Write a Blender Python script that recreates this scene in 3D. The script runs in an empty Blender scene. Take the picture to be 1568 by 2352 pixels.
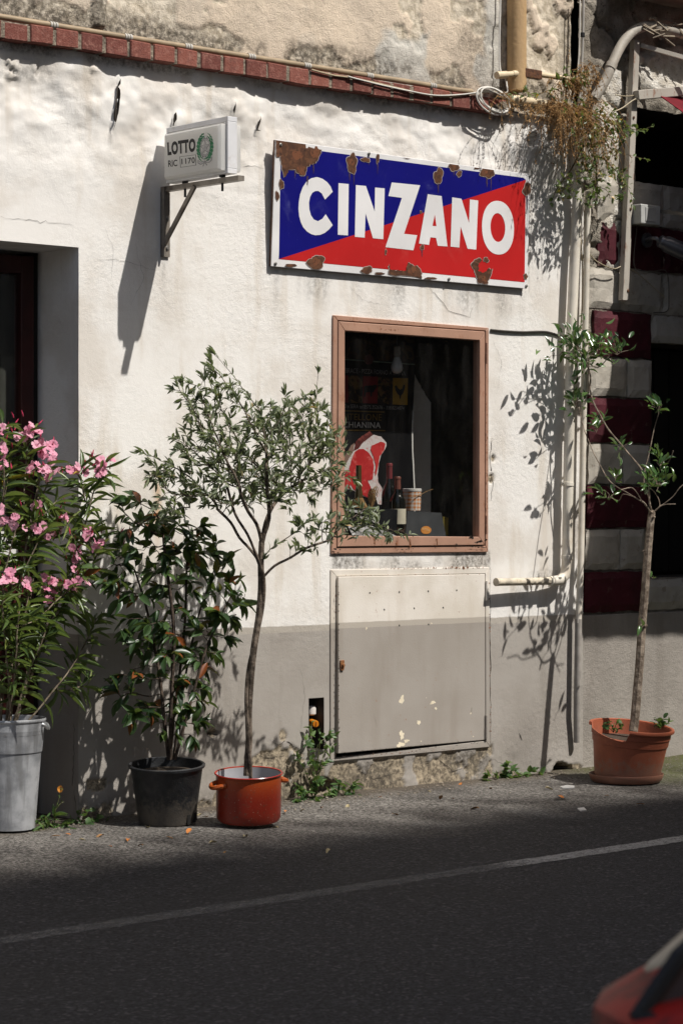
import bpy, math, random
import numpy as np
from mathutils import Vector, Matrix

random.seed(7)
RNG = np.random.default_rng(11)
SC = bpy.context.scene
COL = SC.collection
rad = math.radians

# ------------------------------------------------------------------ camera
F = 5520.0                       # focal length in units of a 1568 x 2352 picture
EYE = 1.334
HZ = 1176.0                      # the horizon's height in that picture
PHI = math.atan(F / 6306.0)      # the wall's normal against the camera's axis
FWD = Vector((math.sin(PHI), math.cos(PHI), 0.0))
RGT = Vector((math.cos(PHI), -math.sin(PHI), 0.0))
UP = Vector((0, 0, 1))
CAM = Vector((0, 0, EYE)) - 11.74 * (FWD + (156.0 / F) * RGT)
cd = bpy.data.cameras.new('camera')
cam = bpy.data.objects.new('camera', cd)
COL.objects.link(cam)
cam.location = CAM
cam.rotation_euler = (rad(90), 0, -PHI)
cd.sensor_fit = 'VERTICAL'
cd.sensor_height = 36.0
cd.lens = 36.0 * F / 2352.0
cd.shift_y = (HZ - 1176.0) / 2352.0
cd.clip_start = 0.05
cd.clip_end = 400
cd.dof.use_dof = True
cd.dof.focus_distance = 11.0
cd.dof.aperture_fstop = 9.0
SC.camera = cam

# ------------------------------------------------------------------ sky, sun, exposure
SUN = Vector((0.41, -1.0, 1.51)).normalized()      # towards the sun
w = bpy.data.worlds.new('World')
SC.world = w
w.use_nodes = True
nt = w.node_tree
bg = nt.nodes['Background']
sk = nt.nodes.new('ShaderNodeTexSky')
sk.sky_type = 'NISHITA'
sk.sun_disc = False
sk.sun_elevation = math.asin(SUN.z)
sk.sun_rotation = math.atan2(SUN.x, SUN.y)
sk.altitude = 250
sk.dust_density = 5.0
sk.ozone_density = 0.4
nt.links.new(sk.outputs[0], bg.inputs[0])
bg.inputs[1].default_value = 0.085
sl = bpy.data.lights.new('sun', 'SUN')
sl.energy = 4.7
sl.angle = rad(0.6)
sl.color = (1.0, 0.962, 0.908)
so = bpy.data.objects.new('sun', sl)
COL.objects.link(so)
so.rotation_euler = SUN.to_track_quat('Z', 'Y').to_euler()
so.location = (4, -12, 16)
SC.view_settings.view_transform = 'Standard'
SC.view_settings.look = 'None'
SC.view_settings.exposure = 0.23
SC.view_settings.gamma = 1
SC.view_settings.use_curve_mapping = False
SC.render.engine = 'CYCLES'
SC.cycles.max_bounces = 7
SC.cycles.transparent_max_bounces = 12
SC.cycles.use_denoising = True


# ------------------------------------------------------------------ measuring helpers
def ray(px, py):
    px = float(px); py = float(py)
    return FWD + ((px - 784.0) / F) * RGT + ((HZ - py) / F) * UP

def W(px, py, y=0.0):
    y = float(y)
    d = ray(px, py)
    return CAM + d * ((y - CAM.y) / d.y)

def WX(px, py, x):
    d = ray(px, py)
    return CAM + d * ((x - CAM.x) / d.x)

def WZ(px, py, z=0.0):
    d = ray(px, py)
    return CAM + d * ((z - CAM.z) / d.z)

def WP(px, py, p0, n):
    d = ray(px, py)
    return CAM + d * ((p0 - CAM).dot(n) / d.dot(n))

def dist(px, depth, py):
    depth = float(depth)
    """a point at a given depth along the camera's axis"""
    return CAM + ray(px, py) * depth


# ------------------------------------------------------------------ noise
def _h(ix, iy, seed):
    n = (ix.astype(np.int64) * 374761393 + iy.astype(np.int64) * 668265263 + seed * 974634777) & 0x7fffffff
    n = ((n ^ (n >> 13)) * 1274126177) & 0x7fffffff
    n = (n ^ (n >> 16)) & 0xffff
    return n / 65535.0

def vn(x, y, seed=0):
    x = np.asarray(x, float); y = np.asarray(y, float)
    ix = np.floor(x); iy = np.floor(y)
    fx = x - ix; fy = y - iy
    fx = fx * fx * (3 - 2 * fx); fy = fy * fy * (3 - 2 * fy)
    a = _h(ix, iy, seed); b = _h(ix + 1, iy, seed)
    c = _h(ix, iy + 1, seed); d = _h(ix + 1, iy + 1, seed)
    return (a * (1 - fx) + b * fx) * (1 - fy) + (c * (1 - fx) + d * fx) * fy

def fbm(x, y, seed=0, o=4):
    s = 0; a = 0.5; t = 0
    for i in range(o):
        s = s + a * vn(x * 2 ** i, y * 2 ** i, seed + i * 17); t += a; a *= 0.5
    return s / t

def sst(a, b, x):
    t = np.clip((np.asarray(x, float) - a) / (b - a), 0, 1)
    return t * t * (3 - 2 * t)


# ------------------------------------------------------------------ materials
class NT:
    def __init__(s, name):
        s.m = bpy.data.materials.new(name); s.m.use_nodes = True
        s.t = s.m.node_tree; s.t.nodes.clear()
        s.out = s.t.nodes.new('ShaderNodeOutputMaterial')
    def n(s, typ, ins=None, **kw):
        nd = s.t.nodes.new(typ)
        for k, v in kw.items(): setattr(nd, k, v)
        for k, v in (ins or {}).items(): s.i(nd, k, v)
        return nd
    def i(s, nd, k, v):
        sock = nd.inputs[k]
        if isinstance(v, bpy.types.NodeSocket): s.t.links.new(v, sock)
        elif isinstance(v, bpy.types.Node): s.t.links.new(v.outputs[0], sock)
        else:
            if isinstance(v, (tuple, list)) and len(v) == 3 and len(sock.default_value) == 4: v = (*v, 1)
            sock.default_value = v
    def geo(s): return s.n('ShaderNodeNewGeometry').outputs['Position']
    def noise(s, scale, vec=None, detail=4, rough=0.55, sx=(1, 1, 1), dist=0.0):
        v = vec or s.geo()
        if sx != (1, 1, 1):
            v = s.n('ShaderNodeVectorMath', {0: v, 1: sx}, operation='MULTIPLY').outputs[0]
        return s.n('ShaderNodeTexNoise', {'Vector': v, 'Scale': scale, 'Detail': detail, 'Roughness': rough, 'Distortion': dist}).outputs[0]
    def ramp(s, fac, a, b, smooth=True):
        return s.n('ShaderNodeMapRange', {0: fac, 1: a, 2: b, 3: 0.0, 4: 1.0}, interpolation_type='SMOOTHSTEP' if smooth else 'LINEAR', clamp=True).outputs[0]
    def mix(s, f, a, b, mode='MIX'):
        nd = s.n('ShaderNodeMix', data_type='RGBA', blend_type=mode)
        s.i(nd, 0, f); s.i(nd, 6, a); s.i(nd, 7, b)
        return nd.outputs[2]
    def math(s, op, a, b=0.0, c=None):
        ins = {0: a, 1: b}
        if c is not None: ins[2] = c
        return s.n('ShaderNodeMath', ins, operation=op).outputs[0]
    def attr(s, name): return s.n('ShaderNodeAttribute', attribute_name=name).outputs['Fac']
    def bump(s, h, strength=0.5, dist=0.01, normal=None):
        ins = {'Strength': strength, 'Distance': dist, 'Height': h}
        if normal is not None: ins['Normal'] = normal
        return s.n('ShaderNodeBump', ins).outputs[0]
    def pbr(s, col, rough=0.6, spec=0.4, metal=0.0, normal=None, **kw):
        ins = {'Base Color': col, 'Roughness': rough, 'Specular IOR Level': spec, 'Metallic': metal}
        if normal is not None: ins['Normal'] = normal
        ins.update(kw)
        return s.n('ShaderNodeBsdfPrincipled', ins)
    def done(s, sh):
        s.t.links.new(sh.outputs[0] if isinstance(sh, bpy.types.Node) else sh, s.out.inputs[0])
        return s.m

def xyz(t):
    sp = t.n('ShaderNodeSeparateXYZ', {0: t.geo()})
    return sp.outputs[0], sp.outputs[1], sp.outputs[2]

def mat(name, col, rough=0.6, var=0.15, scale=8.0, bump=0.0, bscale=60.0, metal=0.0, spec=0.4, dirt=0.0, dirtcol=(0.06, 0.05, 0.04), dscale=5.0, stretch=(1, 1, 1), splash=0.0):
    t = NT(name)
    n1 = t.noise(scale, sx=stretch)
    lo = tuple(c * (1 - var) for c in col); hi = tuple(min(1, c * (1 + var)) for c in col)
    c = t.mix(t.ramp(n1, 0.3, 0.7), lo, hi)
    if dirt > 0:
        n2 = t.noise(dscale, detail=6, rough=0.65, sx=stretch)
        c = t.mix(t.math('MULTIPLY', t.ramp(n2, 0.52, 0.72), dirt), c, dirtcol)
    if splash > 0:      # soil splashed up from the ground
        zz = t.n('ShaderNodeSeparateXYZ', {0: t.geo()}).outputs[2]
        k = t.math('ADD', t.math('MULTIPLY', t.ramp(zz, 0.20, 0.0), 0.34), t.math('MULTIPLY', t.noise(38, detail=6, rough=.75), 0.75))
        c = t.mix(t.math('MULTIPLY', t.ramp(k, 0.50, 0.68), splash), c, (0.20, 0.165, 0.125))
    nrm = t.bump(t.noise(bscale, detail=5), bump, 0.01) if bump > 0 else None
    r = t.math('ADD', rough - 0.06, t.math('MULTIPLY', t.noise(scale * 3), 0.12))
    return t.done(t.pbr(c, r, spec, metal, nrm))


# ------------------------------------------------------------------ objects
def tag(o, label=None, cat=None, group=None, kind=None):
    if label: o['label'] = label
    if cat: o['category'] = cat
    if group: o['group'] = group
    if kind: o['kind'] = kind
    return o

def thing(name, label, cat, loc=(0, 0, 0), group=None):
    o = bpy.data.objects.new(name, None)
    o.empty_display_size = 0.1
    COL.objects.link(o); o.location = loc
    return tag(o, label, cat, group)

def wloc(o):
    v = o.location.copy()
    p = o.parent
    return v if p is None else v   # every child keeps world coordinates, see put()

def put(o, parent):
    COL.objects.link(o)
    if parent is not None:
        o.parent = parent
        inv = Matrix.Identity(4)
        p = parent
        # world matrix of the parent: only top-level Empties are moved, all meshes stay at the origin
        while p.parent is not None: p = p.parent
        if parent.parent is None: inv = Matrix.Translation(-Vector(parent.location))
        o.matrix_parent_inverse = inv
    return o

def mesh_from(name, v, f, mt=None, smooth=False, attrs=None):
    me = bpy.data.meshes.new(name)
    v = np.asarray(v, np.float32).reshape(-1, 3)
    if isinstance(f, np.ndarray):
        k = f.shape[1]
        me.vertices.add(len(v)); me.vertices.foreach_set('co', v.ravel())
        me.loops.add(f.size); me.loops.foreach_set('vertex_index', f.astype(np.int32).ravel())
        me.polygons.add(len(f))
        me.polygons.foreach_set('loop_start', np.arange(0, f.size, k, dtype=np.int32))
        me.polygons.foreach_set('loop_total', np.full(len(f), k, np.int32))
        me.update(calc_edges=True)
    else:
        me.from_pydata(v.tolist(), [], [list(map(int, q)) for q in f])
    if attrs:
        for k, a in attrs.items():
            at = me.attributes.new(k, 'FLOAT', 'POINT')
            at.data.foreach_set('value', np.asarray(a, np.float32).ravel())
    if mt is not None: me.materials.append(mt)
    if smooth: me.polygons.foreach_set('use_smooth', np.ones(len(me.polygons), bool))
    me.validate(); me.update()
    return me

def obj(name, me, parent=None):
    return put(bpy.data.objects.new(name, me), parent)

class MB:
    """collects shapes in world coordinates; build() links them as ONE mesh object"""
    def __init__(s): s.v = []; s.f = []
    def add(s, v, f):
        o = len(s.v)
        s.v += [tuple(p) for p in v]; s.f += [[i + o for i in q] for q in f]
        return s
    def hexa(s, p):      # 8 points: 4 front (ccw), 4 back
        return s.add(p, [(0, 1, 2, 3), (7, 6, 5, 4), (1, 0, 4, 5), (2, 1, 5, 6), (3, 2, 6, 7), (0, 3, 7, 4)])
    def box(s, a, b):
        x0, y0, z0 = a; x1, y1, z1 = b
        return s.hexa([(x0, y0, z0), (x1, y0, z0), (x1, y0, z1), (x0, y0, z1), (x0, y1, z0), (x1, y1, z0), (x1, y1, z1), (x0, y1, z1)])
    def bar(s, p, q, wd, hg, side=None):
        p = Vector(p); q = Vector(q); d = (q - p).normalized()
        sd = Vector(side) if side is not None else (Vector((0, 0, 1)) if abs(d.z) < 0.9 else Vector((1, 0, 0)))
        a = (sd - d * sd.dot(d)).normalized(); b = d.cross(a)
        c = [p + a * (i * hg / 2) + b * (j * wd / 2) for i, j in ((-1, -1), (-1, 1), (1, 1), (1, -1))]
        e = [x + (q - p) for x in c]
        return s.add(c + e, [(0, 1, 2, 3), (7, 6, 5, 4), (1, 0, 4, 5), (2, 1, 5, 6), (3, 2, 6, 7), (0, 3, 7, 4)])
    def tube(s, pts, r, n=8, cap=True):
        pts = [Vector(p) for p in pts]
        rs = r if isinstance(r, (list, tuple, np.ndarray)) else [r] * len(pts)
        d0 = (pts[1] - pts[0]).normalized()
        a = d0.orthogonal().normalized()
        V = []; Fc = []
        for i, p in enumerate(pts):
            d = (pts[min(i + 1, len(pts) - 1)] - pts[max(i - 1, 0)])
            if d.length < 1e-9: d = d0
            d.normalize()
            a = a - d * a.dot(d)
            if a.length < 1e-6: a = d.orthogonal()
            a.normalize(); b = d.cross(a)
            for k in range(n):
                t = 2 * math.pi * k / n
                V.append(p + (a * math.cos(t) + b * math.sin(t)) * rs[i])
        for i in range(len(pts) - 1):
            for k in range(n):
                k2 = (k + 1) % n
                Fc.append((i * n + k, i * n + k2, (i + 1) * n + k2, (i + 1) * n + k))
        if cap:
            Fc.append(tuple(range(n))[::-1]); Fc.append(tuple((len(pts) - 1) * n + k for k in range(n)))
        return s.add(V, Fc)
    def lathe(s, c, prof, n=32, axis=(0, 0, 1), wob=None, caps=(1, 1)):
        c = Vector(c); ax = Vector(axis).normalized()
        a = Vector((1, 0, 0)) if abs(ax.x) < 0.9 else Vector((0, 1, 0))
        a = (a - ax * a.dot(ax)).normalized(); b = ax.cross(a)
        V = []; Fc = []
        for r, z in prof:
            for k in range(n):
                t = 2 * math.pi * k / n
                rr = r * (wob(t, z) if wob else 1)
                V.append(c + ax * z + (a * math.cos(t) + b * math.sin(t)) * rr)
        m = len(prof)
        for i in range(m - 1):
            for k in range(n):
                k2 = (k + 1) % n
                Fc.append((i * n + k, i * n + k2, (i + 1) * n + k2, (i + 1) * n + k))
        if caps[0] and prof[0][0] > 1e-6: Fc.append(tuple(range(n))[::-1])
        if caps[1] and prof[-1][0] > 1e-6: Fc.append(tuple((m - 1) * n + k for k in range(n)))
        return s.add(V, Fc)
    def poly(s, pts): return s.add(pts, [tuple(range(len(pts)))])
    def slab(s, pts, off):     # a polygon given a thickness along off
        off = Vector(off); n = len(pts)
        P = [Vector(p) for p in pts]
        return s.add(P + [p + off for p in P], [tuple(range(n)), tuple(range(2 * n - 1, n - 1, -1))] + [((i + 1) % n, i, n + i, n + (i + 1) % n) for i in range(n)])
    def build(s, name, mt, parent=None, smooth=False, bevel=0.0, kind=None, segs=2):
        me = mesh_from(name, s.v, s.f, mt)
        if smooth:
            me.polygons.foreach_set('use_smooth', np.ones(len(me.polygons), bool))
            try: me.set_sharp_from_angle(angle=rad(42))
            except Exception: pass
        o = obj(name, me, parent)
        if bevel > 0:
            b = o.modifiers.new('bevel', 'BEVEL'); b.width = bevel; b.segments = segs; b.limit_method = 'ANGLE'; b.angle_limit = rad(35)
        if kind: o['kind'] = kind
        return o

def smooth_path(pts, k=6):
    """Catmull-Rom through the points"""
    P = [Vector(p) for p in pts]
    if len(P) < 3: return P
    Q = [P[0] * 2 - P[1]] + P + [P[-1] * 2 - P[-2]]
    out = []
    for i in range(1, len(Q) - 2):
        for j in range(k):
            t = j / k
            a, b, c, d = Q[i - 1], Q[i], Q[i + 1], Q[i + 2]
            out.append(0.5 * ((2 * b) + (c - a) * t + (2 * a - 5 * b + 4 * c - d) * t * t + (3 * b - a - 3 * c + d) * t ** 3))
    out.append(P[-1])
    return out

_txt = {}
def text_mesh(s, spacing=1.0, bold=0.0):
    key = (s, spacing, bold)
    if key in _txt: return _txt[key]
    cu = bpy.data.curves.new('writing', 'FONT'); cu.body = s; cu.size = 1; cu.space_character = spacing
    cu.offset = bold; cu.fill_mode = 'FRONT'; cu.resolution_u = 4
    o = bpy.data.objects.new('writing', cu); COL.objects.link(o)
    dg = bpy.context.evaluated_depsgraph_get()
    me = o.evaluated_get(dg).to_mesh()
    v = np.array([tuple(p.co) for p in me.vertices]); f = [list(p.vertices) for p in me.polygons]
    o.evaluated_get(dg).to_mesh_clear()
    bpy.data.objects.remove(o); bpy.data.curves.remove(cu)
    mn = v.min(0); mx = v.max(0)
    v = (v - mn) / np.maximum(mx - mn, 1e-6)
    _txt[key] = (v, f)
    return v, f

def text_quad(mb, s, q, off=(0, 0, 0), spacing=1.0, bold=0.0):
    """writing stretched over a quad: top-left, top-right, bottom-right, bottom-left"""
    v, f = text_mesh(s, spacing, bold)
    tl, tr, br, bl = [Vector(p) for p in q]; off = Vector(off)
    P = [((bl * (1 - x) + br * x) * (1 - y) + (tl * (1 - x) + tr * x) * y) + off for x, y, _ in v]
    mb.add(P, f)

def ragged(pts, amp, seed, k=5):
    """a polygon's outline made uneven (2-D points)"""
    r = random.Random(seed); out = []
    n = len(pts)
    for i in range(n):
        a = np.array(pts[i], float); b = np.array(pts[(i + 1) % n], float)
        m = max(1, min(k, int(np.linalg.norm(b - a) / 6)))
        for j in range(m):
            p = a + (b - a) * j / m
            out.append((p[0] + r.uniform(-amp, amp), p[1] + r.uniform(-amp, amp)))
    return out

def blob2(cx, cy, rx, ry, seed, n=18, amp=0.22):
    r = random.Random(seed)
    ph = [r.uniform(0, 6.28) for _ in range(4)]
    out = []
    for i in range(n):
        t = 2 * math.pi * i / n
        k = 1 + amp * (0.6 * math.sin(2 * t + ph[0]) + 0.5 * math.sin(3 * t + ph[1]) + 0.5 * math.sin(5 * t + ph[2])) + r.uniform(-amp, amp) * 0.35
        out.append((cx + rx * k * math.cos(t), cy + ry * k * math.sin(t)))
    return out

# ------------------------------------------------------------------ shared measures
def proj(X, Y, Z):
    dx = X - CAM.x; dy = Y - CAM.y; dz = Z - CAM.z
    xc = dx * RGT.x + dy * RGT.y; d = dx * FWD.x + dy * FWD.y
    return 784 + F * xc / d, HZ - F * dz / d

XC = W(1338, 1290).x                      # the corner with the next house
XL = W(-60, 1290).x
ZLEDGE = W(500, 163, -0.056).z                    # underside of the brick course
def ground_z(x, y):
    D = np.clip(-np.asarray(y, float), 0, 3.0)
    return 0.03 * sst(1.3, 2.6, x) - 0.03 * D + 0.006 * D * D

# ------------------------------------------------------------------ ground
def asphalt_mat():
    t = NT('asphalt')
    x, y, z = xyz(t)
    g = t.noise(75, detail=6, rough=0.85)
    g2 = t.noise(60, detail=4, rough=0.7)
    big = t.noise(1.3, detail=5, rough=0.6)
    road = t.mix(t.ramp(g, 0.38, 0.64), (0.003, 0.003, 0.004), (0.043, 0.042, 0.045))
    road = t.mix(t.math('MULTIPLY', t.ramp(t.noise(0.9, detail=4, sx=(1, .35, 1)), .4, .65), .5), road, (0.017, 0.017, 0.019))
    vo = t.n('ShaderNodeTexVoronoi', {'Vector': t.geo(), 'Scale': 95.0})
    st = t.n('ShaderNodeSeparateColor', {0: vo.outputs['Color']}).outputs[0]
    road = t.mix(t.math('MULTIPLY', t.ramp(st, .35, 1.0), .6), road, (0.066, 0.066, 0.071))
    road = t.mix(t.math('MULTIPLY', t.ramp(st, .93, .97), .35), road, (0.17, 0.165, 0.16))
    verge = t.mix(t.ramp(g, 0.40, 0.62), (0.028, 0.025, 0.022), (0.27, 0.25, 0.225))
    e = t.ramp(t.math('ADD', y, t.math('MULTIPLY', t.math('SUBTRACT', big, 0.5), 0.9)), -1.35, -0.75)
    verge = t.mix(t.math('MULTIPLY', t.ramp(st, .80, .95), .55), verge, (0.36, 0.34, 0.31))
    verge = t.mix(t.math('MULTIPLY', t.ramp(st, .25, .10), .55), verge, (0.025, 0.022, 0.02))
    c = t.mix(e, road, verge)
    c = t.mix(t.math('MULTIPLY', t.ramp(g2, 0.66, 0.74), 0.55), c, (0.27, 0.25, 0.225))
    c = t.mix(t.math('MULTIPLY', t.ramp(big, 0.50, 0.68), 0.30), c, (0.022, 0.021, 0.02))
    dirt = t.math('MULTIPLY', t.ramp(t.math('ADD', y, t.math('MULTIPLY', t.noise(9), 0.22)), -0.16, 0.1), 0.8)
    c = t.mix(dirt, c, (0.085, 0.066, 0.046))
    moss = t.math('MULTIPLY', t.ramp(t.math('ADD', x, t.math('MULTIPLY', t.noise(3.0), 0.4)), 1.05, 1.7), t.ramp(t.math('ADD', y, t.math('MULTIPLY', t.noise(4.5, detail=5), 0.9)), -0.75, -0.1))
    c = t.mix(t.math('MULTIPLY', moss, t.ramp(g2, 0.3, 0.6)), c, (0.075, 0.082, 0.022))
    h = t.math('ADD', g, t.math('MULTIPLY', g2, 0.8))
    return t.done(t.pbr(c, 0.8, 0.3, 0, t.bump(h, 0.9, 0.008)))
ASPHALT = asphalt_mat()

gx = np.unique(np.concatenate([np.linspace(-70, -4, 12), np.linspace(-4, 4, 120), np.linspace(4, 70, 12)]))
gy = np.unique(np.concatenate([np.linspace(-70, -4, 14), np.linspace(-4, 0.3, 90), np.linspace(0.3, 30, 4)]))
GX, GY = np.meshgrid(gx, gy)
und = 0.012 * (fbm(GX * 1.7, GY * 1.7, 5) - 0.5) * sst(-1.0, -0.5, GY) * (np.abs(GX) < 4)
GZ = ground_z(GX, GY) + und - 0.004
def gidx(nx, ny):
    i = np.arange((nx - 1) * (ny - 1)); r = i // (nx - 1); c = i % (nx - 1)
    a = r * nx + c
    return np.stack([a, a + 1, a + nx + 1, a + nx], 1)
me = mesh_from('road', np.stack([GX, GY, GZ], -1).reshape(-1, 3), gidx(len(gx), len(gy)), ASPHALT, True)
o = obj('road', me); tag(o, 'dark worn asphalt road running past the shop wall', 'road', kind='structure')

# the painted edge line, worn almost away on its left half
def line_mat():
    t = NT('road_paint')
    x, y, z = xyz(t)
    n1 = t.noise(26, detail=6, rough=0.8); n2 = t.noise(110, detail=3, rough=.8)
    wear = t.math('ADD', t.math('MULTIPLY', t.ramp(x, LX0, LX1), 0.20), t.math('MULTIPLY', n1, 0.62))
    f = t.ramp(t.math('ADD', wear, t.math('MULTIPLY', n2, 0.42)), 0.40, 0.92)
    p = t.pbr(t.mix(n2, (0.18, 0.18, 0.175), (0.46, 0.46, 0.45)), 0.75, 0.3)
    tr = t.n('ShaderNodeBsdfTransparent')
    return t.done(t.n('ShaderNodeMixShader', {0: f, 1: tr, 2: p}))
LZ = -0.045
la = WZ(-240, 2201, LZ); lb = WZ(1568, 1930, LZ); lc = WZ(1700, 1910, LZ)
LX0, LX1 = WZ(1060, 1995, LZ).x, WZ(1210, 1975, LZ).x
dirn = (lb - la); dirn.z = 0; dirn.normalize(); nrm = Vector((-dirn.y, dirn.x, 0))
v = []; f = []
for i in range(420):
    p = la + (lc - la) * (i / 419)
    for s in (-0.055, 0.055):
        q = p + nrm * (s + 0.022 * (fbm(np.array([i * 0.35]), np.array([s * 50]), 4, 3)[0] - 0.5))
        v.append((q.x, q.y, float(ground_z(q.x, q.y)) - 0.0015))
    if i: f.append((2 * i - 2, 2 * i, 2 * i + 1, 2 * i - 1))
o = obj('road_line', mesh_from('road_line', v, f, line_mat()))
tag(o, 'worn white painted line on the asphalt road', 'road marking', kind='structure')

# ------------------------------------------------------------------ the shop building
ZP = W(760, 1434).z     # top of the grey dado
shop = thing('shop_building', 'weathered white shop building with grey painted base and brick course', 'building', (0, 0, 0))

def stucco_mat():
    t = NT('painted_stucco')
    x, y, z = xyz(t)
    fine = t.noise(210, detail=4, rough=0.6); med = t.noise(38, detail=4)
    bl = t.noise(2.2, detail=5, rough=0.6); st = t.noise(9, detail=4, sx=(1, 1, 0.12))
    white = t.mix(t.ramp(bl, 0.43, 0.63), (0.75, 0.728, 0.69), (0.635, 0.595, 0.54))
    white = t.mix(t.math('MULTIPLY', t.ramp(st, 0.53, 0.72), 0.6), white, (0.56, 0.495, 0.41))
    white = t.mix(t.math('MULTIPLY', t.ramp(t.noise(70, detail=3), 0.62, 0.75), 0.25), white, (0.52, 0.48, 0.43))
    grey = t.mix(t.ramp(bl, 0.35, 0.65), (0.345, 0.318, 0.285), (0.295, 0.268, 0.236))
    grey = t.mix(t.math('MULTIPLY', t.ramp(st, 0.55, 0.72), 0.4), grey, (0.22, 0.195, 0.165))
    edge = t.math('ADD', z, t.math('MULTIPLY', t.math('SUBTRACT', t.noise(14), 0.5), 0.012))
    top = t.ramp(edge, ZP - 0.003, ZP + 0.003)
    band = t.math('MULTIPLY', t.ramp(edge, ZP - 0.032, ZP - 0.027), t.math('SUBTRACT', 1.0, top))
    c = t.mix(top, grey, white)
    c = t.mix(t.math('MULTIPLY', band, 0.5), c, (0.46, 0.415, 0.35))
    d = t.attr('dirt'); p = t.attr('peel')
    pl = t.mix(t.ramp(t.noise(55, detail=5, rough=0.7), 0.35, 0.65), (0.115, 0.095, 0.070), (0.42, 0.35, 0.25))
    c = t.mix(p, c, pl)
    dd = t.math('MULTIPLY', d, t.ramp(t.noise(45, detail=6, rough=0.75), 0.30, 0.66))
    c = t.mix(dd, c, (0.075, 0.064, 0.05))
    c = t.mix(t.attr('yel'), c, (0.47, 0.26, 0.09))
    h = t.math('ADD', t.math('MULTIPLY', fine, 0.6), t.math('MULTIPLY', med, 1.0))
    return t.done(t.pbr(c, 0.85, 0.25, 0, t.bump(h, t.math('ADD', 0.12, t.math('MULTIPLY', t.ramp(t.noise(1.6, detail=3), .35, .65), 0.45)), 0.007)))
STUCCO = stucco_mat()

def line_side(PX, PY, a, b):
    """signed distance (picture units of the wall's face) right of the line a-b, and position along it"""
    ax, ay = a; bx, by = b
    L = math.hypot(bx - ax, by - ay); ux, uy = (bx - ax) / L, (by - ay) / L
    s = (PX - ax) * ux + (PY - ay) * uy
    d = -((PX - ax) * uy - (PY - ay) * ux) if uy > 0 else ((PX - ax) * uy - (PY - ay) * ux)
    # d positive to the right for a line running downwards
    d = (PX - ax) * uy - (PY - ay) * ux
    return d, s / L

FLAPS = [((271, 180), (253, 304), 95, 0.016), ((398, 258), (396, 300), 60, 0.010), ((592, 264), (584, 300), 30, 0.010), ((528, 232), (526, 272), 50, 0.010),
         ((207, 148), (205, 165), 40, 0.012)]
PITS = [(1219, 321, 14, 17, 0.10), (1268, 304, 17, 26, 0.10), (1292, 1788, 32, 34, 0.12), (1248, 1795, 26, 14, 0.05), (640, 1855, 22, 12, 0.04),
        (745, 1805, 30, 18, 0.06), (490, 1685, 14, 5, 0.02)]

def wall_disp(X, Z):
    PX, PY = proj(X, np.zeros_like(X), Z)
    y = 0.004 * (fbm(X * 3, Z * 3, 3) - 0.5)
    up = sst(2.55, 3.15, Z + 0.12 * (fbm(X * 2, Z * 2, 8) - 0.5))
    y = y - up * (0.055 * (fbm(X * 3.6, Z * 5.0, 21, 4) - 0.42)) - up * 0.003 * (fbm(X * 26, Z * 26, 31, 3) - 0.5)
    # the broken patch at the upper left
    br = np.exp(-(((PX - 45) / 60) ** 2 + ((PY - 158) / 26) ** 2))
    y = y + 0.022 * br * sst(0.48, 0.58, fbm(X * 14, Z * 16, 41, 4)) - 0.012 * br
    for a, b, wd, am in FLAPS:
        d, s = line_side(PX, PY, a, b)
        d = -d if b[1] > a[1] and False else d
        k = np.where((PX - (a[0] + (b[0] - a[0]) * np.clip(s, 0, 1))) > 0, 1, 0)
        dd = np.abs(d)
        y = y - am * k * (1 - sst(0, wd, dd)) * sst(-0.25, 0.25, s) * (1 - sst(0.75, 1.35, s))
    for cx, cy, rx, ry, dp in PITS:
        q = np.sqrt(((PX - cx) / rx) ** 2 + ((PY - cy) / ry) ** 2) + 0.5 * (fbm(X * 30, Z * 30, 77, 3) - 0.5)
        y = y + dp * (1 - sst(0.85, 1.05, q))
    # bare base: the coat has come off, it stands back a few millimetres
    y = y + 0.006 * peel_mask(X, Z, PX, PY) + 0.004 * sst(0.5, 0.6, fbm(X * 25, Z * 25, 53)) * peel_mask(X, Z, PX, PY)
    y = y + 0.0035 * (fbm(X * 40, Z * 40, 90, 2) - 0.5) * sst(0.25, 0.05, Z)
    return y

def peel_mask(X, Z, PX, PY):
    n = fbm(X * 7, Z * 7, 61, 5)
    wb = 30 * (n - 0.5)
    base = np.where(PX < 1128 + 2 * wb, 1, 0) * np.where(PX > 745 + 2 * wb, 1, 0)
    lim = np.interp(PX, [735, 770, 1120, 1150], [1790, 1752, 1716, 1700])
    m = base * sst(0.47, 0.50, n + 0.06 * sst(10, 60, PY - lim)) * sst(-3, 3, PY - lim)
    lo = np.interp(PX, [430, 520, 600, 640, 735], [1850, 1800, 1730, 1695, 1760])
    m2 = np.where((PX > 420) & (PX < 745), 1, 0) * sst(-16, 0, PY - lo) * sst(0.545, 0.56, n + 0.16 * sst(0, 70, PY - lo) - 0.25 * (1 - sst(-20, 0, PY - lo)))
    m3 = np.where(PX >= 1135, 1, 0) * sst(0.58, 0.6, n + 0.25 * sst(1765, 1795, PY)) * np.where(PY > 1755, 1, 0)
    m4 = np.where(PX < 420, 1, 0) * sst(0.68, 0.70, n + 0.14 * sst(1820, 1870, PY)) * np.where(PY > 1790, 1, 0)
    spots = np.zeros_like(X)
    for cx, cy, r in ((1128, 1100, 7), (1132, 1052, 5), (490, 1682, 9), (650, 1690, 9)):
        spots = np.maximum(spots, 1 - sst(0.8, 1.1, np.sqrt(((PX - cx) / r) ** 2 + ((PY - cy) / (r * 1.5)) ** 2) + n - 0.5))
    return np.clip(np.maximum.reduce([m, m2, m3, m4, spots]), 0, 1)

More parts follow.
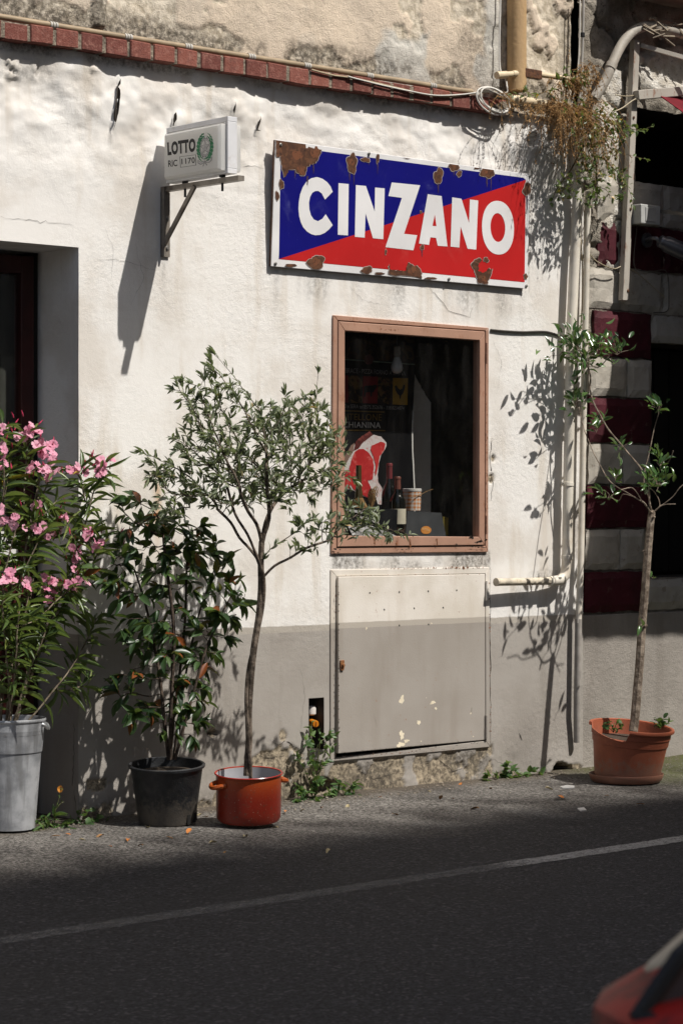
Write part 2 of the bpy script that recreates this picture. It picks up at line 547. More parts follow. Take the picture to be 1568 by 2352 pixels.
def wall_attrs(X, Z):
    PX, PY = proj(X, np.zeros_like(X), Z)
    n = fbm(X * 5, Z * 5, 71, 5); nv = fbm(X * 16, Z * 1.2, 73, 4)
    peel = peel_mask(X, Z, PX, PY)
    dirt = 0.85 * np.where((PX > 764) & (PX < 1124), 1, 0) * sst(1262, 1272, PY) * (1 - sst(1296, 1322, PY)) * sst(0.40, 0.62, n + 0.22 * sst(900, 1110, PX))
    base = np.interp(PX, [420, 760, 1125, 1340], [1830, 1750, 1715, 1750])
    dirt = np.maximum(dirt, 1.0 * sst(-8, 16, PY - base) * sst(0.32, 0.52, n) * np.where((PX > 755) & (PX < 1130), 1, 0.5))
    gl = np.interp(PX, [0, 165, 660, 1150, 1345], [1895, 1880, 1836, 1792, 1772])
    dirt = np.maximum(dirt, 0.8 * sst(-42, 0, PY - gl) * sst(0.3, 0.55, n))
    led = sst(-16, 0, np.interp(PX, [0, 1140], [96, 262]) - PY + 10)
    dirt = np.maximum(dirt, 0.75 * led * sst(0.3, 0.6, n))
    dirt = np.maximum(dirt, 0.6 * np.exp(-(((PX - 1225) / 55) ** 2 + ((PY - 330) / 60) ** 2)) * sst(0.35, 0.6, n))
    dirt = np.maximum(dirt, 0.55 * np.exp(-(((PX - 50) / 85) ** 2 + ((PY - 165) / 28) ** 2)) * sst(0.42, 0.6, n))
    dirt = np.maximum(dirt, 0.62 * np.where((PX > 640) & (PX < 1215), 1, 0) * sst(0, 16, PY - np.interp(PX, [630, 1210], [618, 668])) * (1 - sst(20, 100, PY - np.interp(PX, [630, 1210], [618, 668]))) * sst(0.42, 0.78, nv))
    dirt = np.maximum(dirt, 0.5 * np.exp(-(((PX - 1320) / 14) ** 2)) * sst(0.45, 0.6, n))
    dirt = np.maximum(dirt, 0.55 * np.exp(-(((PX - 1235) / 110) ** 2 + ((PY - 1322) / 20) ** 2)) * sst(0.4, 0.6, n))
    for cx, y0_, y1_, wd_, am_ in ((770, 1275, 1420, 9, .5), (1118, 1268, 1330, 12, .7), (632, 620, 760, 8, .5), (1205, 668, 800, 9, .5), (376, 600, 700, 6, .45), (545, 420, 470, 5, .3), (900, 640, 730, 22, .4), (1280, 770, 900, 8, .45), (255, 305, 420, 7, .35), (1180, 1345, 1420, 60, .4), (960, 230, 330, 30, .35), (330, 110, 200, 40, .35)):
        dirt = np.maximum(dirt, am_ * np.exp(-(((PX - cx) / wd_) ** 2)) * sst(y0_ - 6, y0_ + 4, PY) * (1 - sst(y0_ + 10, y1_, PY)) * sst(.3, .6, nv))
    yel = 0.75 * np.exp(-(((PX - 362) / 8) ** 2)) * sst(1095, 1130, PY) * (1 - sst(1160, 1310, PY)) * sst(0.3, 0.55, n)
    yel = np.maximum(yel, 0.12 * np.exp(-(((PX - 1040) / 25) ** 2 + ((PY - 720) / 18) ** 2)))
    return {'dirt': np.clip(dirt, 0, 1), 'peel': peel, 'yel': yel}

def grid_wall(name, xs, zs, y0, disp, attrs, holes, mt, parent, label=None):
    X, Z = np.meshgrid(xs, zs)
    Y = y0 + disp(X, Z)
    f = gidx(len(xs), len(zs))
    cx = (xs[:-1] + xs[1:]) / 2; cz = (zs[:-1] + zs[1:]) / 2
    CX, CZ = np.meshgrid(cx, cz)
    keep = np.ones(CX.shape, bool)
    for a, b, c, d in holes: keep &= ~((CX > a) & (CX < b) & (CZ > c) & (CZ < d))
    me = mesh_from(name, np.stack([X, Y, Z], -1).reshape(-1, 3), f[keep.ravel()], mt, True, attrs(X, Z))
    o = obj(name, me, parent)
    if label: o['label'] = label
    return o

def lines(lo, hi, step, extra=(), coarse=()):
    a = np.concatenate([np.arange(lo, hi, step), [hi], np.array(coarse, float)])
    ex = np.array(sorted(extra), float)
    for e in ex: a = a[np.abs(a - e) > step * 0.45]
    return np.unique(np.concatenate([a, ex]))

# openings in the wall
DOOR_X0, DOOR_X1 = W(-520, 1290).x, W(181, 1290).x
DOOR_Z = W(178, 568).z
WIN = (W(772, 1290).x, W(1116, 1290).x, W(940, 1262).z, W(940, 745).z)
CAB = (W(766, 1290).x, W(1118, 1290).x, W(940, 1728).z, W(940, 1312).z)
TAP = (W(709, 1660).x, W(744, 1660).x, W(726, 1722).z, W(726, 1603).z)
holes = [(DOOR_X0, DOOR_X1, -1, DOOR_Z), WIN, CAB, TAP]
ex = [DOOR_X0, DOOR_X1, WIN[0], WIN[1], CAB[0], CAB[1], TAP[0], TAP[1]]
ez = [DOOR_Z, WIN[2], WIN[3], CAB[2], CAB[3], TAP[2], TAP[3]]
xs = lines(XL, XC, 0.009, ex, [-9, -6, -4.5, -3.6])
zs = lines(-0.1, ZLEDGE + 0.03, 0.009, ez)
grid_wall('wall', xs, zs, 0.0, wall_disp, wall_attrs, holes, STUCCO, shop, 'white stucco wall with a grey painted base')

def plain(name, parent, boxes, mt, bevel=0.0, label=None):
    m = MB()
    for a, b in boxes: m.box(a, b)
    o = m.build(name, mt, parent, bevel=bevel)
    if label: o['label'] = label
    return o

REVEAL = 0.285
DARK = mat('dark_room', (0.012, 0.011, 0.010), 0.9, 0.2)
# the wall's thickness behind its face (door reveal, window niche)
m = MB()
m.box((DOOR_X1, 0.004, -0.05), (DOOR_X1 + 0.02, 0.5, DOOR_Z))                      # right jamb
m.box((DOOR_X0 - 0.02, 0.004, -0.05), (DOOR_X0, 0.5, DOOR_Z))
m.box((DOOR_X0 - 0.02, 0.004, DOOR_Z), (DOOR_X1 + 0.02, 0.5, DOOR_Z + 0.02))      # soffit
reveals = [m.build('reveal', STUCCO, shop)]
m = MB()
for (a, b, c, d), dp in ((TAP, 0.22),):
    m.box((a - 0.02, 0.006, c), (a, dp, d)); m.box((b, 0.006, c), (b + 0.02, dp, d))
    m.box((a, 0.006, d), (b, dp, d + 0.02)); m.box((a, 0.006, c - 0.02), (b, dp, c)); m.box((a, dp, c), (b, dp + 0.02, d))
reveals.append(m.build('reveal', mat('shaded_recess', (.055, .047, .038), .95, .3, 20), shop))  # recess shade put into a darker colour
for jm in reveals:
  for k in ('dirt', 'peel', 'yel'):
    jm.data.attributes.new(k, 'FLOAT', 'POINT')

# cracks: thin dark splits following the wall's face
CRACK = mat('crack_dark', (0.035, 0.028, 0.022), 0.95, 0.3)
def crack(mb, pts, wd, seed):
    r = random.Random(seed)
    P = [W(*p) for p in pts]
    out = []
    for i in range(len(P) - 1):
        L = (P[i + 1] - P[i]).length; n = max(2, int(L / 0.02))
        for j in range(n):
            q = P[i].lerp(P[i + 1], j / n)
            out.append((q.x + r.gauss(0, 0.003), q.z + r.gauss(0, 0.003)))
    out.append((P[-1].x, P[-1].z))
    A = np.array(out); T = np.gradient(A, axis=0); T /= np.linalg.norm(T, axis=1)[:, None] + 1e-9
    N = np.stack([-T[:, 1], T[:, 0]], 1)
    k = np.sin(np.linspace(0.12, math.pi - 0.12, len(A))) ** 0.6
    hw = (wd * k * np.array([r.uniform(0.4, 1.2) for _ in A]) / 2)[:, None]
    L1 = A + N * hw; L2 = A - N * hw
    V = np.concatenate([L1, L2]); Y = wall_disp(V[:, 0], V[:, 1]) - 0.0022
    v = [(a, y, b) for (a, b), y in zip(V, Y)]
    n = len(A)
    mb.add(v, [(i, i + 1, n + i + 1, n + i) for i in range(n - 1)])
CR = [
      ([(0, 497), (40, 503), (95, 510), (150, 513), (172, 522)], .0016), ([(220, 595), (290, 602), (360, 622)], .0014), ([(310, 560), (330, 640), (300, 700)], .001),
      ([(552, 380), (585, 383), (608, 388)], .0022), ([(800, 655), (830, 690), (880, 700)], .001), ([(985, 660), (1010, 690), (1030, 715), (1075, 727), (1085, 705)], .0022),
      ([(1124, 1300), (1125, 1400), (1124, 1500), (1126, 1600), (1125, 1715)], .0035), ([(758, 1310), (759, 1400), (757, 1480)], .0018),
      ([(757, 1590), (756, 1680), (760, 1748)], .002), ([(470, 1672), (480, 1686), (502, 1688)], .006), ([(620, 1700), (640, 1712), (655, 1702), (690, 1722)], .003),
      ([(585, 1730), (610, 1742), (650, 1738), (668, 1725)], .003), ([(690, 1530), (700, 1600), (688, 1680)], .001), ([(168, 1640), (172, 1720), (166, 1800), (175, 1870)], .003),
      ([(1130, 780), (1150, 830), (1140, 900)], .001), ([(1190, 1683), (1197, 1700)], .005), ([(240, 520), (262, 575), (255, 640)], .001), ([(430, 900), (500, 940), (560, 930)], .0009),
      ([(1128, 1000), (1124, 1060), (1130, 1100), (1127, 1150)], .004), ([(700, 1760), (730, 1745), (760, 1755)], .003), ([(800, 1760), (860, 1790), (930, 1770)], .002),
      ([(1010, 1745), (1040, 1770), (1060, 1765)], .004), ([(1130, 1745), (1180, 1762), (1200, 1790)], .002)]
m = MB()
for i, (p, wd) in enumerate(CR): crack(m, p, wd, 100 + i)
for p in ([(271, 182), (268.5, 200), (267, 225), (264, 242), (262.5, 262), (258, 285), (253, 304), (257, 283), (256, 262), (259, 240), (262, 222), (263, 205)], [(398.5, 259), (398, 276), (396, 290), (393.5, 290), (393.5, 276), (395, 264)], [(592, 266), (590, 282), (586, 299), (594, 302), (584, 301), (587, 282)], [(528.5, 234), (528, 255), (527, 272), (526, 255)]):
    V = [W(*q) for q in ragged(p, .5, 7, 3)]  # flat dark wedges painted for the shade behind lifted plaster
    m.poly([(v.x, float(wall_disp(np.array([[v.x]]), np.array([[v.z]]))[0, 0]) - .012, v.z) for v in V])
m.build('crack', CRACK, shop, kind='stuff')

# a plaster seam beside the window; a black tube paints its shadow line
m = MB()
pts = [W(1126, 758, -0.006), W(1160, 761, -0.008), W(1200, 763, -0.007), W(1245, 762, -0.008), W(1268, 766, -0.006), W(1292, 775, -0.004)]
m.tube(smooth_path(pts), 0.006, 6)
m.build('cable', mat('seam_shadow', (0.03, 0.025, 0.02), 0.6), shop)

# ------------------------------------------------------------------ brick course: every brick a piece of its own
def brick_mat():
    t = NT('red_brick')
    r = t.n('ShaderNodeObjectInfo').outputs['Random']
    n = t.noise(45, detail=5, rough=0.7)
    base = t.mix(r, (0.135, 0.043, 0.034), (0.245, 0.086, 0.062))
    c = t.mix(t.math('MULTIPLY', t.ramp(n, 0.46, 0.72), .7), base, (0.33, 0.16, 0.125))
    c = t.mix(t.math('MULTIPLY', t.ramp(t.noise(22, detail=6, rough=0.75), 0.5, 0.7), 0.7), c, (0.13, 0.055, 0.045))
    return t.done(t.pbr(c, 0.85, 0.25, 0, t.bump(t.noise(130, detail=4), 0.7, 0.006)))
BRICK = brick_mat()
LEDGE_OUT = 0.056
ZB = ZLEDGE; BH = 0.075
m = MB(); m.box((-9, -LEDGE_OUT + 0.003, ZB + 0.004), (W(1150, 230).x, 0.10, ZB + BH - 0.006))
MORTAR = mat('mortar', (0.20, 0.165, 0.125), 0.95, 0.35, 30, 0.9, 90, dirt=0.6)
ledge = m.build('brick_ledge', MORTAR, shop)
bx = W(12, 62, -LEDGE_OUT).x; pitch = W(71.5, 72, -LEDGE_OUT).x - bx
bx -= pitch * 3
rr = random.Random(5)
bmesh_v = None
for i in range(34):
    wj = pitch - 0.016 + rr.uniform(-0.004, 0.004)
    if bx + wj > W(1152, 250, -LEDGE_OUT).x + 0.14: break
    mm = MB()
    dz = rr.uniform(-0.003, 0.003); dy = rr.uniform(-0.006, 0.004)
    q = []
    for yy in (-LEDGE_OUT + dy, 0.02):
        for xx, zz in ((0, 0), (wj, 0), (wj, BH), (0, BH)):
            q.append((bx + xx + rr.uniform(-.0025, .0025), yy + rr.uniform(-.002, .002), ZB + dz + zz + rr.uniform(-.0025, .0025)))
    mm.hexa(q)
    mm.build('brick', BRICK, ledge, bevel=0.004, segs=1)
    bx += pitch

# ------------------------------------------------------------------ upper storey
def upper_mat():
    t = NT('peach_stucco')
    n = t.noise(3, detail=5); fine = t.noise(170, detail=4); med = t.noise(30, detail=5)
    peach = t.mix(t.ramp(n, 0.36, 0.64), (0.67, 0.56, 0.435), (0.565, 0.475, 0.375))
    peach = t.mix(t.math('MULTIPLY', t.ramp(t.noise(12, detail=4, sx=(1, 1, 0.3)), 0.55, 0.7), 0.4), peach, (0.66, 0.56, 0.43))
    mort = t.mix(t.ramp(med, 0.35, 0.65), (0.42, 0.36, 0.27), (0.66, 0.585, 0.47))
    c = t.mix(t.attr('mort'), peach, mort)
    c = t.mix(t.attr('blue'), c, (0.50, 0.49, 0.45))
    dd = t.math('MULTIPLY', t.attr('dirt'), t.ramp(t.noise(42, detail=6, rough=0.75), 0.28, 0.62))
    c = t.mix(dd, c, (0.085, 0.072, 0.055))
    return t.done(t.pbr(c, 0.9, 0.2, 0, t.bump(t.math('ADD', fine, t.math('MULTIPLY', med, 1.5)), 0.6, 0.008)))
PEACH = upper_mat()
ZU = ZB + BH
XU = W(1322, 100, 0.02).x
def up_masks(X, Z):
    PX, PY = proj(X, np.full_like(X, 0.02), Z)
    n = fbm(X * 6, Z * 6, 121, 5); n2 = fbm(X * 2.5, Z * 2.5, 131, 4)
    led = np.interp(PX, [0, 1140, 1400], [22, 208, 250])       # where the upper wall meets the course
    h = led - PY
    mort = sst(0.47, 0.5, n + 0.22 * (1 - sst(8, 42, h)) - 0.19)
    mort = np.maximum(mort, sst(0.50, 0.53, n + 0.14 * sst(860, 960, PX) - 0.17) * np.where(PX > 700, 1, 0))
    mort = np.maximum(mort, np.where((PX > 280) & (PX < 405), 1, 0) * sst(0.34, 0.38, n))
    mort = np.where(PX > 1195, np.maximum(mort, sst(0.42, 0.46, n + 0.08 * sst(1290, 1310, PX) + .02)), mort)
    dirt = 0.95 * (1 - sst(12, 62, h + 60 * (n2 - 0.5))) * sst(0.25, 0.5, n)
    dirt = np.maximum(dirt, 0.60 * sst(0.54, 0.68, n2 + 0.04 * np.sin(PX / 60)) * np.where(PX > 820, 1, 0.3))
    dirt = np.maximum(dirt, 0.9 * np.exp(-(((PX - 228) / 17) ** 4)))
    dirt = np.maximum(dirt, 0.55 * sst(1285, 1310, PX))
    blue = 0.8 * sst(0.54, 0.6, fbm(X * 3.1 + 7, Z * 3.1, 141, 4)) * np.where(PX > 800, 1, 0.15) * (1 - sst(1150, 1160, PX))
    return mort, np.clip(dirt, 0, 1), blue
def up_disp(X, Z):
    mo, di, bl = up_masks(X, Z)
    PX, PY = proj(X, np.full_like(X, 0.02), Z)
    y = 0.008 * mo + 0.005 * mo * (fbm(X * 30, Z * 30, 151, 4) - 0.5) * 2 - 0.012 * (fbm(X * 5, Z * 5, 161) - 0.5)
    y = y - 0.03 * np.exp(-(((PX - 228) / 15) ** 6)) * np.where(PY < 62, 1, 0)
    y = y + 0.03 * np.where(PX > 1212, 1, 0) - 0.009 * np.where(PX > 1212, 1, 0) * (1 - mo)
    y = y + 0.035 * np.where((PX > 1196) & (PX < 1216), 1, 0)
    return y
def up_attrs(X, Z):
    mo, di, bl = up_masks(X, Z)
    return {'mort': mo, 'dirt': di, 'blue': bl}
xs = lines(XL, XU, 0.011, [], [-9, -6, -4, -3.4])
zs = lines(ZU - 0.03, 4.15, 0.011, [], [4.6, 5.5, 7.0])
grid_wall('upper_wall', xs, zs, 0.02, up_disp, up_attrs, [], PEACH, shop, 'peach stucco upper wall flaking to grey mortar')
plain('roof', shop, [((-9.2, -0.35, 7.0), (XU + 0.02, 6, 7.15))], mat('roof_tile', (0.25, 0.12, 0.08)))
plain('dark_backing', shop, [((-9, 0.62, 0), (XC - 0.02, 0.66, 3.3)), ((XC - 0.03, 0.35, 0), (XC - 0.005, 0.62, 3.3)), ((-9, 0.1, 3.3), (XU, 0.2, 3.4))], DARK)  # unseen dark backing added behind the wall to stop light leaks

# ------------------------------------------------------------------ doorway
RED = mat('dark_red_paint', (0.038, 0.006, 0.005), 0.45, 0.2)
door = MB()
yd = REVEAL
x_a, x_b = W(50, 900, yd).x, W(79, 900, yd).x
zt = DOOR_Z - 0.02
door.box((x_a, yd, 0.02), (x_b, yd + 0.06, zt))
door.box((DOOR_X0 + 0.05, yd, zt - 0.08), (x_a, yd + 0.05, zt))
zr = W(20, 1318, yd).z; zr2 = W(20, 1364, yd).z
door.box((DOOR_X0 + 0.05, yd + 0.002, zr2), (x_a - 0.002, yd + 0.045, zr))
door.box((DOOR_X0 + 0.05, yd + 0.015, 0.06), (x_a - 0.002, yd + 0.04, zr2 - 0.003))
door.box((DOOR_X0 + 0.02, yd + 0.001, 0.02), (DOOR_X0 + 0.12, yd + 0.05, zt - 0.08))
dobj = door.build('shop_door', RED, shop, bevel=0.004)
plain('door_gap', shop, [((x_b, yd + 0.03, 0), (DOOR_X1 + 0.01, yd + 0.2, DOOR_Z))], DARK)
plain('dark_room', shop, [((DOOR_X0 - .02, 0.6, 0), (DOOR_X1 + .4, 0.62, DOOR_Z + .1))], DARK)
v = []; f = []
nx = 60
for i in range(nx + 1):
    t = i / nx
    x = DOOR_X0 + 0.06 + t * (W(46, 900, yd + .06).x - DOOR_X0 - 0.06)
    y = yd + 0.075 + 0.018 * math.sin(t * 46) + 0.006 * math.sin(t * 17)
    v += [(x, y, zr + 0.005), (x, y, zt - 0.085)]
    if i: f.append((2 * i - 2, 2 * i, 2 * i + 1, 2 * i - 1))
obj('curtain', mesh_from('curtain', v, f, mat('curtain_cloth', (0.035, 0.037, 0.030), 0.9, 0.2), True), dobj)
def glass_mat(name, tint=0.86, refl=1.0):
    t = NT(name)
    dust = t.ramp(t.noise(11, detail=5, sx=(1, 1, 0.25)), 0.42, 0.75)
    tr = t.n('ShaderNodeBsdfTransparent', {0: (tint, tint, tint * 0.98, 1)})
    df = t.n('ShaderNodeBsdfDiffuse', {0: (0.45, 0.43, 0.40, 1)})
    gl = t.n('ShaderNodeBsdfGlossy', {0: (refl, refl, refl, 1), 'Roughness': 0.02})
    g = t.n('ShaderNodeNewGeometry')
    c = t.math('ABSOLUTE', t.n('ShaderNodeVectorMath', {0: g.outputs['Incoming'], 1: g.outputs['Normal']}, operation='DOT_PRODUCT').outputs['Value'])
    fr = t.math('ADD', 0.05, t.math('MULTIPLY', t.math('POWER', t.math('SUBTRACT', 1.0, c), 5.0), 0.9))
    m1 = t.n('ShaderNodeMixShader', {0: t.math('MULTIPLY', dust, 0.016), 1: tr, 2: df})
    m2 = t.n('ShaderNodeMixShader', {0: fr, 1: m1, 2: gl})
    return t.done(m2)
GLASS = glass_mat('dusty_glass')
m = MB(); m.poly([(DOOR_X0 + 0.121, yd + 0.022, zr + 0.003), (x_a - 0.003, yd + 0.022, zr + 0.003), (x_a - 0.003, yd + 0.022, zt - 0.084), (DOOR_X0 + 0.121, yd + 0.022, zt - 0.084)]); m.build('pane', GLASS, dobj)

PAPER = mat('white_paper', (0.62, 0.61, 0.58), 0.8, 0.05)
INK = mat('black_ink', (0.012, 0.012, 0.014), 0.6, 0.0)
nq = [W(-40, 1218, yd + .018), W(41, 1222, yd + .018), W(41, 1278, yd + .018), W(-40, 1278, yd + .018)]
m = MB(); m.slab(nq[::-1], (0, -0.002, 0))
no = m.build('notice', PAPER)
tag(no, 'white paper notice stuck inside the dark shop door behind the pink oleander', 'notice')
m = MB(); off = (0, -0.003, 0)
text_quad(m, 'AREA', [W(17, 1234, yd + .018), W(36, 1235, yd + .018), W(36, 1245, yd + .018), W(17, 1244, yd + .018)], off, bold=.02)
text_quad(m, 'VIDEOSORVEGLIATA', [W(-36, 1249, yd + .018), W(38, 1251, yd + .018), W(38, 1261, yd + .018), W(-36, 1260, yd + .018)], off)
for i in range(4):
    m.poly([W(18, 1223 + 2.4 * i, yd + .015), W(34, 1223.4 + 2.4 * i, yd + .015), W(34, 1224.4 + 2.4 * i, yd + .015), W(18, 1224 + 2.4 * i, yd + .015)][::-1])
m.build('lettering', INK, no)

# ------------------------------------------------------------------ display window
def z3(a, b): return (746.5 + a * .25632, 712.0 + b * .25632)
def rust_paint(name, col, rustcol=(0.20, 0.065, 0.022), amount=0.6, low=None):
    t = NT(name)
    n = t.noise(5, detail=4)
    c = t.mix(t.ramp(n, 0.35, 0.65), col, tuple(q * 0.86 for q in col))
    c = t.mix(t.math('MULTIPLY', t.ramp(t.noise(30, detail=6, rough=0.7, sx=(1, 1, 0.35)), 0.56, 0.68), amount), c, rustcol)
    c = t.mix(t.math('MULTIPLY', t.ramp(t.noise(75, detail=3), 0.70, 0.74), amount), c, (0.06, 0.035, 0.03))
    return t.done(t.pbr(c, 0.5, 0.4, 0, t.bump(t.noise(120), 0.15, 0.004)))
BROWN = rust_paint('brown_frame_paint', (0.40, 0.232, 0.162), amount=0.45)

def ring(mb, outer, inner, yf, yb):
    O = [W(*p, yf) for p in outer]; I = [W(*p, yf) for p in inner]
    for i in range(4):
        j = (i + 1) % 4
        q = [O[i], O[j], I[j], I[i]]
        mb.slab(q[::-1], (0, yb - yf, 0))
m = MB()
ring(m, [z3(75, 45), z3(1465, 160), z3(1460, 2168), z3(60, 2183)], [z3(113, 92), z3(1438, 186), z3(1436, 2114), z3(104, 2130)], -0.012, 0.05)
wframe = m.build('window', BROWN, shop, bevel=0.002, segs=1)
m = MB()
ring(m, [z3(121, 101), z3(1431, 193), z3(1429, 2106), z3(112, 2121)], [z3(177, 185), z3(1385, 272), z3(1378, 2032), z3(177, 2022)], -0.019, 0.03)
m.build('sash', BROWN, wframe, bevel=0.003)
m = MB()
pq = [W(*z3(170, 178), 0.004), W(*z3(1392, 266), 0.004), W(*z3(1385, 2040), 0.004), W(*z3(170, 2030), 0.004)]
m.poly(pq[::-1])
m.build('pane', GLASS, wframe)
for a, b, c in ((1448, 295, 480), (1446, 1845, 2010)):
    m = MB(); p = W(*z3(a, b), -0.024); q = W(*z3(a, c), -0.024)
    mid = p.lerp(q, 0.48); mid2 = p.lerp(q, 0.5)
    m.tube([p, mid], 0.0068, 10); m.tube([mid2, q], 0.0075, 10)
    m.build('hinge', BROWN, wframe, smooth=True)
SHADOWGAP = mat('black_gap', (0.01, 0.009, 0.008), 0.9)
m = MB()
ring(m, [z3(95, 70), z3(1450, 172), z3(1447, 2136), z3(85, 2150)], [z3(150, 140), z3(1405, 230), z3(1402, 2070), z3(150, 2080)], 0.012, 0.04)
m.build('rebate', SHADOWGAP, wframe)

GRIME = mat('black_grime', (.035, .026, .020), .9, .4, 60)
RUSTD = mat('dark_rust', (.20, .075, .028), .85, .4, 60)
SPECK = random.Random(12)
def specks(parent, items, mt, mapper, yoff, name):
    m = MB()
    for (a0, b0, a1, b1, n_, sz, el) in items:
        for _ in range(n_):
            t_ = SPECK.random(); k_ = SPECK.uniform(.4, 1.2) * sz
            m.poly([W(*mapper(x, y), yoff) for x, y in blob2(a0 + (a1 - a0) * t_ + SPECK.gauss(0, 3), b0 + (b1 - b0) * t_ + SPECK.gauss(0, 3), k_, k_ * el, SPECK.randrange(9999), 9, .3)][::-1])
    m.build(name, mt, parent, kind='stuff')
specks(wframe, [(1340, 2085, 1445, 2060, 26, 7, .8), (1300, 2120, 1440, 2130, 22, 6, .6), (1280, 2025, 1330, 2045, 3, 11, 1.0), (1165, 2095, 1190, 2110, 2, 11, .8), (130, 88, 320, 105, 22, 4, .6), (610, 2150, 800, 2140, 14, 5, .6), (80, 2140, 140, 2150, 10, 7, .7)], GRIME, z3, -.0205, 'grime')
specks(wframe, [(440, 2050, 445, 2110, 10, 3, 4), (640, 2050, 642, 2100, 8, 3, 4), (762, 2050, 764, 2120, 12, 3.5, 4), (1000, 2045, 1003, 2110, 12, 3.5, 4), (1440, 400, 1452, 1800, 34, 4, 3), (500, 85, 1430, 165, 22, 4, .7), (505, 170, 690, 180, 8, 3, 2)], RUSTD, z3, -.0208, 'rust_drip')

# niche behind the glass
nx0, nx1 = WIN[0] - 0.03, WIN[1] - 0.005
nz0, nz1 = W(*z3(700, 2040), 0.02).z, WIN[3]
ND = 0.40
def plaster(name, a, b, sc=9):
    t = NT(name)
    c = t.mix(t.ramp(t.noise(sc, detail=6, rough=0.7), 0.40, 0.62), a, b)
    return t.done(t.pbr(c, 0.95, 0.2, 0, t.bump(t.noise(60, detail=5), 0.5, 0.01)))
DARKPLASTER = plaster('dark_mottled_plaster', (0.020, 0.018, 0.013), (0.055, 0.050, 0.036))  # near-black mottled plaster for the niche sides and the back patch
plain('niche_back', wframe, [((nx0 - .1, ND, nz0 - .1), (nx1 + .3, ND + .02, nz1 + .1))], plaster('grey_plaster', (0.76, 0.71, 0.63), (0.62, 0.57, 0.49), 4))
plain('niche_side', wframe, [((nx1, 0.03, nz0 - .1), (nx1 + .03, ND, nz1 + .1)), ((nx0 - .03, 0.03, nz0 - .1), (nx0, ND, nz1 + .1)), ((nx0, 0.03, nz1), (nx1, ND, nz1 + .03))], DARKPLASTER)
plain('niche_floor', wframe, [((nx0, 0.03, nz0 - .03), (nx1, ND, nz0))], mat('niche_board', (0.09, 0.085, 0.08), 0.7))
# dark patch on the back wall, beside the poster, with a slanting ragged edge
pt = ragged([z3(795, 200), z3(1010, 200), z3(1010, 900), z3(960, 850), z3(880, 730), z3(835, 650), z3(795, 560)], 1.2, 3)
m = MB(); m.poly([W(*p, ND - 0.003) for p in pt][::-1]); m.build('dark_patch', DARKPLASTER, wframe)

# poster in the niche
YP = 0.29
def P3(a, b, k=0.0): return W(*z3(a, b), YP - k)
BLACKP = mat('black_poster', (0.008, 0.008, 0.009), 0.35, 0.1)
m = MB()
pl = [(120, 190), (806, 240), (803, 500), (796, 700), (785, 900), (778, 1050), (780, 1250), (788, 1400), (796, 1590), (800, 2000), (120, 2000)]
m.slab([P3(*p) for p in pl][::-1], (0, 0.004, 0))
poster = m.build('meat_poster', BLACKP)
tag(poster, 'black butcher poster with a raw steak and animal squares behind the window glass', 'poster')
m = MB()
for i in range(4, 9):
    a, b = pl[i], pl[i + 1] if i + 1 < len(pl) else pl[i]
    m.poly([P3(a[0] - 3, a[1], .002), P3(b[0] - 3, b[1], .002), P3(b[0] + 9, b[1], .002), P3(a[0] + 8, a[1], .002)])
m.build('poster_edge', PAPER, poster)
def pmat(n, c, v=0.1, s=20, r=0.5): return mat(n, c, r, v, s)
REDI = pmat('red_print', (0.23, 0.02, 0.022)); YELI = pmat('yellow_print', (0.42, 0.24, 0.03)); GOLD = pmat('gold_print', (0.22, 0.14, 0.04))
def marble(name, a, b, c, s=26, lo=0.5, hi=0.6):
    t = NT(name)
    n = t.noise(s, detail=5, rough=0.6, dist=1.2); n2 = t.noise(s * 2.3, detail=4)
    col = t.mix(t.ramp(n, lo, hi), a, b); col = t.mix(t.ramp(n2, 0.58, 0.68), col, c)
    return t.done(t.pbr(col, 0.5, 0.4))
FOOD = marble('food_print', (0.02, 0.014, 0.01), (0.17, 0.10, 0.035), (0.09, 0.02, 0.015), 22)
MEAT = marble('steak_red', (0.50, 0.035, 0.035), (0.42, 0.02, 0.022), (0.58, 0.10, 0.09), 16, 0.4, 0.6)
MEATD = marble('steak_dark', (0.10, 0.022, 0.02), (0.20, 0.05, 0.04), (0.05, 0.015, 0.012), 14)
FAT = marble('steak_fat', (0.62, 0.58, 0.57), (0.55, 0.44, 0.43), (0.52, 0.22, 0.21), 18, 0.45, 0.7)
def flat(name, pts, mt, k=0.002, rag=0, seed=1):
    if rag: pts = ragged(pts, rag, seed, 4)
    m = MB(); m.poly([P3(x, y, k) for x, y in pts][::-1]); return m.build(name, mt, poster)
flat('photo_strip', [(120, 195), (800, 245), (800, 470), (120, 430)], marble('blurred_photo', (0.02, 0.015, 0.012), (0.11, 0.07, 0.03), (0.09, 0.02, 0.015), 14), .002)
flat('photo_square', [(205, 585), (335, 590), (332, 835), (205, 830)], FOOD)
flat('photo_square', [(472, 600), (605, 605), (600, 845), (470, 840)], FOOD)
flat('red_square', [(120, 582), (205, 585), (205, 830), (120, 826)], REDI)
flat('red_square', [(340, 592), (472, 598), (468, 838), (335, 835)], REDI)
flat('yellow_square', [(607, 608), (740, 612), (738, 852), (602, 846)], YELI)
flat('cow_print', [(346, 690), (360, 678), (430, 676), (442, 668), (462, 672), (466, 690), (452, 708), (440, 718), (436, 735), (420, 738), (418, 775), (408, 775), (404, 738), (372, 735), (362, 745), (356, 778), (347, 778), (350, 735)], INK, .004)
flat('rooster_print', [(622, 680), (640, 676), (652, 700), (670, 715), (690, 705), (700, 670), (712, 668), (714, 690), (708, 720), (696, 748), (680, 765), (676, 795), (668, 795), (664, 766), (645, 748), (630, 720)], INK, .004)
WHT = pmat('white_print', (0.60, 0.59, 0.57), .03)
DIM = pmat('grey_print', (0.32, 0.31, 0.30), .03)
m = MB()
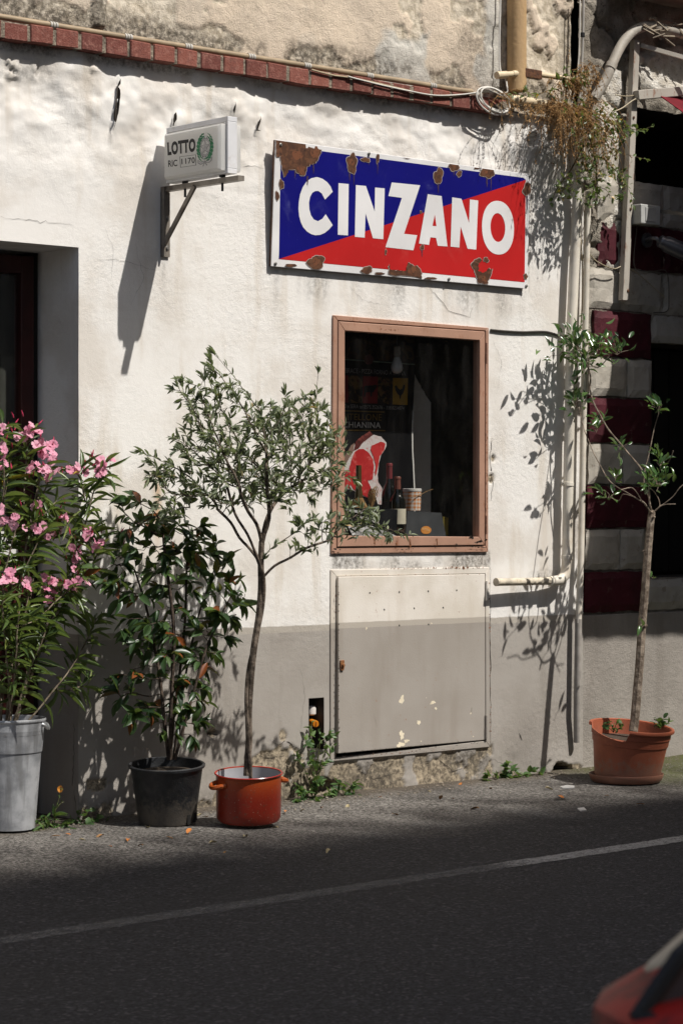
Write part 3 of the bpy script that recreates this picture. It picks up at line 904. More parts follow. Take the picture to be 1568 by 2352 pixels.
def ptext(m, s, q, bold=0.0, sp=1.0): text_quad(m, s, [P3(*p, .004) for p in q], spacing=sp, bold=bold)
ptext(m, 'LA BRACE - PIZZA FORNO A LEGNA', [(130, 516), (722, 550), (720, 588), (130, 560)])
ptext(m, 'PRANZO e SERA tel.0575.352676 - 338.8234874', [(60, 838), (708, 866), (706, 896), (60, 874)])
m.build('lettering', DIM, poster)
m = MB(); ptext(m, 'VITELLONE', [(150, 928), (507, 932), (504, 992), (150, 984)], sp=1.05); m.build('lettering', GOLD, poster)
m = MB(); ptext(m, 'CHIANINA', [(160, 1000), (497, 1006), (496, 1060), (160, 1052)], bold=.005, sp=1.05); m.build('lettering', WHT, poster)
flat('gold_rule', [(120, 896), (532, 910), (532, 920), (120, 906)], GOLD); flat('gold_rule', [(120, 1070), (537, 1076), (537, 1086), (120, 1080)], GOLD)
flat('steak_print', [(150, 1430), (175, 1370), (200, 1330), (240, 1260), (275, 1180), (330, 1130), (400, 1120), (440, 1120), (500, 1135), (550, 1190), (545, 1230), (500, 1300), (480, 1380), (470, 1470), (475, 1540), (510, 1600), (512, 1745), (470, 1740), (440, 1640), (390, 1690), (300, 1650), (240, 1610), (150, 1600)], FAT, .003, 1.5, 4)
flat('steak_print', [(255, 1262), (275, 1175), (330, 1130), (400, 1085), (428, 1118), (345, 1180), (300, 1242)], MEATD, .004, 2, 5)
flat('steak_print', [(150, 1370), (180, 1300), (235, 1210), (262, 1190), (255, 1262), (215, 1330), (180, 1390), (150, 1440)], pmat('steak_bone', (0.22, 0.14, 0.11)), .0038, 2, 9)
flat('steak_print', [(262, 1275), (300, 1246), (340, 1244), (390, 1278), (428, 1340), (436, 1400), (428, 1500), (423, 1520), (380, 1528), (415, 1600), (422, 1655), (390, 1686), (300, 1640), (250, 1600), (205, 1520), (215, 1420), (240, 1335)], MEAT, .005, 2, 6)
flat('steak_print', [(415, 1217), (450, 1202), (500, 1178), (540, 1200), (528, 1258), (488, 1312), (476, 1380), (462, 1465), (445, 1490), (452, 1400), (434, 1310), (406, 1252)], MEAT, .005, 2, 7)
flat('steak_print', [(180, 1450), (205, 1430), (225, 1560), (220, 1600), (178, 1585)], MEAT, .005, 2, 8)

# bulb, rail, bottles, cup and boxes in the niche: each a thing of its own
def niche(px_, py_, y): return W(*z3(px_, py_), y)
BULBW = mat('opal_plastic', (0.52, 0.52, 0.51), 0.35, 0.03)
p = niche(642, 500, .16)
t = thing('light_bulb', 'unlit white bulb hanging on a cord at the top of the window', 'light bulb', (p.x, p.y, niche(642, 575, .16).z))
m = MB(); zt_ = niche(645, 335, .16).z; zb = niche(642, 572, .16).z; R = 0.030; sc = (zt_ - zb)
m.lathe((p.x, p.y, zb), [(0.001, 0), (R * .55, .10 * R), (R * .9, .5 * R), (R, 1.0 * R), (R * .93, 1.4 * R), (R * .72, 2.0 * R), (R * .56, 2.5 * R), (R * .52, 2.7 * R)], 20)
m.build('globe', BULBW, t, smooth=True)
m = MB(); m.lathe((p.x, p.y, zb + 2.7 * R), [(R * .54, 0), (R * .54, .4 * R), (R * .6, .5 * R), (R * .58, 1.7 * R), (R * .3, 1.9 * R), (.003, 2.0 * R)], 16); m.build('socket', mat('socket_plastic', (0.30, 0.28, 0.25), 0.5), t, smooth=True)
m = MB(); m.tube([(p.x, p.y, zb + 4.6 * R), (p.x, p.y, nz1)], 0.004, 6); m.build('cord', mat('grey_cord', (0.12, 0.12, 0.13), 0.6), t)
m = MB(); m.tube([niche(130, 440, .25), niche(800, 487, .25)], 0.003, 6)
tag(m.build('shelf_edge', mat('pale_green_edge', (0.18, 0.24, 0.20), 0.3)), 'thin glass shelf edge crossing the poster above its wording', 'shelf')
m = MB(); c = niche(390, 445, .2); m.lathe(c, [(0.001, -.003), (.024, -.003), (.024, .003), (0.001, .003)], 24, axis=(0.25, 1, 0))
t = m.build('round_tag', mat('dull_red_card', (0.075, 0.02, 0.018), 0.6)); tag(t, 'small round dark red tag hanging behind the window glass', 'tag')
m = MB(); m.tube([c + Vector((0, 0, .024)), Vector((c.x, c.y, nz1))], 0.0012, 5); m.build('string', INK, t)

def bottle(name, label, px_, top, y, mt, caps, R, lab=None, h=None):
    b = niche(px_, top, y); z0 = nz0; H = b.z - z0
    t = thing(name, label, 'bottle', (b.x, b.y, z0))
    m = MB()
    m.lathe((b.x, b.y, z0), [(R * .9, 0), (R, .008), (R, H * .56), (R * .96, H * .61), (R * .72, H * .68), (R * .42, H * .74), (R * .37, H * .80), (R * .35, H * .95)], 28)
    m.build('body', mt, t, smooth=True)
    m = MB(); m.lathe((b.x, b.y, z0), [(R * .385, H * .79), (R * .375, H * .955), (R * .42, H * .96), (R * .42, H * .985), (R * .36, H * 1.0), (0.001, H * 1.0)], 20); m.build('capsule', caps, t, smooth=True)
    if lab:
        m = MB(); n = 12
        v = []; f = []
        for i in range(n + 1):
            a = -1.9 + 2.6 * i / n
            for zz in (H * lab[0], H * lab[1]): v.append((b.x + R * 1.012 * math.sin(a), b.y - R * 1.012 * math.cos(a), z0 + zz))
            if i: f.append((2 * i - 2, 2 * i, 2 * i + 1, 2 * i - 1))
        obj('bottle_label', mesh_from('bottle_label', v, f, lab[2], True), t)
    return t
BOTTLE = mat('dark_wine_glass', (0.006, 0.007, 0.006), 0.08, 0.0, spec=0.7)
bottle('wine_bottle', 'dark wine bottle with a cream label standing nearest the window glass', 648, 1492, .115, BOTTLE, mat('brown_capsule', (0.16, 0.06, 0.045), 0.4), 0.041, (.22, .47, mat('cream_label', (0.56, 0.53, 0.42), 0.7)))
bottle('wine_bottle', 'dark wine bottle with a tall dull red capsule behind the cream label bottle', 575, 1372, .19, BOTTLE, mat('red_capsule', (0.17, 0.03, 0.035), 0.4), 0.039, (.24, .48, mat('dark_label', (0.03, 0.025, 0.025), 0.6)))
b = niche(300, 1392, .14); H = b.z - nz0
t = thing('straw_flask', 'green glass flask with a straw covered belly at the left of the window', 'flask', (b.x, b.y, nz0))
m = MB(); m.lathe((b.x, b.y, nz0), [(.02, H * .45), (.02, H * .6), (.0145, H * .7), (.0135, H)], 18); m.build('neck', mat('olive_glass', (0.07, 0.05, 0.02), 0.1, spec=.7), t, smooth=True)
def straw_mat():
    t = NT('straw')
    c = t.mix(t.ramp(t.noise(60, detail=4, sx=(1, 1, 0.12)), 0.35, 0.65), (0.10, 0.055, 0.02), (0.33, 0.20, 0.085))
    return t.done(t.pbr(c, 0.8, 0.2, 0, t.bump(t.noise(120, sx=(1, 1, .1)), 1.0, .01)))
STRAW = straw_mat()
m = MB(); m.lathe((b.x, b.y, nz0), [(.034, 0), (.058, H * .08), (.064, H * .2), (.056, H * .36), (.03, H * .5), (.021, H * .55)], 36, wob=lambda a, z: 1 + .025 * math.sin(a * 18)); m.build('straw_cover', STRAW, t, smooth=True)
m = MB()
pp = niche(440, 1700, .12)
for i in range(26):
    a = random.uniform(-.7, .7); r_ = random.uniform(.03, .055)
    m.tube(smooth_path([pp + Vector((-.018, 0, -.05)), pp + Vector((r_ * math.sin(a) - .01, random.uniform(-.01, .01), r_ * .3)), pp + Vector((r_ * math.sin(a), random.uniform(-.01, .01), r_)), pp + Vector((r_ * .4 * math.sin(a) + .01, 0, r_ * 1.25))], 3), .0012, 4)
tag(m.build('raffia_bow', STRAW), 'loose straw bow standing between the flask and the dark bottles', 'bow')

def plaid():
    t = NT('orange_plaid')
    x, y, z = xyz(t)
    sx = t.math('GREATER_THAN', t.math('SINE', t.math('MULTIPLY', x, 330.0)), 0.0); sz = t.math('GREATER_THAN', t.math('SINE', t.math('MULTIPLY', z, 330.0)), 0.0)
    c = t.mix(t.math('MULTIPLY', t.math('ADD', sx, sz), 0.5), (0.62, 0.60, 0.55), (0.55, 0.20, 0.055))
    return t.done(t.pbr(c, 0.6, .3))
b1 = niche(778, 1600, .15); b0 = niche(778, 1797, .15); R = (niche(848, 1700, .15) - niche(708, 1700, .15)).x / 2
R *= 0.86
t = thing('paper_cup', 'orange and white checked paper cup with a white lid on a dark box', 'cup', b0)
m = MB(); m.lathe(b0, [(R * .92, 0), (R, (b1 - b0).z * .88)], 28); m.build('cup_body', plaid(), t, smooth=True)
m = MB(); m.lathe(b0, [(R * 1.02, (b1 - b0).z * .86), (R * 1.05, (b1 - b0).z * .9), (R * 1.03, (b1 - b0).z * .99), (R * .95, (b1 - b0).z), (0.001, (b1 - b0).z * .985)], 28); m.build('lid', PAPER, t, smooth=True)
GREYC = mat('charcoal_card', (0.055, 0.06, 0.065), 0.45, .15)
q = [niche(735, 1800, .10), niche(1040, 1818, .10), niche(1085, 2040, .10), niche(720, 2040, .10)]
m = MB(); m.slab(q[::-1], (0, .11, 0))
t = m.build('card_box', GREYC); tag(t, 'dark grey card box with an orange oval sticker under the checked cup', 'box')
m = MB(); m.poly([niche(x, y, .098) for x, y in blob2(903, 1972, 46, 36, 4, 20, .02)][::-1]); m.build('sticker', mat('orange_sticker', (0.58, 0.24, 0.055), 0.5), t)
m = MB(); text_quad(m, 'BUTTERA', [niche(868, 1950, .0965), niche(935, 1965, .0965), niche(935, 1985, .0965), niche(868, 1968, .0965)], bold=.01); m.build('lettering', pmat('pale_print', (.68, .5, .25)), t)
q = [niche(130, 1765, .06), niche(648, 1788, .06), niche(640, 2040, .06), niche(130, 2040, .06)]
m = MB(); m.slab(q[::-1], (0, .03, 0))
t = m.build('sign_tray', mat('glossy_black_card', (0.012, 0.013, 0.015), 0.2, spec=.6)); tag(t, 'glossy black counter sign with tilted white wording at the bottom of the window', 'sign')
m = MB()
text_quad(m, 'CARTE DA GRIGLIA', [niche(255, 1795, .058), niche(492, 1838, .058), niche(492, 1858, .058), niche(255, 1815, .058)])
text_quad(m, 'TAGLI E RAZZE', [niche(293, 1838, .058), niche(482, 1888, .058), niche(480, 1916, .058), niche(290, 1862, .058)], bold=.025)
m.build('lettering', WHT, t)
m = MB()
m.slab([niche(200, 1930, .05), niche(420, 1935, .05), niche(640, 2025, .05), niche(250, 2030, .05)][::-1], (0, .004, 0))
m.slab([niche(180, 1780, .055), niche(330, 1800, .055), niche(345, 1830, .055), niche(180, 1795, .055)][::-1], (0, .002, 0))
tag(m.build('plastic_wrap', mat('shiny_wrap', (0.50, 0.51, 0.52), 0.15, .5, 30, spec=.8)), 'crumpled shiny plastic wrap lying in front of the black counter sign', 'wrapper')
m = MB(); m.tube(smooth_path([niche(770, 1680, .10), niche(850, 1655, .10), niche(910, 1625, .10), niche(965, 1605, .10)]), .0018, 5)
tag(m.build('twig', STRAW), 'thin dry twig leaning past the checked cup', 'twig')
m = MB(); m.slab([niche(1055, 1850, .16), niche(1100, 1862, .16), niche(1100, 2040, .16), niche(1060, 2040, .16)][::-1], (0, .03, 0))
tag(m.build('yellow_packet', mat('yellow_packet', (0.19, 0.15, 0.03), .5)), 'dull yellow packet half hidden behind the dark card box', 'packet')

# ------------------------------------------------------------------ metal hatch under the window
def z4(a, b): return (746.46 + a * .25632, 1263.2 + b * .25632)
def painted_steel():
    t = NT('painted_steel')
    x, y, z = xyz(t)
    st = t.noise(11, detail=4, sx=(1, 1, 0.15)); bl = t.noise(3.2, detail=4)
    white = t.mix(t.ramp(bl, 0.4, 0.62), (0.69, 0.645, 0.58), (0.60, 0.55, 0.475))
    grey = t.mix(t.ramp(bl, 0.35, 0.65), (0.335, 0.305, 0.27), (0.30, 0.27, 0.235))
    white = t.mix(t.math('MULTIPLY', t.ramp(st, 0.5, 0.7), 0.4), white, (0.50, 0.43, 0.35))
    grey = t.mix(t.math('MULTIPLY', t.ramp(st, 0.5, 0.7), 0.35), grey, (0.25, 0.215, 0.18))
    edge = t.math('ADD', z, t.math('MULTIPLY', t.math('SUBTRACT', t.noise(9), 0.5), 0.006))
    top = t.ramp(edge, ZP + 0.004, ZP + 0.009)
    band = t.math('MULTIPLY', t.ramp(edge, ZP - 0.022, ZP - 0.018), t.math('SUBTRACT', 1.0, top))
    c = t.mix(top, grey, white); c = t.mix(t.math('MULTIPLY', band, 0.55), c, (0.48, 0.43, 0.36))
    c = t.mix(t.math('MULTIPLY', t.ramp(t.noise(36, detail=6, rough=.72), 0.64, 0.70), 0.55), c, (0.26, 0.10, 0.04))
    return t.done(t.pbr(c, 0.62, 0.35, 0, t.bump(t.noise(140), .2, .004)))
STEEL = painted_steel()
m = MB()
ring(m, [z4(50, 178), z4(1470, 155), z4(1478, 1765), z4(50, 1895)], [z4(100, 236), z4(1436, 212), z4(1440, 1712), z4(97, 1862)], -0.007, 0.05)
hatch = m.build('metal_hatch', STEEL, shop, bevel=0.002, segs=1)
plain('hatch_inside', hatch, [((CAB[0] - .01, 0.045, CAB[2] - .02), (CAB[1] + .01, 0.06, CAB[3] + .02))], SHADOWGAP)
# the leaf stands a little open at its left edge
c0 = [W(*z4(118, 240), -0.022), W(*z4(1431, 215), -0.007), W(*z4(1434, 1702), -0.007), W(*z4(118, 1824), -0.028)]
m = MB(); m.slab(c0[::-1], (0, 0.022, 0)); leafo = m.build('hatch_leaf', STEEL, hatch, bevel=0.003)
n_ = (c0[1] - c0[0]).cross(c0[3] - c0[0]).normalized()
if n_.y > 0: n_ = -n_
def HL(a, b, k=0.0015): return WP(*z4(a, b), c0[0].lerp(c0[2], .5), n_) + n_ * k
def on_leaf(a, b, k=0.0012):
    p = W(*z4(a, b), -0.015)
    for _ in range(2):
        # bilinear height of the leaf's face at this x, z
        s_ = (p.x - c0[0].x) / (c0[1].x - c0[0].x); u_ = (c0[0].z - p.z) / (c0[0].z - c0[3].z)
        yy = (c0[0].y * (1 - s_) + c0[1].y * s_) * (1 - u_) + (c0[3].y * (1 - s_) + c0[2].y * s_) * u_
        p = W(*z4(a, b), yy - k)
    return p
for a, b in ((400, 385), (664, 377), (923, 370), (1177, 362), (530, 535), (797, 523), (1056, 517), (664, 677), (925, 668)):
    m = MB(); m.poly([on_leaf(x, y) for x, y in blob2(a, b, 6.0, 8.5, a, 10, .12)][::-1]); m.build('bolt_hole', SHADOWGAP, hatch)
CHIP = mat('cream_undercoat', (0.68, 0.60, 0.45), 0.8)
for i, (a, b, rx, ry) in enumerate(((686, 1342, 19, 38), (965, 1366, 18, 16), (948, 1376, 9, 9), (990, 1420, 10, 12), (1303, 1465, 5, 9), (838, 1547, 14, 22), (686, 1658, 21, 36), (728, 1712, 19, 17), (675, 1745, 38, 20), (859, 1714, 5, 6), (370, 703, 7, 12), (1325, 1672, 4, 5), (952, 657, 6, 6), (905, 1325, 3, 4))):
    m = MB(); m.poly([on_leaf(x, y) for x, y in blob2(a, b, rx, ry, 40 + i, 26, .3)][::-1]); m.build('paint_chip', CHIP, hatch)
m = MB()
for i, (a, b, rx, ry, sl) in enumerate(((450, 1530, 9, 60, .3), (1008, 990, 7, 16, 0), (1310, 1440, 5, 34, -.1))):
    m.poly([on_leaf(x + (y - b) * sl * .7, y, .0009) for x, y in blob2(a, b, rx, ry, 70 + i, 22, .2)][::-1])
m.build('scuff', mat('scuffed_grey', (0.255, 0.225, 0.195), .8), hatch, kind='stuff')
for a, b, c in ((1447, 278, 455), (1444, 1480, 1690)):
    m = MB(); p = W(*z4(a, b), -0.013); q = W(*z4(a, c), -0.013)
    m.tube([p, p.lerp(q, .49)], 0.0075, 10); m.tube([p.lerp(q, .51), q], 0.0085, 10)
    m.build('hinge', STEEL, hatch, smooth=True)
specks(hatch, [(470, 168, 1460, 157, 60, 5, .7), (120, 236, 1430, 214, 60, 4.5, .6), (98, 300, 96, 1850, 46, 4, 2), (1472, 250, 1478, 1760, 30, 3.5, 2), (150, 1850, 900, 1800, 24, 5, .6), (1050, 160, 1290, 158, 16, 4, 3.5)], RUSTD, z4, -.0085, 'rust_edge')
specks(hatch, [(120, 300, 122, 1800, 40, 3.5, 2.5), (140, 1815, 1420, 1700, 50, 4, .6), (110, 1855, 1440, 1722, 40, 5, .6)], GRIME, z4, -.029, 'grime')
RUSTY = marble('rusty_iron', (0.22, 0.095, 0.035), (0.10, 0.045, 0.022), (0.33, 0.19, 0.09), 60)
m = MB(); p = on_leaf(147, 1032, -.002)
m.slab([on_leaf(x, y, -.001) for x, y in ((128, 990), (162, 985), (166, 1040), (158, 1078), (134, 1080), (128, 1040))][::-1], (0, -.009, 0))
m.tube([p, p + Vector((0, -.02, 0))], .007, 10)
m.build('lock', RUSTY, hatch, bevel=.001, segs=1)

# ------------------------------------------------------------------ gas tap in its recess
ORANGE = mat('orange_plastic', (0.62, 0.20, 0.012), 0.4, .06)
p = W(714, 1640, .045); 
t = thing('gas_tap', 'orange capped gas tap in a narrow wall recess beside the metal hatch', 'gas tap', p)
m = MB(); m.lathe(W(715, 1632, .05), [(.001, .024), (.018, .022), (.022, .012), (.022, -.016), (.018, -.020), (.013, -.022)], 18); m.build('pipe_end', mat('white_fitting', (.62, .58, .54), .4), t, smooth=True)
a = W(711, 1657, .065); b_ = W(725.5, 1663, -0.012); ax = (b_ - a)
m = MB(); m.lathe(a, [(.013, 0), (.0155, ax.length * .3), (.0165, ax.length * .92), (.0145, ax.length), (.001, ax.length + .0005)], 24, axis=ax); m.build('cap', ORANGE, t, smooth=True)
axn = ax.normalized(); side = axn.cross(UP).normalized(); upv = side.cross(axn)
m = MB(); m.slab([b_ + axn * .0012 + side * sx + upv * sz for sx, sz in ((-.0035, -.011), (.0035, -.011), (.0035, .011), (-.0035, .011))], axn * .0012); m.build('slot', mat('deep_orange', (.30, .085, .006), .5), t)
m = MB(); m.tube([W(713, 1655, .07), W(713, 1730, .07)], .011, 10); m.build('riser', mat('dull_pipe', (.16, .14, .11), .6), t, smooth=True)

# ------------------------------------------------------------------ enamel sign
def z2(a, b): return (608.7 + a * .4028, 298.6 + b * .4028)
sBL = W(*z2(35, 775), -0.024); sBR = W(*z2(1490, 905), -0.024)
sTL = W(*z2(62, 55), -0.058); sTR = W(*z2(1515, 255), -0.058)
sN = (sBR - sBL).cross(sTL - sBL).normalized()
if sN.y > 0: sN = -sN
sC = (sBL + sBR + sTL + sTR) / 4
def S(a, b, k=0.0): return WP(*z2(a, b), sC + sN * 0, sN) + sN * k
def enamel(name, col, wear=(0.55, 0.55, 0.57), amt=0.3, rough=0.22):
    t = NT(name)
    n = t.noise(7, detail=6, rough=0.75, dist=0.6); n2 = t.noise(3.0, detail=3)
    c = t.mix(t.ramp(n2, 0.3, 0.7), col, tuple(q * 0.86 for q in col))
    c = t.mix(t.math('MULTIPLY', t.math('MULTIPLY', t.ramp(n, 0.55, 0.75), t.ramp(n2, 0.35, 0.65)), amt), c, wear)
    c = t.mix(t.math('MULTIPLY', t.ramp(t.noise(95, detail=2), 0.72, 0.76), amt), c, wear)
    return t.done(t.pbr(c, t.math('ADD', rough + .1, t.math('MULTIPLY', n, 0.15)), 0.3))
EWHITE = enamel('white_enamel', (0.78, 0.77, 0.765), (0.45, 0.40, 0.34), 0.3)
EBLUE = enamel('blue_enamel', (0.006, 0.006, 0.165), (0.16, 0.17, 0.40), 0.30)
ERED = enamel('red_enamel', (0.50, 0.019, 0.019), (0.62, 0.12, 0.10), 0.3)
RUST = marble('rust', (0.075, 0.034, 0.020), (0.135, 0.060, 0.031), (0.04, 0.02, 0.014), 30, .42, .6)
sign = thing('enamel_sign', 'rusty blue and red enamel sign reading CINZANO above the shop window', 'sign', sC)
m = MB(); m.slab([S(60, 53), S(1515, 253), S(1490, 905), S(35, 777)], -sN * 0.005)
m.build('plate', EWHITE, sign, bevel=.002)
m = MB(); m.slab([S(63, 56, -.006), S(1512, 255, -.006), S(1487, 902, -.006), S(38, 775, -.006)], -sN * 0.014); m.build('folded_edge', RUST, sign)
m = MB()
ring_pts = [S(60, 53, -.017), S(1515, 253, -.017), S(1490, 905, -.017), S(35, 777, -.017)]
def spoly(name, pts, mt, k, kind=None):
    m = MB()
    for p in pts: m.poly([S(x, y, k) for x, y in p])
    return m.build(name, mt, sign, kind=kind)
spoly('blue_field', [[(90, 90), (1470, 272), (1484, 284), (78, 736), (80, 690)]], EBLUE, .0008)
spoly('red_field', [[(1484, 284), (1477, 868), (78, 736)]], ERED, .0008)
def lettr(pts): return spoly('letter', [pts], EWHITE, .0016)
def C_letter():
    out = [(340, 397), (384, 352), (372, 322), (352, 297), (326, 278), (295, 268), (262, 275), (236, 293), (214, 325), (199, 365), (191, 410), (189, 450), (193, 490), (202, 525), (216, 555), (238, 579), (262, 594), (285, 600), (312, 598), (338, 587), (362, 568), (384, 542), (344, 480), (325, 506), (300, 520), (276, 510), (260, 486), (251, 452), (249, 415), (255, 382), (268, 358), (285, 348), (303, 348), (322, 362)]
    return lettr(out)
C_letter()
lettr([(417, 303), (475, 308), (471, 601), (413, 597)])
lettr([(516, 314), (573, 319), (623, 465), (625, 328), (680, 333), (672, 623), (613, 617), (571, 475), (566, 614), (510, 609)])
lettr([(720, 299), (882, 315), (790, 592), (865, 600), (843, 686), (684, 668), (778, 387), (701, 376)])
lettr([(925, 366), (1004, 377), (1037, 664), (982, 660), (972, 615), (940, 612), (932, 655), (875, 647)])
lettr([(1064, 384), (1117, 392), (1160, 530), (1165, 396), (1212, 402), (1201, 682), (1152, 677), (1112, 550), (1105, 670), (1055, 665)])
v = []; f = []
n = 44
for i in range(n):
    a = 2 * math.pi * i / n
    ex_ = lambda c: math.copysign(abs(c) ** 0.92, c)
    v += [S(1325 + 91 * ex_(math.cos(a)), 557 + 153 * ex_(math.sin(a)) + 8 * math.cos(a), .0016), S(1324 + 42 * math.cos(a), 556 + 82 * math.sin(a) + 5 * math.cos(a), .0016)]
    j = (i + 1) % n
    f.append((2 * i, 2 * j, 2 * j + 1, 2 * i + 1))
obj('letter', mesh_from('letter', v, f, EWHITE), sign)
spoly('letter_counter', [[(965, 482), (974, 548), (952, 546)]], ERED, .0021)
rp = []
rp.append(ragged([(60, 53), (225, 75), (232, 108), (245, 100), (318, 110), (318, 125), (300, 165), (280, 190), (240, 205), (228, 250), (205, 265), (168, 225), (135, 225), (118, 265), (105, 270), (92, 190), (85, 150), (64, 160)], 4, 3))
for i, (cx, cy, rx, ry) in enumerate(((92, 310, 13, 28), (68, 375, 10, 26), (493, 190, 31, 52), (570, 170, 24, 14), (640, 158, 8, 32), (985, 262, 24, 46), (1073, 210, 29, 24), (1104, 250, 14, 17), (1265, 242, 36, 34), (1490, 338, 23, 35), (290, 757, 44, 44), (578, 799, 31, 20), (893, 668, 10, 16), (886, 468, 6, 9), (686, 695, 5, 15), (1257, 740, 14, 14), (810, 158, 22, 5), (945, 172, 12, 5), (940, 845, 30, 6), (145, 772, 34, 8), (650, 818, 28, 6), (1205, 215, 14, 8), (1482, 835, 12, 14), (180, 95, 6, 6))):
    rp.append(blob2(cx, cy, rx, ry, 200 + i, 26, .2))
rp.append(ragged([(702, 800), (705, 765), (715, 800), (765, 800), (800, 800), (815, 757), (835, 772), (870, 775), (890, 810), (890, 842), (700, 824)], 4, 5))
rp.append(ragged([(1185, 745), (1215, 728), (1235, 740), (1215, 760), (1212, 800), (1240, 815), (1255, 808), (1270, 790), (1290, 795), (1285, 830), (1265, 855), (1268, 880), (1212, 872), (1200, 830), (1185, 795), (1170, 770)], 4, 6))
rim = []
for i, p in enumerate(rp):
    c = np.mean(p, 0); rim.append([tuple(c + (np.array(q) - c) * (1 + 3.2 / max(20, np.linalg.norm(np.array(q) - c)))) for q in p])
def inside(p): return [(min(max(x, 40), 1511), min(max(y, 58 + (x - 60) * .137), 772 + (x - 35) * .0893)) for x, y in p]
spoly('chipped_rim', [inside(p) for p in rim], mat('chipped_enamel_edge', (.40, .35, .32), .5), .0022, 'stuff')
spoly('rust_patch', [inside(p) for p in rp], RUST, .0027, 'stuff')
spoly('rust_run', [ragged([(a - w_, b), (a + w_, b), (a + w_ * .6, b + l_ * .6), (a, b + l_), (a - w_ * .7, b + l_ * .5)], 1.2, i) for i, (a, b, w_, l_) in enumerate(((480, 235, 4, 60), (505, 238, 3, 85), (985, 305, 4, 55), (1262, 272, 5, 60), (1285, 268, 3, 90), (240, 262, 5, 70), (275, 195, 4, 60), (590, 148, 3, 60), (640, 185, 3, 70), (892, 682, 3, 50), (1490, 370, 4, 120), (1075, 232, 3, 40), (170, 228, 4, 55)))], mat('rust_stain', (.055, .030, .055), .6), .0019, 'stuff')
inner = [blob2(cx, cy, rx, ry, 300 + i, 16, .3) for i, (cx, cy, rx, ry) in enumerate(((178, 150, 34, 30), (283, 130, 22, 34), (205, 225, 22, 28), (490, 185, 14, 22), (1255, 240, 10, 12), (1075, 205, 9, 9), (835, 800, 26, 22), (290, 752, 22, 22), (1245, 850, 14, 18)))]
spoly('rust_patch', inner, marble('bright_rust', (0.17, 0.066, 0.032), (0.11, 0.048, 0.027), (0.05, .02, .012), 40), .0031, 'stuff')
ZINC = mat('zinc_screw', (0.30, 0.29, 0.27), 0.4, .2, metal=.7)
for a, b in ((88, 84), (590, 135), (1507, 262), (58, 762), (1045, 850), (1486, 890)):
    m = MB(); p = S(a, b, .001)
    m.lathe(p, [(.0085, 0), (.0085, .002), (.005, .0035), (.005, .007), (.001, .0072)], 12, axis=sN); m.build('screw', ZINC, sign)
m = MB()
for a, b in ((100, 100), (1490, 285), (70, 750), (1470, 870)):
    p = S(a, b, -.018); m.tube([p, Vector((p.x, 0.01, p.z))], .006, 6)
m.build('stand_off', RUST, sign)

# ------------------------------------------------------------------ light box on its bracket
xs_ = -1.495
LB = thing('light_box', 'white LOTTO light box on a steel wall bracket above the doorway', 'light box', (xs_, 0, 2.3))
ALU = mat('white_aluminium', (0.66, 0.66, 0.67), 0.35, .06, dirt=.35, dirtcol=(.30, .23, .16), dscale=9)
ACR = NT('white_acrylic')
_p = ACR.pbr((.80, .80, .79), .25, .4); _t = ACR.n('ShaderNodeBsdfTranslucent', {0: (.86, .85, .82, 1)})
ACR = ACR.done(ACR.n('ShaderNodeMixShader', {0: .55, 1: _p, 2: _t}))
y0, y1, zb_, zt2 = -0.052, -0.490, 2.797, 3.043
hw = 0.026
m = MB()
th = 0.022
m.box((xs_ - hw, y1, zb_), (xs_ + hw, y0, zb_ + th)); m.box((xs_ - hw, y1, zt2 - th), (xs_ + hw, y0, zt2))
m.box((xs_ - hw, y1, zb_ + th), (xs_ + hw, y1 + .022, zt2 - th)); m.box((xs_ - hw, y0 - .012, zb_ + th), (xs_ + hw, y0, zt2 - th))
m.build('casing', ALU, LB, bevel=.002)
def face(sgn):
    m = MB(); a = .02; xo = xs_ + sgn * 0.064; xi = xs_ + sgn * 0.012
    za, zb2, ya, yb = 2.808, 3.010, -.079, -.477
    k = .010
    V = [(xi, ya, za), (xi, yb, za), (xi, yb, zb2), (xi, ya, zb2), (xo - sgn * .012, ya, za), (xo - sgn * .012, yb, za), (xo - sgn * .012, yb, zb2), (xo - sgn * .012, ya, zb2),
         (xo, ya - k, za + k), (xo, yb + k, za + k), (xo, yb + k, zb2 - k), (xo, ya - k, zb2 - k)]
    Fc = [(0, 1, 2, 3)] + [(i, (i + 1) % 4, 4 + (i + 1) % 4, 4 + i) for i in range(4)] + [(4 + i, 4 + (i + 1) % 4, 8 + (i + 1) % 4, 8 + i) for i in range(4)] + [(8, 9, 10, 11)]
    m.add(V, Fc); return m.build('face', ACR, LB, bevel=.002)
f1 = face(-1); face(1)
XF = xs_ - 0.0648
def z1(a, b): return (344.5 + a * .1514, 252.7 + b * .1514)
def L(a, b, k=0.0): return WX(*z1(a, b), XF - k)
m = MB()
text_quad(m, 'LOTTO', [L(262, 490), L(690, 424), L(692, 632), L(270, 692)], bold=.055, spacing=1.12)
text_quad(m, 'RIC', [L(276, 765), L(415, 752), L(418, 850), L(280, 866)], bold=.018)
text_quad(m, '1170', [L(478, 738), L(680, 712), L(684, 803), L(482, 826)], bold=.018, spacing=1.1)
fr = [(452, 706), (700, 676), (703, 838), (462, 873)]
for i in range(4):
    a, b = Vector(fr[i]), Vector(fr[(i + 1) % 4]); c = Vector((580, 772))
    ia, ib = a + (c - a).normalized() * 9, b + (c - b).normalized() * 9
    m.poly([L(*a), L(*b), L(*ib), L(*ia)])
m.build('lettering', INK, f1)
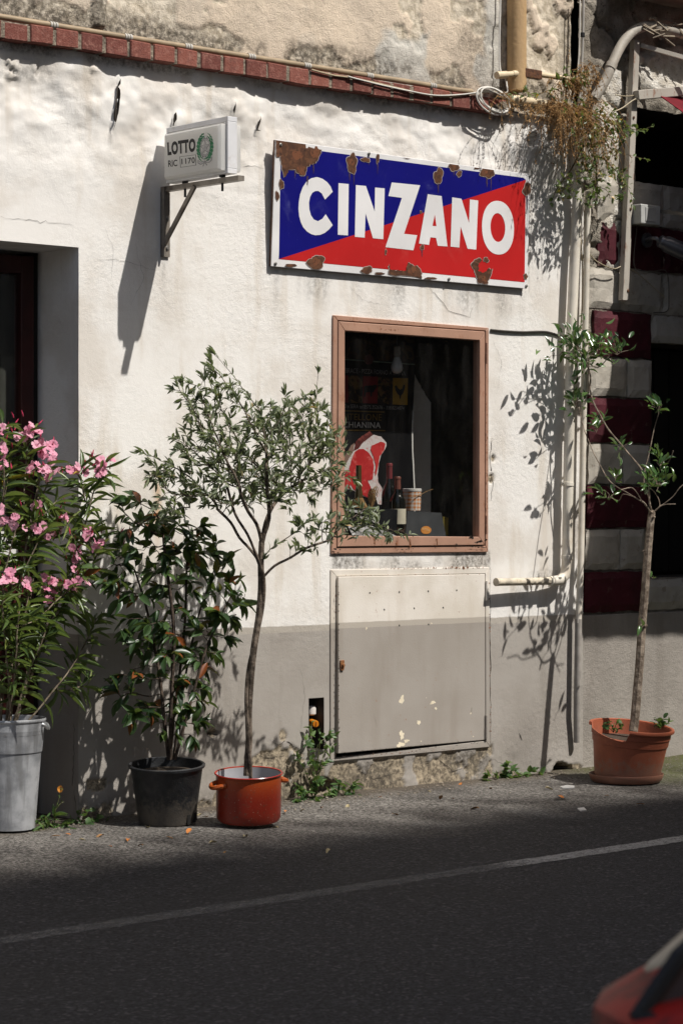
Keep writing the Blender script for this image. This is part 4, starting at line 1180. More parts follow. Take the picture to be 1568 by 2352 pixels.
# state emblem: star, cog wheel, two branches, ribbon
GREENI = mat('green_print', (0.012, 0.19, 0.075), .5, .3, 90); GREYI = mat('grey_line_print', (0.30, 0.29, 0.29), .5)
EM = lambda u, v_: (835 + 128 * u + (-0) , 590 + 235 * v_ - 30 * u)
def empoly(m, pts, k=0.0): m.poly([L(*EM(u, v_), k) for u, v_ in pts])
m = MB(); mg = MB(); mw = MB()
st = []; st2 = []
for i in range(10):
    a = -math.pi / 2 + i * math.pi / 5; r_ = .62 if i % 2 == 0 else .25
    st.append((r_ * 1.0 * math.cos(a), r_ * .80 * math.sin(a) - .10)); st2.append((r_ * .80 * math.cos(a), r_ * .64 * math.sin(a) - .10))
def cring(m, ra, rb, cy, ky, n, k, teeth=0):
    for i in range(n):
        a = 2 * math.pi * i / n; b = 2 * math.pi * (i + 1) / n
        ro = rb + (teeth if (i // 2) % 2 else 0)
        empoly(m, [(ra * math.cos(a), cy + ra * ky * math.sin(a)), (ro * math.cos(a), cy + ro * ky * math.sin(a)), (ro * math.cos(b), cy + ro * ky * math.sin(b)), (ra * math.cos(b), cy + ra * ky * math.sin(b))], k)
cring(m, .50, .64, -.10, .92, 48, .0004, .09)
cring(mw, .54, .585, -.10, .92, 32, .0007)
empoly(m, st, .0010); empoly(mw, st2, .0013)
for sgn in (-1, 1):
    for i in range(13):
        tt = i / 12; a = 2.35 - 2.15 * tt if sgn > 0 else 0
        ang = math.pi * (0.62 - 1.02 * tt)
        cx = .80 * math.cos(ang) * sgn; cy_ = -.10 + .84 * math.sin(ang) * 1.0
        for d_ in (-.09, .09):
            dx, dy = math.cos(ang + math.pi / 2), math.sin(ang + math.pi / 2)
            px_, py_ = cx + d_ * math.cos(ang) * sgn, cy_ + d_ * math.sin(ang)
            empoly(mg, [(px_ - .085 * sgn * dx * 2.2, py_ - .085 * dy * 2.2), (px_ + .14, py_ + .04), (px_ + .085 * sgn * dx * 2.2, py_ + .085 * dy * 2.2), (px_ - .14, py_ - .04)], .0006 + .0001 * (i % 2))
rb = [(-.86, .60), (-.55, .76), (-.2, .80), (0, .74), (.2, .80), (.55, .76), (.86, .60), (.84, .82), (.55, .95), (.12, .93), (.30, 1.08), (.18, 1.10), (0, .92), (-.18, 1.10), (-.30, 1.08), (-.12, .93), (-.55, .95), (-.84, .82)]
empoly(m, rb, .0008); c_ = np.mean(rb, 0)
for sgn in (-1, 1): empoly(mw, [(sgn * .78, .68), (sgn * .52, .80), (sgn * .16, .84), (sgn * .16, .89), (sgn * .54, .90), (sgn * .77, .78)], .0012)
m.build('emblem', GREYI, f1); mw.build('emblem', ACR, f1); mg.build('emblem', GREENI, f1)
GALV = mat('weathered_steel', (0.22, 0.195, 0.165), 0.5, .25, 20, metal=.35, dirt=.6, dirtcol=(.10, .06, .035), dscale=16)
m = MB()
m.bar((xs_ + .004, -0.003, 2.777), (xs_ + .004, -0.545, 2.772), .034, .022)          # arm
m.box((xs_ - .022, -0.005, 2.475), (xs_ - .012, -0.030, 2.786)); m.box((xs_ - .022, -0.010, 2.475), (xs_ + .026, -0.004, 2.764))
br = m.build('bracket', GALV, LB)
m = MB(); m.bar((xs_ - .014, -.016, 2.525), (xs_ - .014, -.242, 2.766), .012, .020); m.build('brace', GALV, LB)
for yy in (-.155, -.42):
    m = MB(); m.tube([(xs_, yy, 2.80), (xs_, yy, 2.728)], .0055, 8); m.tube([(xs_, yy, 2.80), (xs_, yy, 2.788)], .014, 8); m.build('bolt', INK, LB)
for zz in (2.645, 2.515):
    m = MB(); m.lathe((xs_ + .008, -.0095, zz), [(.013, 0), (.013, .002), (.006, .003), (.006, .008), (.001, .008)], 12, axis=(0, -1, 0)); m.build('bolt', ZINC, LB)

# ------------------------------------------------------------------ conduit on the brick course, cables, pipes
BEIGE = mat('beige_conduit', (0.285, 0.215, 0.135), 0.5, .15, 12, dirt=.35)
yc = -LEDGE_OUT + .018
zc = ZU + 0.016
cx1 = W(1062, 212, yc).x
m = MB(); pts = [(-4.5, yc, zc), (-3, yc, zc + .002), (-1.5, yc, zc - .001), (0, yc, zc + .002), (cx1 - .05, yc, zc), (cx1 + .06, yc, zc + .004)]
m.tube(pts, .0135, 12)
t = m.build('conduit', BEIGE, None, smooth=True); tag(t, 'long beige conduit lying on top of the brick course', 'conduit')
for px_, py_ in ((120, 46), (291, 78), (429, 103), (574, 134), (702, 159), (845, 184), (990, 205)):
    x_ = W(px_, py_, yc).x; m = MB()
    for k in range(3): m.tube([(x_ + .014 * k - .014, yc, zc), (x_ + .014 * k - .004, yc, zc)], .0165, 12)
    m.build('coupling', mat('grey_plastic', (.42, .40, .36), .5), t, smooth=True)
WIREW = mat('white_cable', (0.62, 0.60, 0.55), .5, .1); WIREB = mat('beige_cable', (.36, .30, .20), .5, .1)
yw = -LEDGE_OUT - .006
def wire(name, label, pts, r, mt, y=None, parent=None, k=6):
    m = MB(); m.tube(smooth_path([W(p[0], p[1], p[2] if len(p) > 2 else y) for p in pts], k), r, 7)
    o = m.build(name, mt, parent, smooth=True)
    if label: tag(o, label, 'cable')
    return o
wire('cable', 'beige cable sagging along the brick course into the white coil', [(715, 160), (760, 172), (800, 178), (860, 190), (920, 204), (980, 218), (1040, 222), (1090, 214), (1150, 210)], .0045, WIREB, yw)
wire('cable', 'thin white cable following the bricks to the coil near the corner', [(800, 176), (870, 194), (940, 209), (1000, 219), (1060, 217), (1110, 211), (1160, 213), (1164, 200)], .0035, WIREW, yw - .008)
m = MB()
for k, (cx, cy, rx, ry) in enumerate(((1132, 230, 34, 22), (1134, 228, 37, 27), (1130, 232, 36, 31), (1136, 230, 32, 28))):
    pts = [W(cx + rx * math.cos(a) + 7 * math.sin(a), cy + ry * math.sin(a) + 8 * math.cos(a), yw - .012 - .007 * k) for a in np.linspace(.2 * k, .2 * k + 6.0, 22)]
    m.tube(pts, .0042, 7)
t = m.build('cable_coil', WIREW, None, smooth=True); tag(t, 'loose coil of white cable hanging over the end of the bricks', 'cable')
wire('cable', 'white cable running up the wall corner from the coil', [(1164, 202, -.05), (1160, 180, -.03), (1148, 160, -.01), (1146, 110, -.004), (1147, 50, -.004), (1149, -20, -.004)], .0045, WIREW)
CREAM = mat('cream_pipe', (0.56, 0.46, 0.31), .5, .15, 10, dirt=.45, dirtcol=(.22, .12, .06))
OLDW = mat('old_white_pipe', (0.66, 0.61, 0.52), .5, .12, 8, dirt=.4, dirtcol=(.42, .29, .16), dscale=7)
yp = -.045
t = thing('overflow_pipe', 'cream plastic pipe with a rusty joint crossing the wall corner at the top', 'pipe', W(1143, 172, yp))
m = MB(); m.tube([W(1143, 173, yp), W(1168, 171, yp), W(1195, 168, yp), W(1215, 168, yp), W(1290, 179, yp), W(1352, 190, yp)], [.016, .016, .0145, .0145, .0125, .0125], 12); m.build('tube', CREAM, t, smooth=True)
m = MB(); m.tube([W(1140, 173, yp), W(1162, 171.5, yp)], .019, 12); m.build('collar', CREAM, t, smooth=True)
m = MB(); m.tube([W(1176, 170, yp), W(1196, 168, yp)], .0175, 12); m.build('collar', CREAM, t, smooth=True)
m = MB(); m.box(*[tuple(v) for v in (W(1205, 176, yp - .022), W(1234, 164, yp + .01))]); m.build('rusty_joint', RUST, t, bevel=.003)
t = thing('waste_pipe', 'short fat cream pipe under the overflow pipe draped with dry grass', 'pipe', W(1172, 228, -.06))
m = MB(); m.tube([W(1168, 228, -.055), W(1174, 228, -.055), W(1200, 231, -.055), W(1235, 237, -.055), W(1300, 248, -.055)], [.016, .024, .024, .022, .022], 14); m.build('tube', CREAM, t, smooth=True)

def strap(m, p, r, ax): m.lathe(p, [(r * 1.04, -.010), (r * 1.13, -.009), (r * 1.13, .009), (r * 1.04, .010)], 18, axis=ax)
# the fat drainpipe ending in a horizontal outlet
ydp = -.055
t = thing('drain_pipe', 'fat white drainpipe bending into a horizontal outlet beside the hatch', 'drainpipe', W(1300, 1320, ydp))
P0, P1, P2 = W(1329, 372, ydp), W(1311, 760, ydp), W(1301.5, 1270, ydp)
R = .0265
m = MB(); m.tube([W(1330, 300, ydp), P0, P1, W(1304, 1120, ydp), P2, W(1300, 1300, ydp), W(1296, 1322, ydp), W(1284, 1333, ydp - .004), W(1262, 1335, ydp - .006)], [R, R, R, R, R, R, R * 1.04, R * 1.02, R * .95], 16); m.build('pipe', OLDW, t, smooth=True)
m = MB(); strap(m, W(1303.5, 1112, ydp), R, (P0 - P2)); strap(m, W(1301, 1280, ydp), R, (P0 - P2)); m.tube([W(1291, 1110, ydp - .02), W(1289, 1112, -.001)], .007, 8); m.build('clamp', OLDW, t, smooth=True)
m = MB(); m.tube([W(1290, 1333, ydp), W(1240, 1335, ydp - .004), W(1200, 1336, ydp - .006), W(1150, 1337, ydp - .01), W(1138, 1337, ydp - .01)], [.022, .0195, .0195, .019, .021], 14)
m.build('outlet', mat('stained_outlet', (.52, .46, .36), .6, .3, 14, .4, dirt=.6, dirtcol=(.22, .17, .08), dscale=14), t, smooth=True)
# the thinner pipe beside it
t = thing('drain_pipe', 'thin white pipe running down the corner right of the fat drainpipe', 'drainpipe', W(1330, 1700, -.05))
m = MB(); m.tube([W(1350, 440, -.045), W(1349, 470, -.045), W(1341, 850, -.045), W(1333, 1290, -.045), W(1327.5, 1420, -.045), W(1325, 1600, -.045)], [.0165] * 6, 12); m.build('pipe', OLDW, t, smooth=True)
m = MB(); m.tube([W(1327.5, 1422, -.044), W(1324.5, 1620, -.044), W(1324, 1705, -.03)], [.018, .0185, .018], 12); m.build('painted_foot', mat('grey_painted_pipe', (.30, .275, .245), .7, .15, 20), t, smooth=True)
# square brown downspout above the course
t = thing('downspout', 'ochre painted downspout ending above the cream overflow pipe', 'downspout', W(1195, 200, -.03))
m = MB()
xa, xb = W(1178, 100, -.05).x, W(1213, 100, -.05).x
m.tube([( (xa + xb) / 2, -.02, W(1190, 207, -.05).z), ((xa + xb) / 2, -.02, 4.6)], (xb - xa) / 2 * .92, 14)
m.build('pipe', mat('ochre_paint', (.47, .31, .155), .7, .18, 6, .3, dirt=.35, dirtcol=(.33, .22, .13), dscale=6, stretch=(1, 1, .3)), t, smooth=True)

# ------------------------------------------------------------------ the neighbouring striped house
house = thing('striped_house', 'neighbouring house with dark red and white stone bands and a deep dark opening', 'building', (XC, 0, 0))
def rough_mat():
    t = NT('rough_render')
    n = t.noise(7, detail=6, rough=.65)
    c = t.mix(t.ramp(n, .36, .64), (0.20, 0.175, 0.14), (0.36, 0.325, 0.27))
    c = t.mix(t.attr('white'), c, t.mix(t.ramp(t.noise(20, detail=4), .35, .65), (.68, .65, .59), (.55, .50, .42)))
    c = t.mix(t.math('MULTIPLY', t.ramp(t.noise(30, detail=6, rough=.75), .55, .68), .75), c, (.055, .045, .035))
    return t.done(t.pbr(c, .95, .2, 0, t.bump(t.math('ADD', t.noise(45, detail=5), t.noise(150, detail=3)), .9, .012)))
ROUGH = rough_mat()
YH = 0.03
def rz(px, y, p0=1400):
    return W(p0, y).z
ROWS = [rz(0, q) for q in (310, 405, 508, 614, 712, 820, 912, 1018, 1114, 1214, 1311, 1408)]
OX = W(1500, 1000, 0).x            # left edge of the lower opening
OX2 = W(1466, 400, 0).x            # left edge of the upper opening
XE = XC + 4.5
def hwhite(X, Z):
    PX, PY = proj(X, np.full_like(X, YH), Z)
    n = fbm(X * 7 + 3, Z * 7, 211, 5)
    wm = np.exp(-(((PX - 1530) / 75) ** 2 + ((PY - 165) / 55) ** 4)) * 1.2
    wm = np.maximum(wm, np.exp(-(((PX - 1405) / 26) ** 2)) * np.where((PY > 160) & (PY < 620), 1, 0) * .95)
    return np.clip(sst(.50, .56, n * .55 + wm * .45 + 0.02), 0, 1)
def hdisp(X, Z):
    PX, PY = proj(X, np.full_like(X, YH), Z)
    up = sst(2.3, 2.8, Z)
    n = fbm(X * 5, Z * 5, 221, 5); b = np.abs(fbm(X * 3.2, Z * 4.2, 231, 3) - .5)
    y = -.05 * (n - .5) * (0.3 + up) + .03 * sst(.03, .0, b) * up - .012 * hwhite(X, Z)
    y = y - .012 * (fbm(X * 28, Z * 28, 241, 3) - .5)
    return y
xs = lines(XC - .001, XC + 1.75, .012, [OX, OX2], [XC + 2.2, XC + 3.2, XE])
zs = lines(-.1, 4.2, .012, [rz(0, 225), rz(0, 430), rz(0, 780), rz(0, 1330)], [4.6, 5.6, 7.2])
O_UP = (OX2, XE - .6, rz(0, 425), rz(0, 232)); O_LO = (OX, XE - .6, rz(0, 1330), rz(0, 775))
grid_wall('wall', xs, zs, YH, hdisp, lambda X, Z: {'white': hwhite(X, Z)}, [O_UP, O_LO], ROUGH, house, 'rough grey house wall with flaking white paint')
# recesses
for (a, b, c, d), dp in ((O_UP, .5), (O_LO, .42)):
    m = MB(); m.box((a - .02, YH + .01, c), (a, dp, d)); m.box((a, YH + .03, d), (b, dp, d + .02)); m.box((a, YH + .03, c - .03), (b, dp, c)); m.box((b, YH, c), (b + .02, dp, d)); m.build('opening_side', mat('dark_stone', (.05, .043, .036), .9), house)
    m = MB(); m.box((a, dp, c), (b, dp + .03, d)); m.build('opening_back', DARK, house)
m = MB()
for i in range(9):
    x_ = O_LO[0] + .02 + i * .13
    m.box((x_, .36, O_LO[2] + .02), (x_ + .122, .385, O_LO[3] - .02))
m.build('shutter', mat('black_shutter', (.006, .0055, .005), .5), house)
plain('roof', house, [((XC + .05, -.35, 7.2), (XE, 6, 7.35))], mat('house_roof', (.2, .1, .07)))
plain('rear_wall', house, [((XC, .62, 0), (XE, .66, 7))], DARK)

def block_mat(name, a, b, bare):
    t = NT(name)
    r = t.n('ShaderNodeObjectInfo').outputs['Random']
    n = t.noise(5, detail=5)
    c = t.mix(t.ramp(n, .36, .64), a, b)
    c = t.mix(t.math('MULTIPLY', t.ramp(t.noise(17, detail=6, rough=.7), .60, .64), t.math('ADD', .25, t.math('MULTIPLY', r, .6))), c, bare)
    c = t.mix(t.math('MULTIPLY', t.ramp(t.noise(50, detail=4), .66, .72), .4), c, (.08, .07, .055))
    return t.done(t.pbr(c, .75, .3, 0, t.bump(t.math('ADD', t.noise(30, detail=5), t.math('MULTIPLY', t.noise(160), .5)), .5, .008)))
MAROON = block_mat('maroon_paint', (.070, .007, .014), (.045, .005, .009), (.13, .09, .07))
WBLOCK = block_mat('white_block_paint', (.45, .415, .36), (.34, .31, .26), (.24, .20, .16))
def block(x0, x1, z0, z1, mt, proud=.018, seed=0):
    r = random.Random(seed * 31 + int(x0 * 1000))
    nx, nz = max(3, int((x1 - x0) / .035)), max(3, int((z1 - z0) / .035))
    v = []; f = []
    for j in range(nz + 1):
        for i in range(nx + 1):
            u, w_ = i / nx, j / nz
            ex_ = min(u * (x1 - x0), (1 - u) * (x1 - x0), w_ * (z1 - z0), (1 - w_) * (z1 - z0))
            rnd = .014 * max(0, 1 - ex_ / .02) ** 2
            jx = r.uniform(-.004, .004) if 0 < i < nx else r.uniform(-.006, .006); jz = r.uniform(-.005, .005)
            v.append((x0 + u * (x1 - x0) + jx * .7, YH - .012 - proud + rnd + r.uniform(-.0022, .0022), z0 + w_ * (z1 - z0) + jz * .8))
    for j in range(nz):
        for i in range(nx):
            a = j * (nx + 1) + i; f.append((a, a + 1, a + nx + 2, a + nx + 1))
    # sides back to the wall
    bd = [i for i in range(nx + 1)] + [(j + 1) * (nx + 1) - 1 for j in range(1, nz + 1)] + [nz * (nx + 1) + i for i in range(nx - 1, -1, -1)] + [j * (nx + 1) for j in range(nz - 1, 0, -1)]
    o = len(v)
    for k in bd: v.append((v[k][0], YH + .05, v[k][2]))
    for k in range(len(bd)):
        k2 = (k + 1) % len(bd); f.append((bd[k2], bd[k], o + k, o + k2))
    obj('stone_block', mesh_from('stone_block', v, f, mt, False), house)
def X0(px, y=1000): return W(px, y, 0).x
g = .006
def row(i, xa, cuts, mt, proud=.018):
    e = [xa] + cuts
    for k in range(len(e) - 1): block(e[k] + g / 2, e[k + 1] - g / 2, ROWS[i + 1] + g, ROWS[i] - g, mt, proud, i * 7 + k)
row(0, X0(1378), [X0(1455)], WBLOCK, .002)
row(1, X0(1378), [X0(1440), X0(1530), X0(1640), X0(1760)], WBLOCK, .008)
row(2, X0(1377), [X0(1428), X0(1530), X0(1640), X0(1760)], MAROON, .012)
row(3, X0(1356), [X0(1529), X0(1680), X0(1800)], WBLOCK, .006)
row(4, X0(1367), [X0(1499)], MAROON, .02)
block(X0(1501), X0(1660), rz(0, 778), rz(0, 714), WBLOCK, .004, 91)
row(5, X0(1356), [X0(1443), OX], WBLOCK)
row(6, X0(1357), [OX], MAROON)
row(7, X0(1354), [X0(1434), X0(1496)], WBLOCK)
row(8, X0(1352), [X0(1493)], MAROON)
row(9, X0(1347), [X0(1427), X0(1484)], WBLOCK)
row(10, X0(1345), [X0(1480)], MAROON)
block(X0(1482), X0(1760), rz(0, 1405), rz(0, 1334), WBLOCK, .01, 95)
m = MB(); m.box((XC - .004, YH - .012, -.08), (XE, YH + .05, ROWS[-1] - .008))
dd = m.build('dado', None, house, bevel=.006)
def dado_mat():
    t = NT('grey_dado')
    bl = t.noise(2.5, detail=5); st = t.noise(10, detail=4, sx=(1, 1, .15))
    c = t.mix(t.ramp(bl, .35, .65), (.33, .30, .265), (.26, .235, .205))
    c = t.mix(t.math('MULTIPLY', t.ramp(st, .5, .7), .4), c, (.20, .175, .15))
    return t.done(t.pbr(c, .85, .25, 0, t.bump(t.math('ADD', t.noise(190, detail=4), t.noise(40, detail=4)), .6, .007)))
dd.data.materials.clear(); dd.data.materials.append(dado_mat())

# awning above the opening; its shade covers the bands
AX = X0(1486); AX2 = 3.45
za = rz(0, 214, 1462); AD = 1.27; AZ = za - .65 * AD
aw = thing('awning', 'dark red cloth awning sloping out over the neighbouring dark opening', 'awning', (AX, 0, za))
REDC = NT('red_awning_cloth')
_c = REDC.mix(REDC.ramp(REDC.noise(9, sx=(1, .3, 1)), .35, .65), (.17, .011, .019), (.11, .008, .013))
REDC = REDC.done(REDC.pbr(_c, .85, .2))
m = MB()
m.slab([(AX, -.06, za), (AX2, -.06, za), (AX2, -AD, AZ), (AX, -AD, AZ)], (0, .004, .008)); m.build('cloth', REDC, aw)
n = 40
v = []; f = []
for i in range(n + 1):
    x_ = AX + (AX2 - AX) * i / n
    v += [(x_, -AD, AZ), (x_, -AD - .005, AZ - .13 - .006 * math.cos(i * 1.3))]
    if i: f.append((2 * i - 2, 2 * i, 2 * i + 1, 2 * i - 1))
obj('valance', mesh_from('valance', v, f, REDC), aw)
for x_ in (AX + .03, AX2 - .1):
    m = MB(); m.bar((x_, -.03, za - .62), (x_, -AD + .03, AZ - .03), .02, .02); m.build('arm', GALV, aw)
m = MB(); m.bar((AX, -AD + .02, AZ - .015), (AX2, -AD + .02, AZ - .015), .03, .03); m.build('front_bar', GALV, aw)
m = MB(); bz = rz(0, -14); m.box((X0(1392), -.20, bz), (XE, YH - .03, bz + .14)); m.build('shade_slab', mat('shade_slab_stone', (.25, .22, .18), .9, .2, 8, .4), house)  # unseen slab added above the view to shade the wall top
m = MB(); m.box((3.5, -2.6, -.1), (XE, YH - .06, 7.1)); m.build('sky_block', ROUGH, house)  # unseen block added to keep sky light off the bands

# grey post, rails and the fat grey pipe
POSTM = rust_paint('grey_post_paint', (0.44, 0.405, 0.35), amount=.7)
yq = -.045
t = thing('steel_post', 'pale grey steel post with rust streaks in front of the striped house', 'post', W(1435, 690, yq))
m = MB(); 
a, b = W(1463, 92, yq), W(1436, 690, yq)
hw_ = .022
m.slab([a + Vector((-hw_, 0, 0)), b + Vector((-hw_, 0, 0)), b + Vector((hw_, 0, 0)), a + Vector((hw_, 0, 0))], (0, .035, 0)); m.build('upright', POSTM, t, bevel=.003)
for q in ((1454, 270), (1447, 480), (1441, 668)):
    m = MB(); p = W(*q, yq - .001); m.lathe(p, [(.008, 0), (.007, .004), (.001, .005)], 10, axis=(0, -1, 0)); m.build('rivet', RUST, t)
t = thing('steel_rail', 'grey steel rail over the top of the dark opening', 'rail', W(1500, 212, yq))
m = MB(); m.bar(W(1460, 219, yq - .02), W(1690, 199, yq - .06), .04, .05); m.build('bar', POSTM, t, bevel=.003)
m = MB(); m.bar(W(1470, 104, yq), W(1640, 152, yq - .2), .015, .022); tag(m.build('steel_strut', POSTM), 'thin grey steel strut slanting down from the post top', 'strut')
GPIPE = mat('grey_pvc', (.33, .30, .255), .6, .2, 9, .2, dirt=.4, dirtcol=(.13, .10, .07))
t = thing('curved_pipe', 'fat grey pipe bending from the ivy over the top right corner', 'pipe', W(1365, 225, -.06))
pth = smooth_path([W(1362, 228, -.05), W(1385, 192, -.055), W(1400, 158, -.06), W(1416, 122, -.06), W(1434, 92, -.06), W(1458, 69, -.065), W(1490, 60, -.07), W(1530, 68, -.08), W(1620, 92, -.1)], 5)
m = MB(); m.tube(pth, .027, 14); m.build('tube', GPIPE, t, smooth=True)
m = MB(); p = W(1402, 152, -.06); m.lathe(p, [(.028, -.018), (.031, -.016), (.031, .016), (.028, .018)], 14, axis=(W(1416, 122, -.06) - W(1385, 192, -.055))); m.build('coupling', GPIPE, t, smooth=True)
m = MB()
r = random.Random(4)
for i in range(26):
    a = W(1470 + r.uniform(0, 120), 50 + r.uniform(-12, 22) + i * .9, -.10)
    m.tube([a, a + Vector((r.uniform(.04, .14), r.uniform(-.04, .01), r.uniform(-.07, .03)))], r.uniform(.004, .008), 5)
tag(m.build('twig_bundle', mat('grey_twigs', (.24, .20, .15), .9, .3)), 'dry grey twigs piled on the curved pipe at the top right', 'twigs')

# cables at the corner
wire('cable', 'pair of grey cables hanging down the dark corner into the ivy', [(1339, -20, -.02), (1338, 60, -.02), (1335, 150, -.025), (1330, 220, -.03), (1318, 275, -.04)], .007, mat('grey_cable', (.36, .34, .31), .5))
wire('cable', 'slim pale cable beside the grey pair at the dark corner', [(1331, -20, -.02), (1330, 80, -.02), (1325, 170, -.02), (1310, 250, -.03)], .004, WIREW)
m = MB(); m.lathe(W(1337, 80, -.02), [(.010, -.012), (.012, -.010), (.012, .010), (.010, .012)], 10); tag(m.build('cable_clip', INK), 'black clip holding the grey cables at the dark corner', 'clip')
wire('cable', 'thin cable sagging between the ivy and the rail end', [(1412, 218, -.05), (1440, 221, -.05), (1480, 216, -.06), (1568, 213, -.07), (1620, 210, -.07)], .003, WIREB)
wire('cable', 'thin cable slanting from the rail end down into the ivy', [(1478, 216, -.06), (1450, 232, -.07), (1428, 248, -.08), (1410, 256, -.08)], .0035, WIREB)
wire('cable', 'thin cable looping under the small maroon block', [(1342, 560, -.03), (1360, 592, -.03), (1385, 609, -.035), (1410, 617, -.03), (1424, 612, -.03)], .0032, WIREB)
wire('cable', 'thin dark cable hanging along the edge of the dark opening', [(1465, 470, -.02), (1462, 520, -.02), (1456, 570, -.02), (1456, 612, -.02), (1475, 622, -.02), (1500, 623, -.02), (1530, 625, -.02), (1535, 690, -.015), (1530, 715, -.01), (1500, 718, -.01)], .003, mat('dark_cable', (.10, .085, .07), .6))
wire('cable', 'knotted beige cable hanging between the two drainpipes', [(1333, 440, -.03), (1331, 520, -.03), (1336, 600, -.03), (1336, 690, -.035), (1332, 760, -.03)], .0035, WIREB)
wire('cable', 'thin cable stretched across the white block beside the post', [(1438, 610, -.02), (1470, 634, -.02), (1500, 660, -.02), (1526, 684, -.02)], .0022, WIREB)
# electric box and floodlight
t = thing('junction_box', 'grey electric box fixed in shade right of the steel post', 'electric box', W(1490, 500, -.03))
m = MB(); m.box(tuple(W(1471, 513, -.10)), tuple(Vector((W(1516, 470, -.10).x, -.02, W(1490, 470, -.10).z)))); m.build('case', mat('grey_box_plastic', (.42, .42, .40), .5), t, bevel=.006)
m = MB(); m.box(tuple(W(1482, 508, -.104)), tuple(Vector((W(1506, 476, -.104).x, -.098, W(1490, 476, -.104).z)))); m.build('cover', mat('grey_box_cover', (.36, .36, .345), .5), t, bevel=.003)
t = thing('floodlight', 'dark unlit spotlight on a round wall base in the shade', 'spotlight', W(1480, 555, -.02))
SPOT = mat('grey_spotlight', (.11, .11, .12), .3, .1, metal=.5)
m = MB(); m.lathe(W(1483, 552, -.012), [(.04, 0), (.04, .012), (.03, .018), (.001, .02)], 20, axis=(0, -1, 0)); m.build('base', SPOT, t, smooth=True)
m = MB(); m.tube(smooth_path([W(1483, 552, -.03), W(1492, 548, -.09), W(1506, 548, -.13), W(1514, 556, -.14)], 4), .011, 10); m.build('arm', SPOT, t, smooth=True)
m = MB(); a = W(1512, 553, -.14); b = W(1600, 592, -.22); L_ = (b - a).length
m.lathe(a, [(.001, 0), (.028, .002), (.034, .01), (.034, .03), (.044, .045), (.046, L_ * .95), (.052, L_), (.001, L_ * .98)], 22, axis=(b - a)); m.build('head', SPOT, t, smooth=True)

# ------------------------------------------------------------------ plants
def leaf_mat(name, dark, light, young, rough=.38, spec=.5, trans=.28, joined=False, odd=None):
    t = NT(name)
    r = t.attr('tint') if joined else t.n('ShaderNodeObjectInfo').outputs['Random']
    c = t.mix(t.ramp(r, 0.0, .75, False), dark, light); c = t.mix(t.ramp(r, .75, 1.0), c, young)
    if odd is not None: c = t.mix(t.math('GREATER_THAN', r, odd[0]), c, odd[1])
    n = t.noise(60, detail=3)
    c = t.mix(t.math('MULTIPLY', n, .35), c, tuple(q * .55 for q in dark))
    bk = t.n('ShaderNodeNewGeometry').outputs['Backfacing']
    c = t.mix(t.math('MULTIPLY', bk, .45), c, tuple(min(1, q * 1.5 + .03) for q in light))
    p = t.pbr(c, rough, spec)
    tl = t.n('ShaderNodeBsdfTranslucent', {0: t.mix(.5, c, (.22, .30, .03))})
    return t.done(t.n('ShaderNodeMixShader', {0: trans, 1: p, 2: tl}))

def leaf_shape(kind, seed, n=5):
    """unit leaf along +Y, facing +Z; returns vertices and quads"""
    r = random.Random(seed)
    prof = {'lance': lambda t: math.sin(math.pi * min(1, t * 1.0)) ** .8 * (1 - .15 * t), 'ellip': lambda t: math.sin(math.pi * t ** .9) ** .75, 'ovate': lambda t: math.sin(math.pi * t ** .65) ** .8, 'oval': lambda t: math.sin(math.pi * t ** 1.15) ** .6}[kind]
    curl = r.uniform(-.05, .50); fold = r.uniform(.10, .40); sw = r.uniform(-.10, .10); tw = r.uniform(-.5, .5)
    v = []; f = []
    for i in range(n + 1):
        t = i / n
        wd = .5 * max(prof(t) if 0 < t < 1 else 0, .035 if i == 0 else 0.012)
        z = -curl * t * t; x = sw * math.sin(math.pi * t)
        a = tw * t * .6
        zz = fold * wd
        v += [(x - wd * math.cos(a), t, z + zz - wd * math.sin(a) * .4), (x, t, z), (x + wd * math.cos(a), t, z + zz + wd * math.sin(a) * .4)]
        if i:
            b = 3 * i
            f += [(b - 3, b - 2, b + 1, b), (b - 2, b - 1, b + 2, b + 1)]
    return np.array(v), np.array(f)

def frames(d, up):
    """columns: side, along, normal - for arrays of directions"""
    d = d / (np.linalg.norm(d, axis=1)[:, None] + 1e-9)
    s = np.cross(d, up); ln = np.linalg.norm(s, axis=1)
    bad = ln < 1e-4
    s[bad] = np.cross(d[bad], np.array([1.0, .2, .1])); s /= np.linalg.norm(s, axis=1)[:, None]
    n = np.cross(s, d)
    return np.stack([s, d, n], 2)

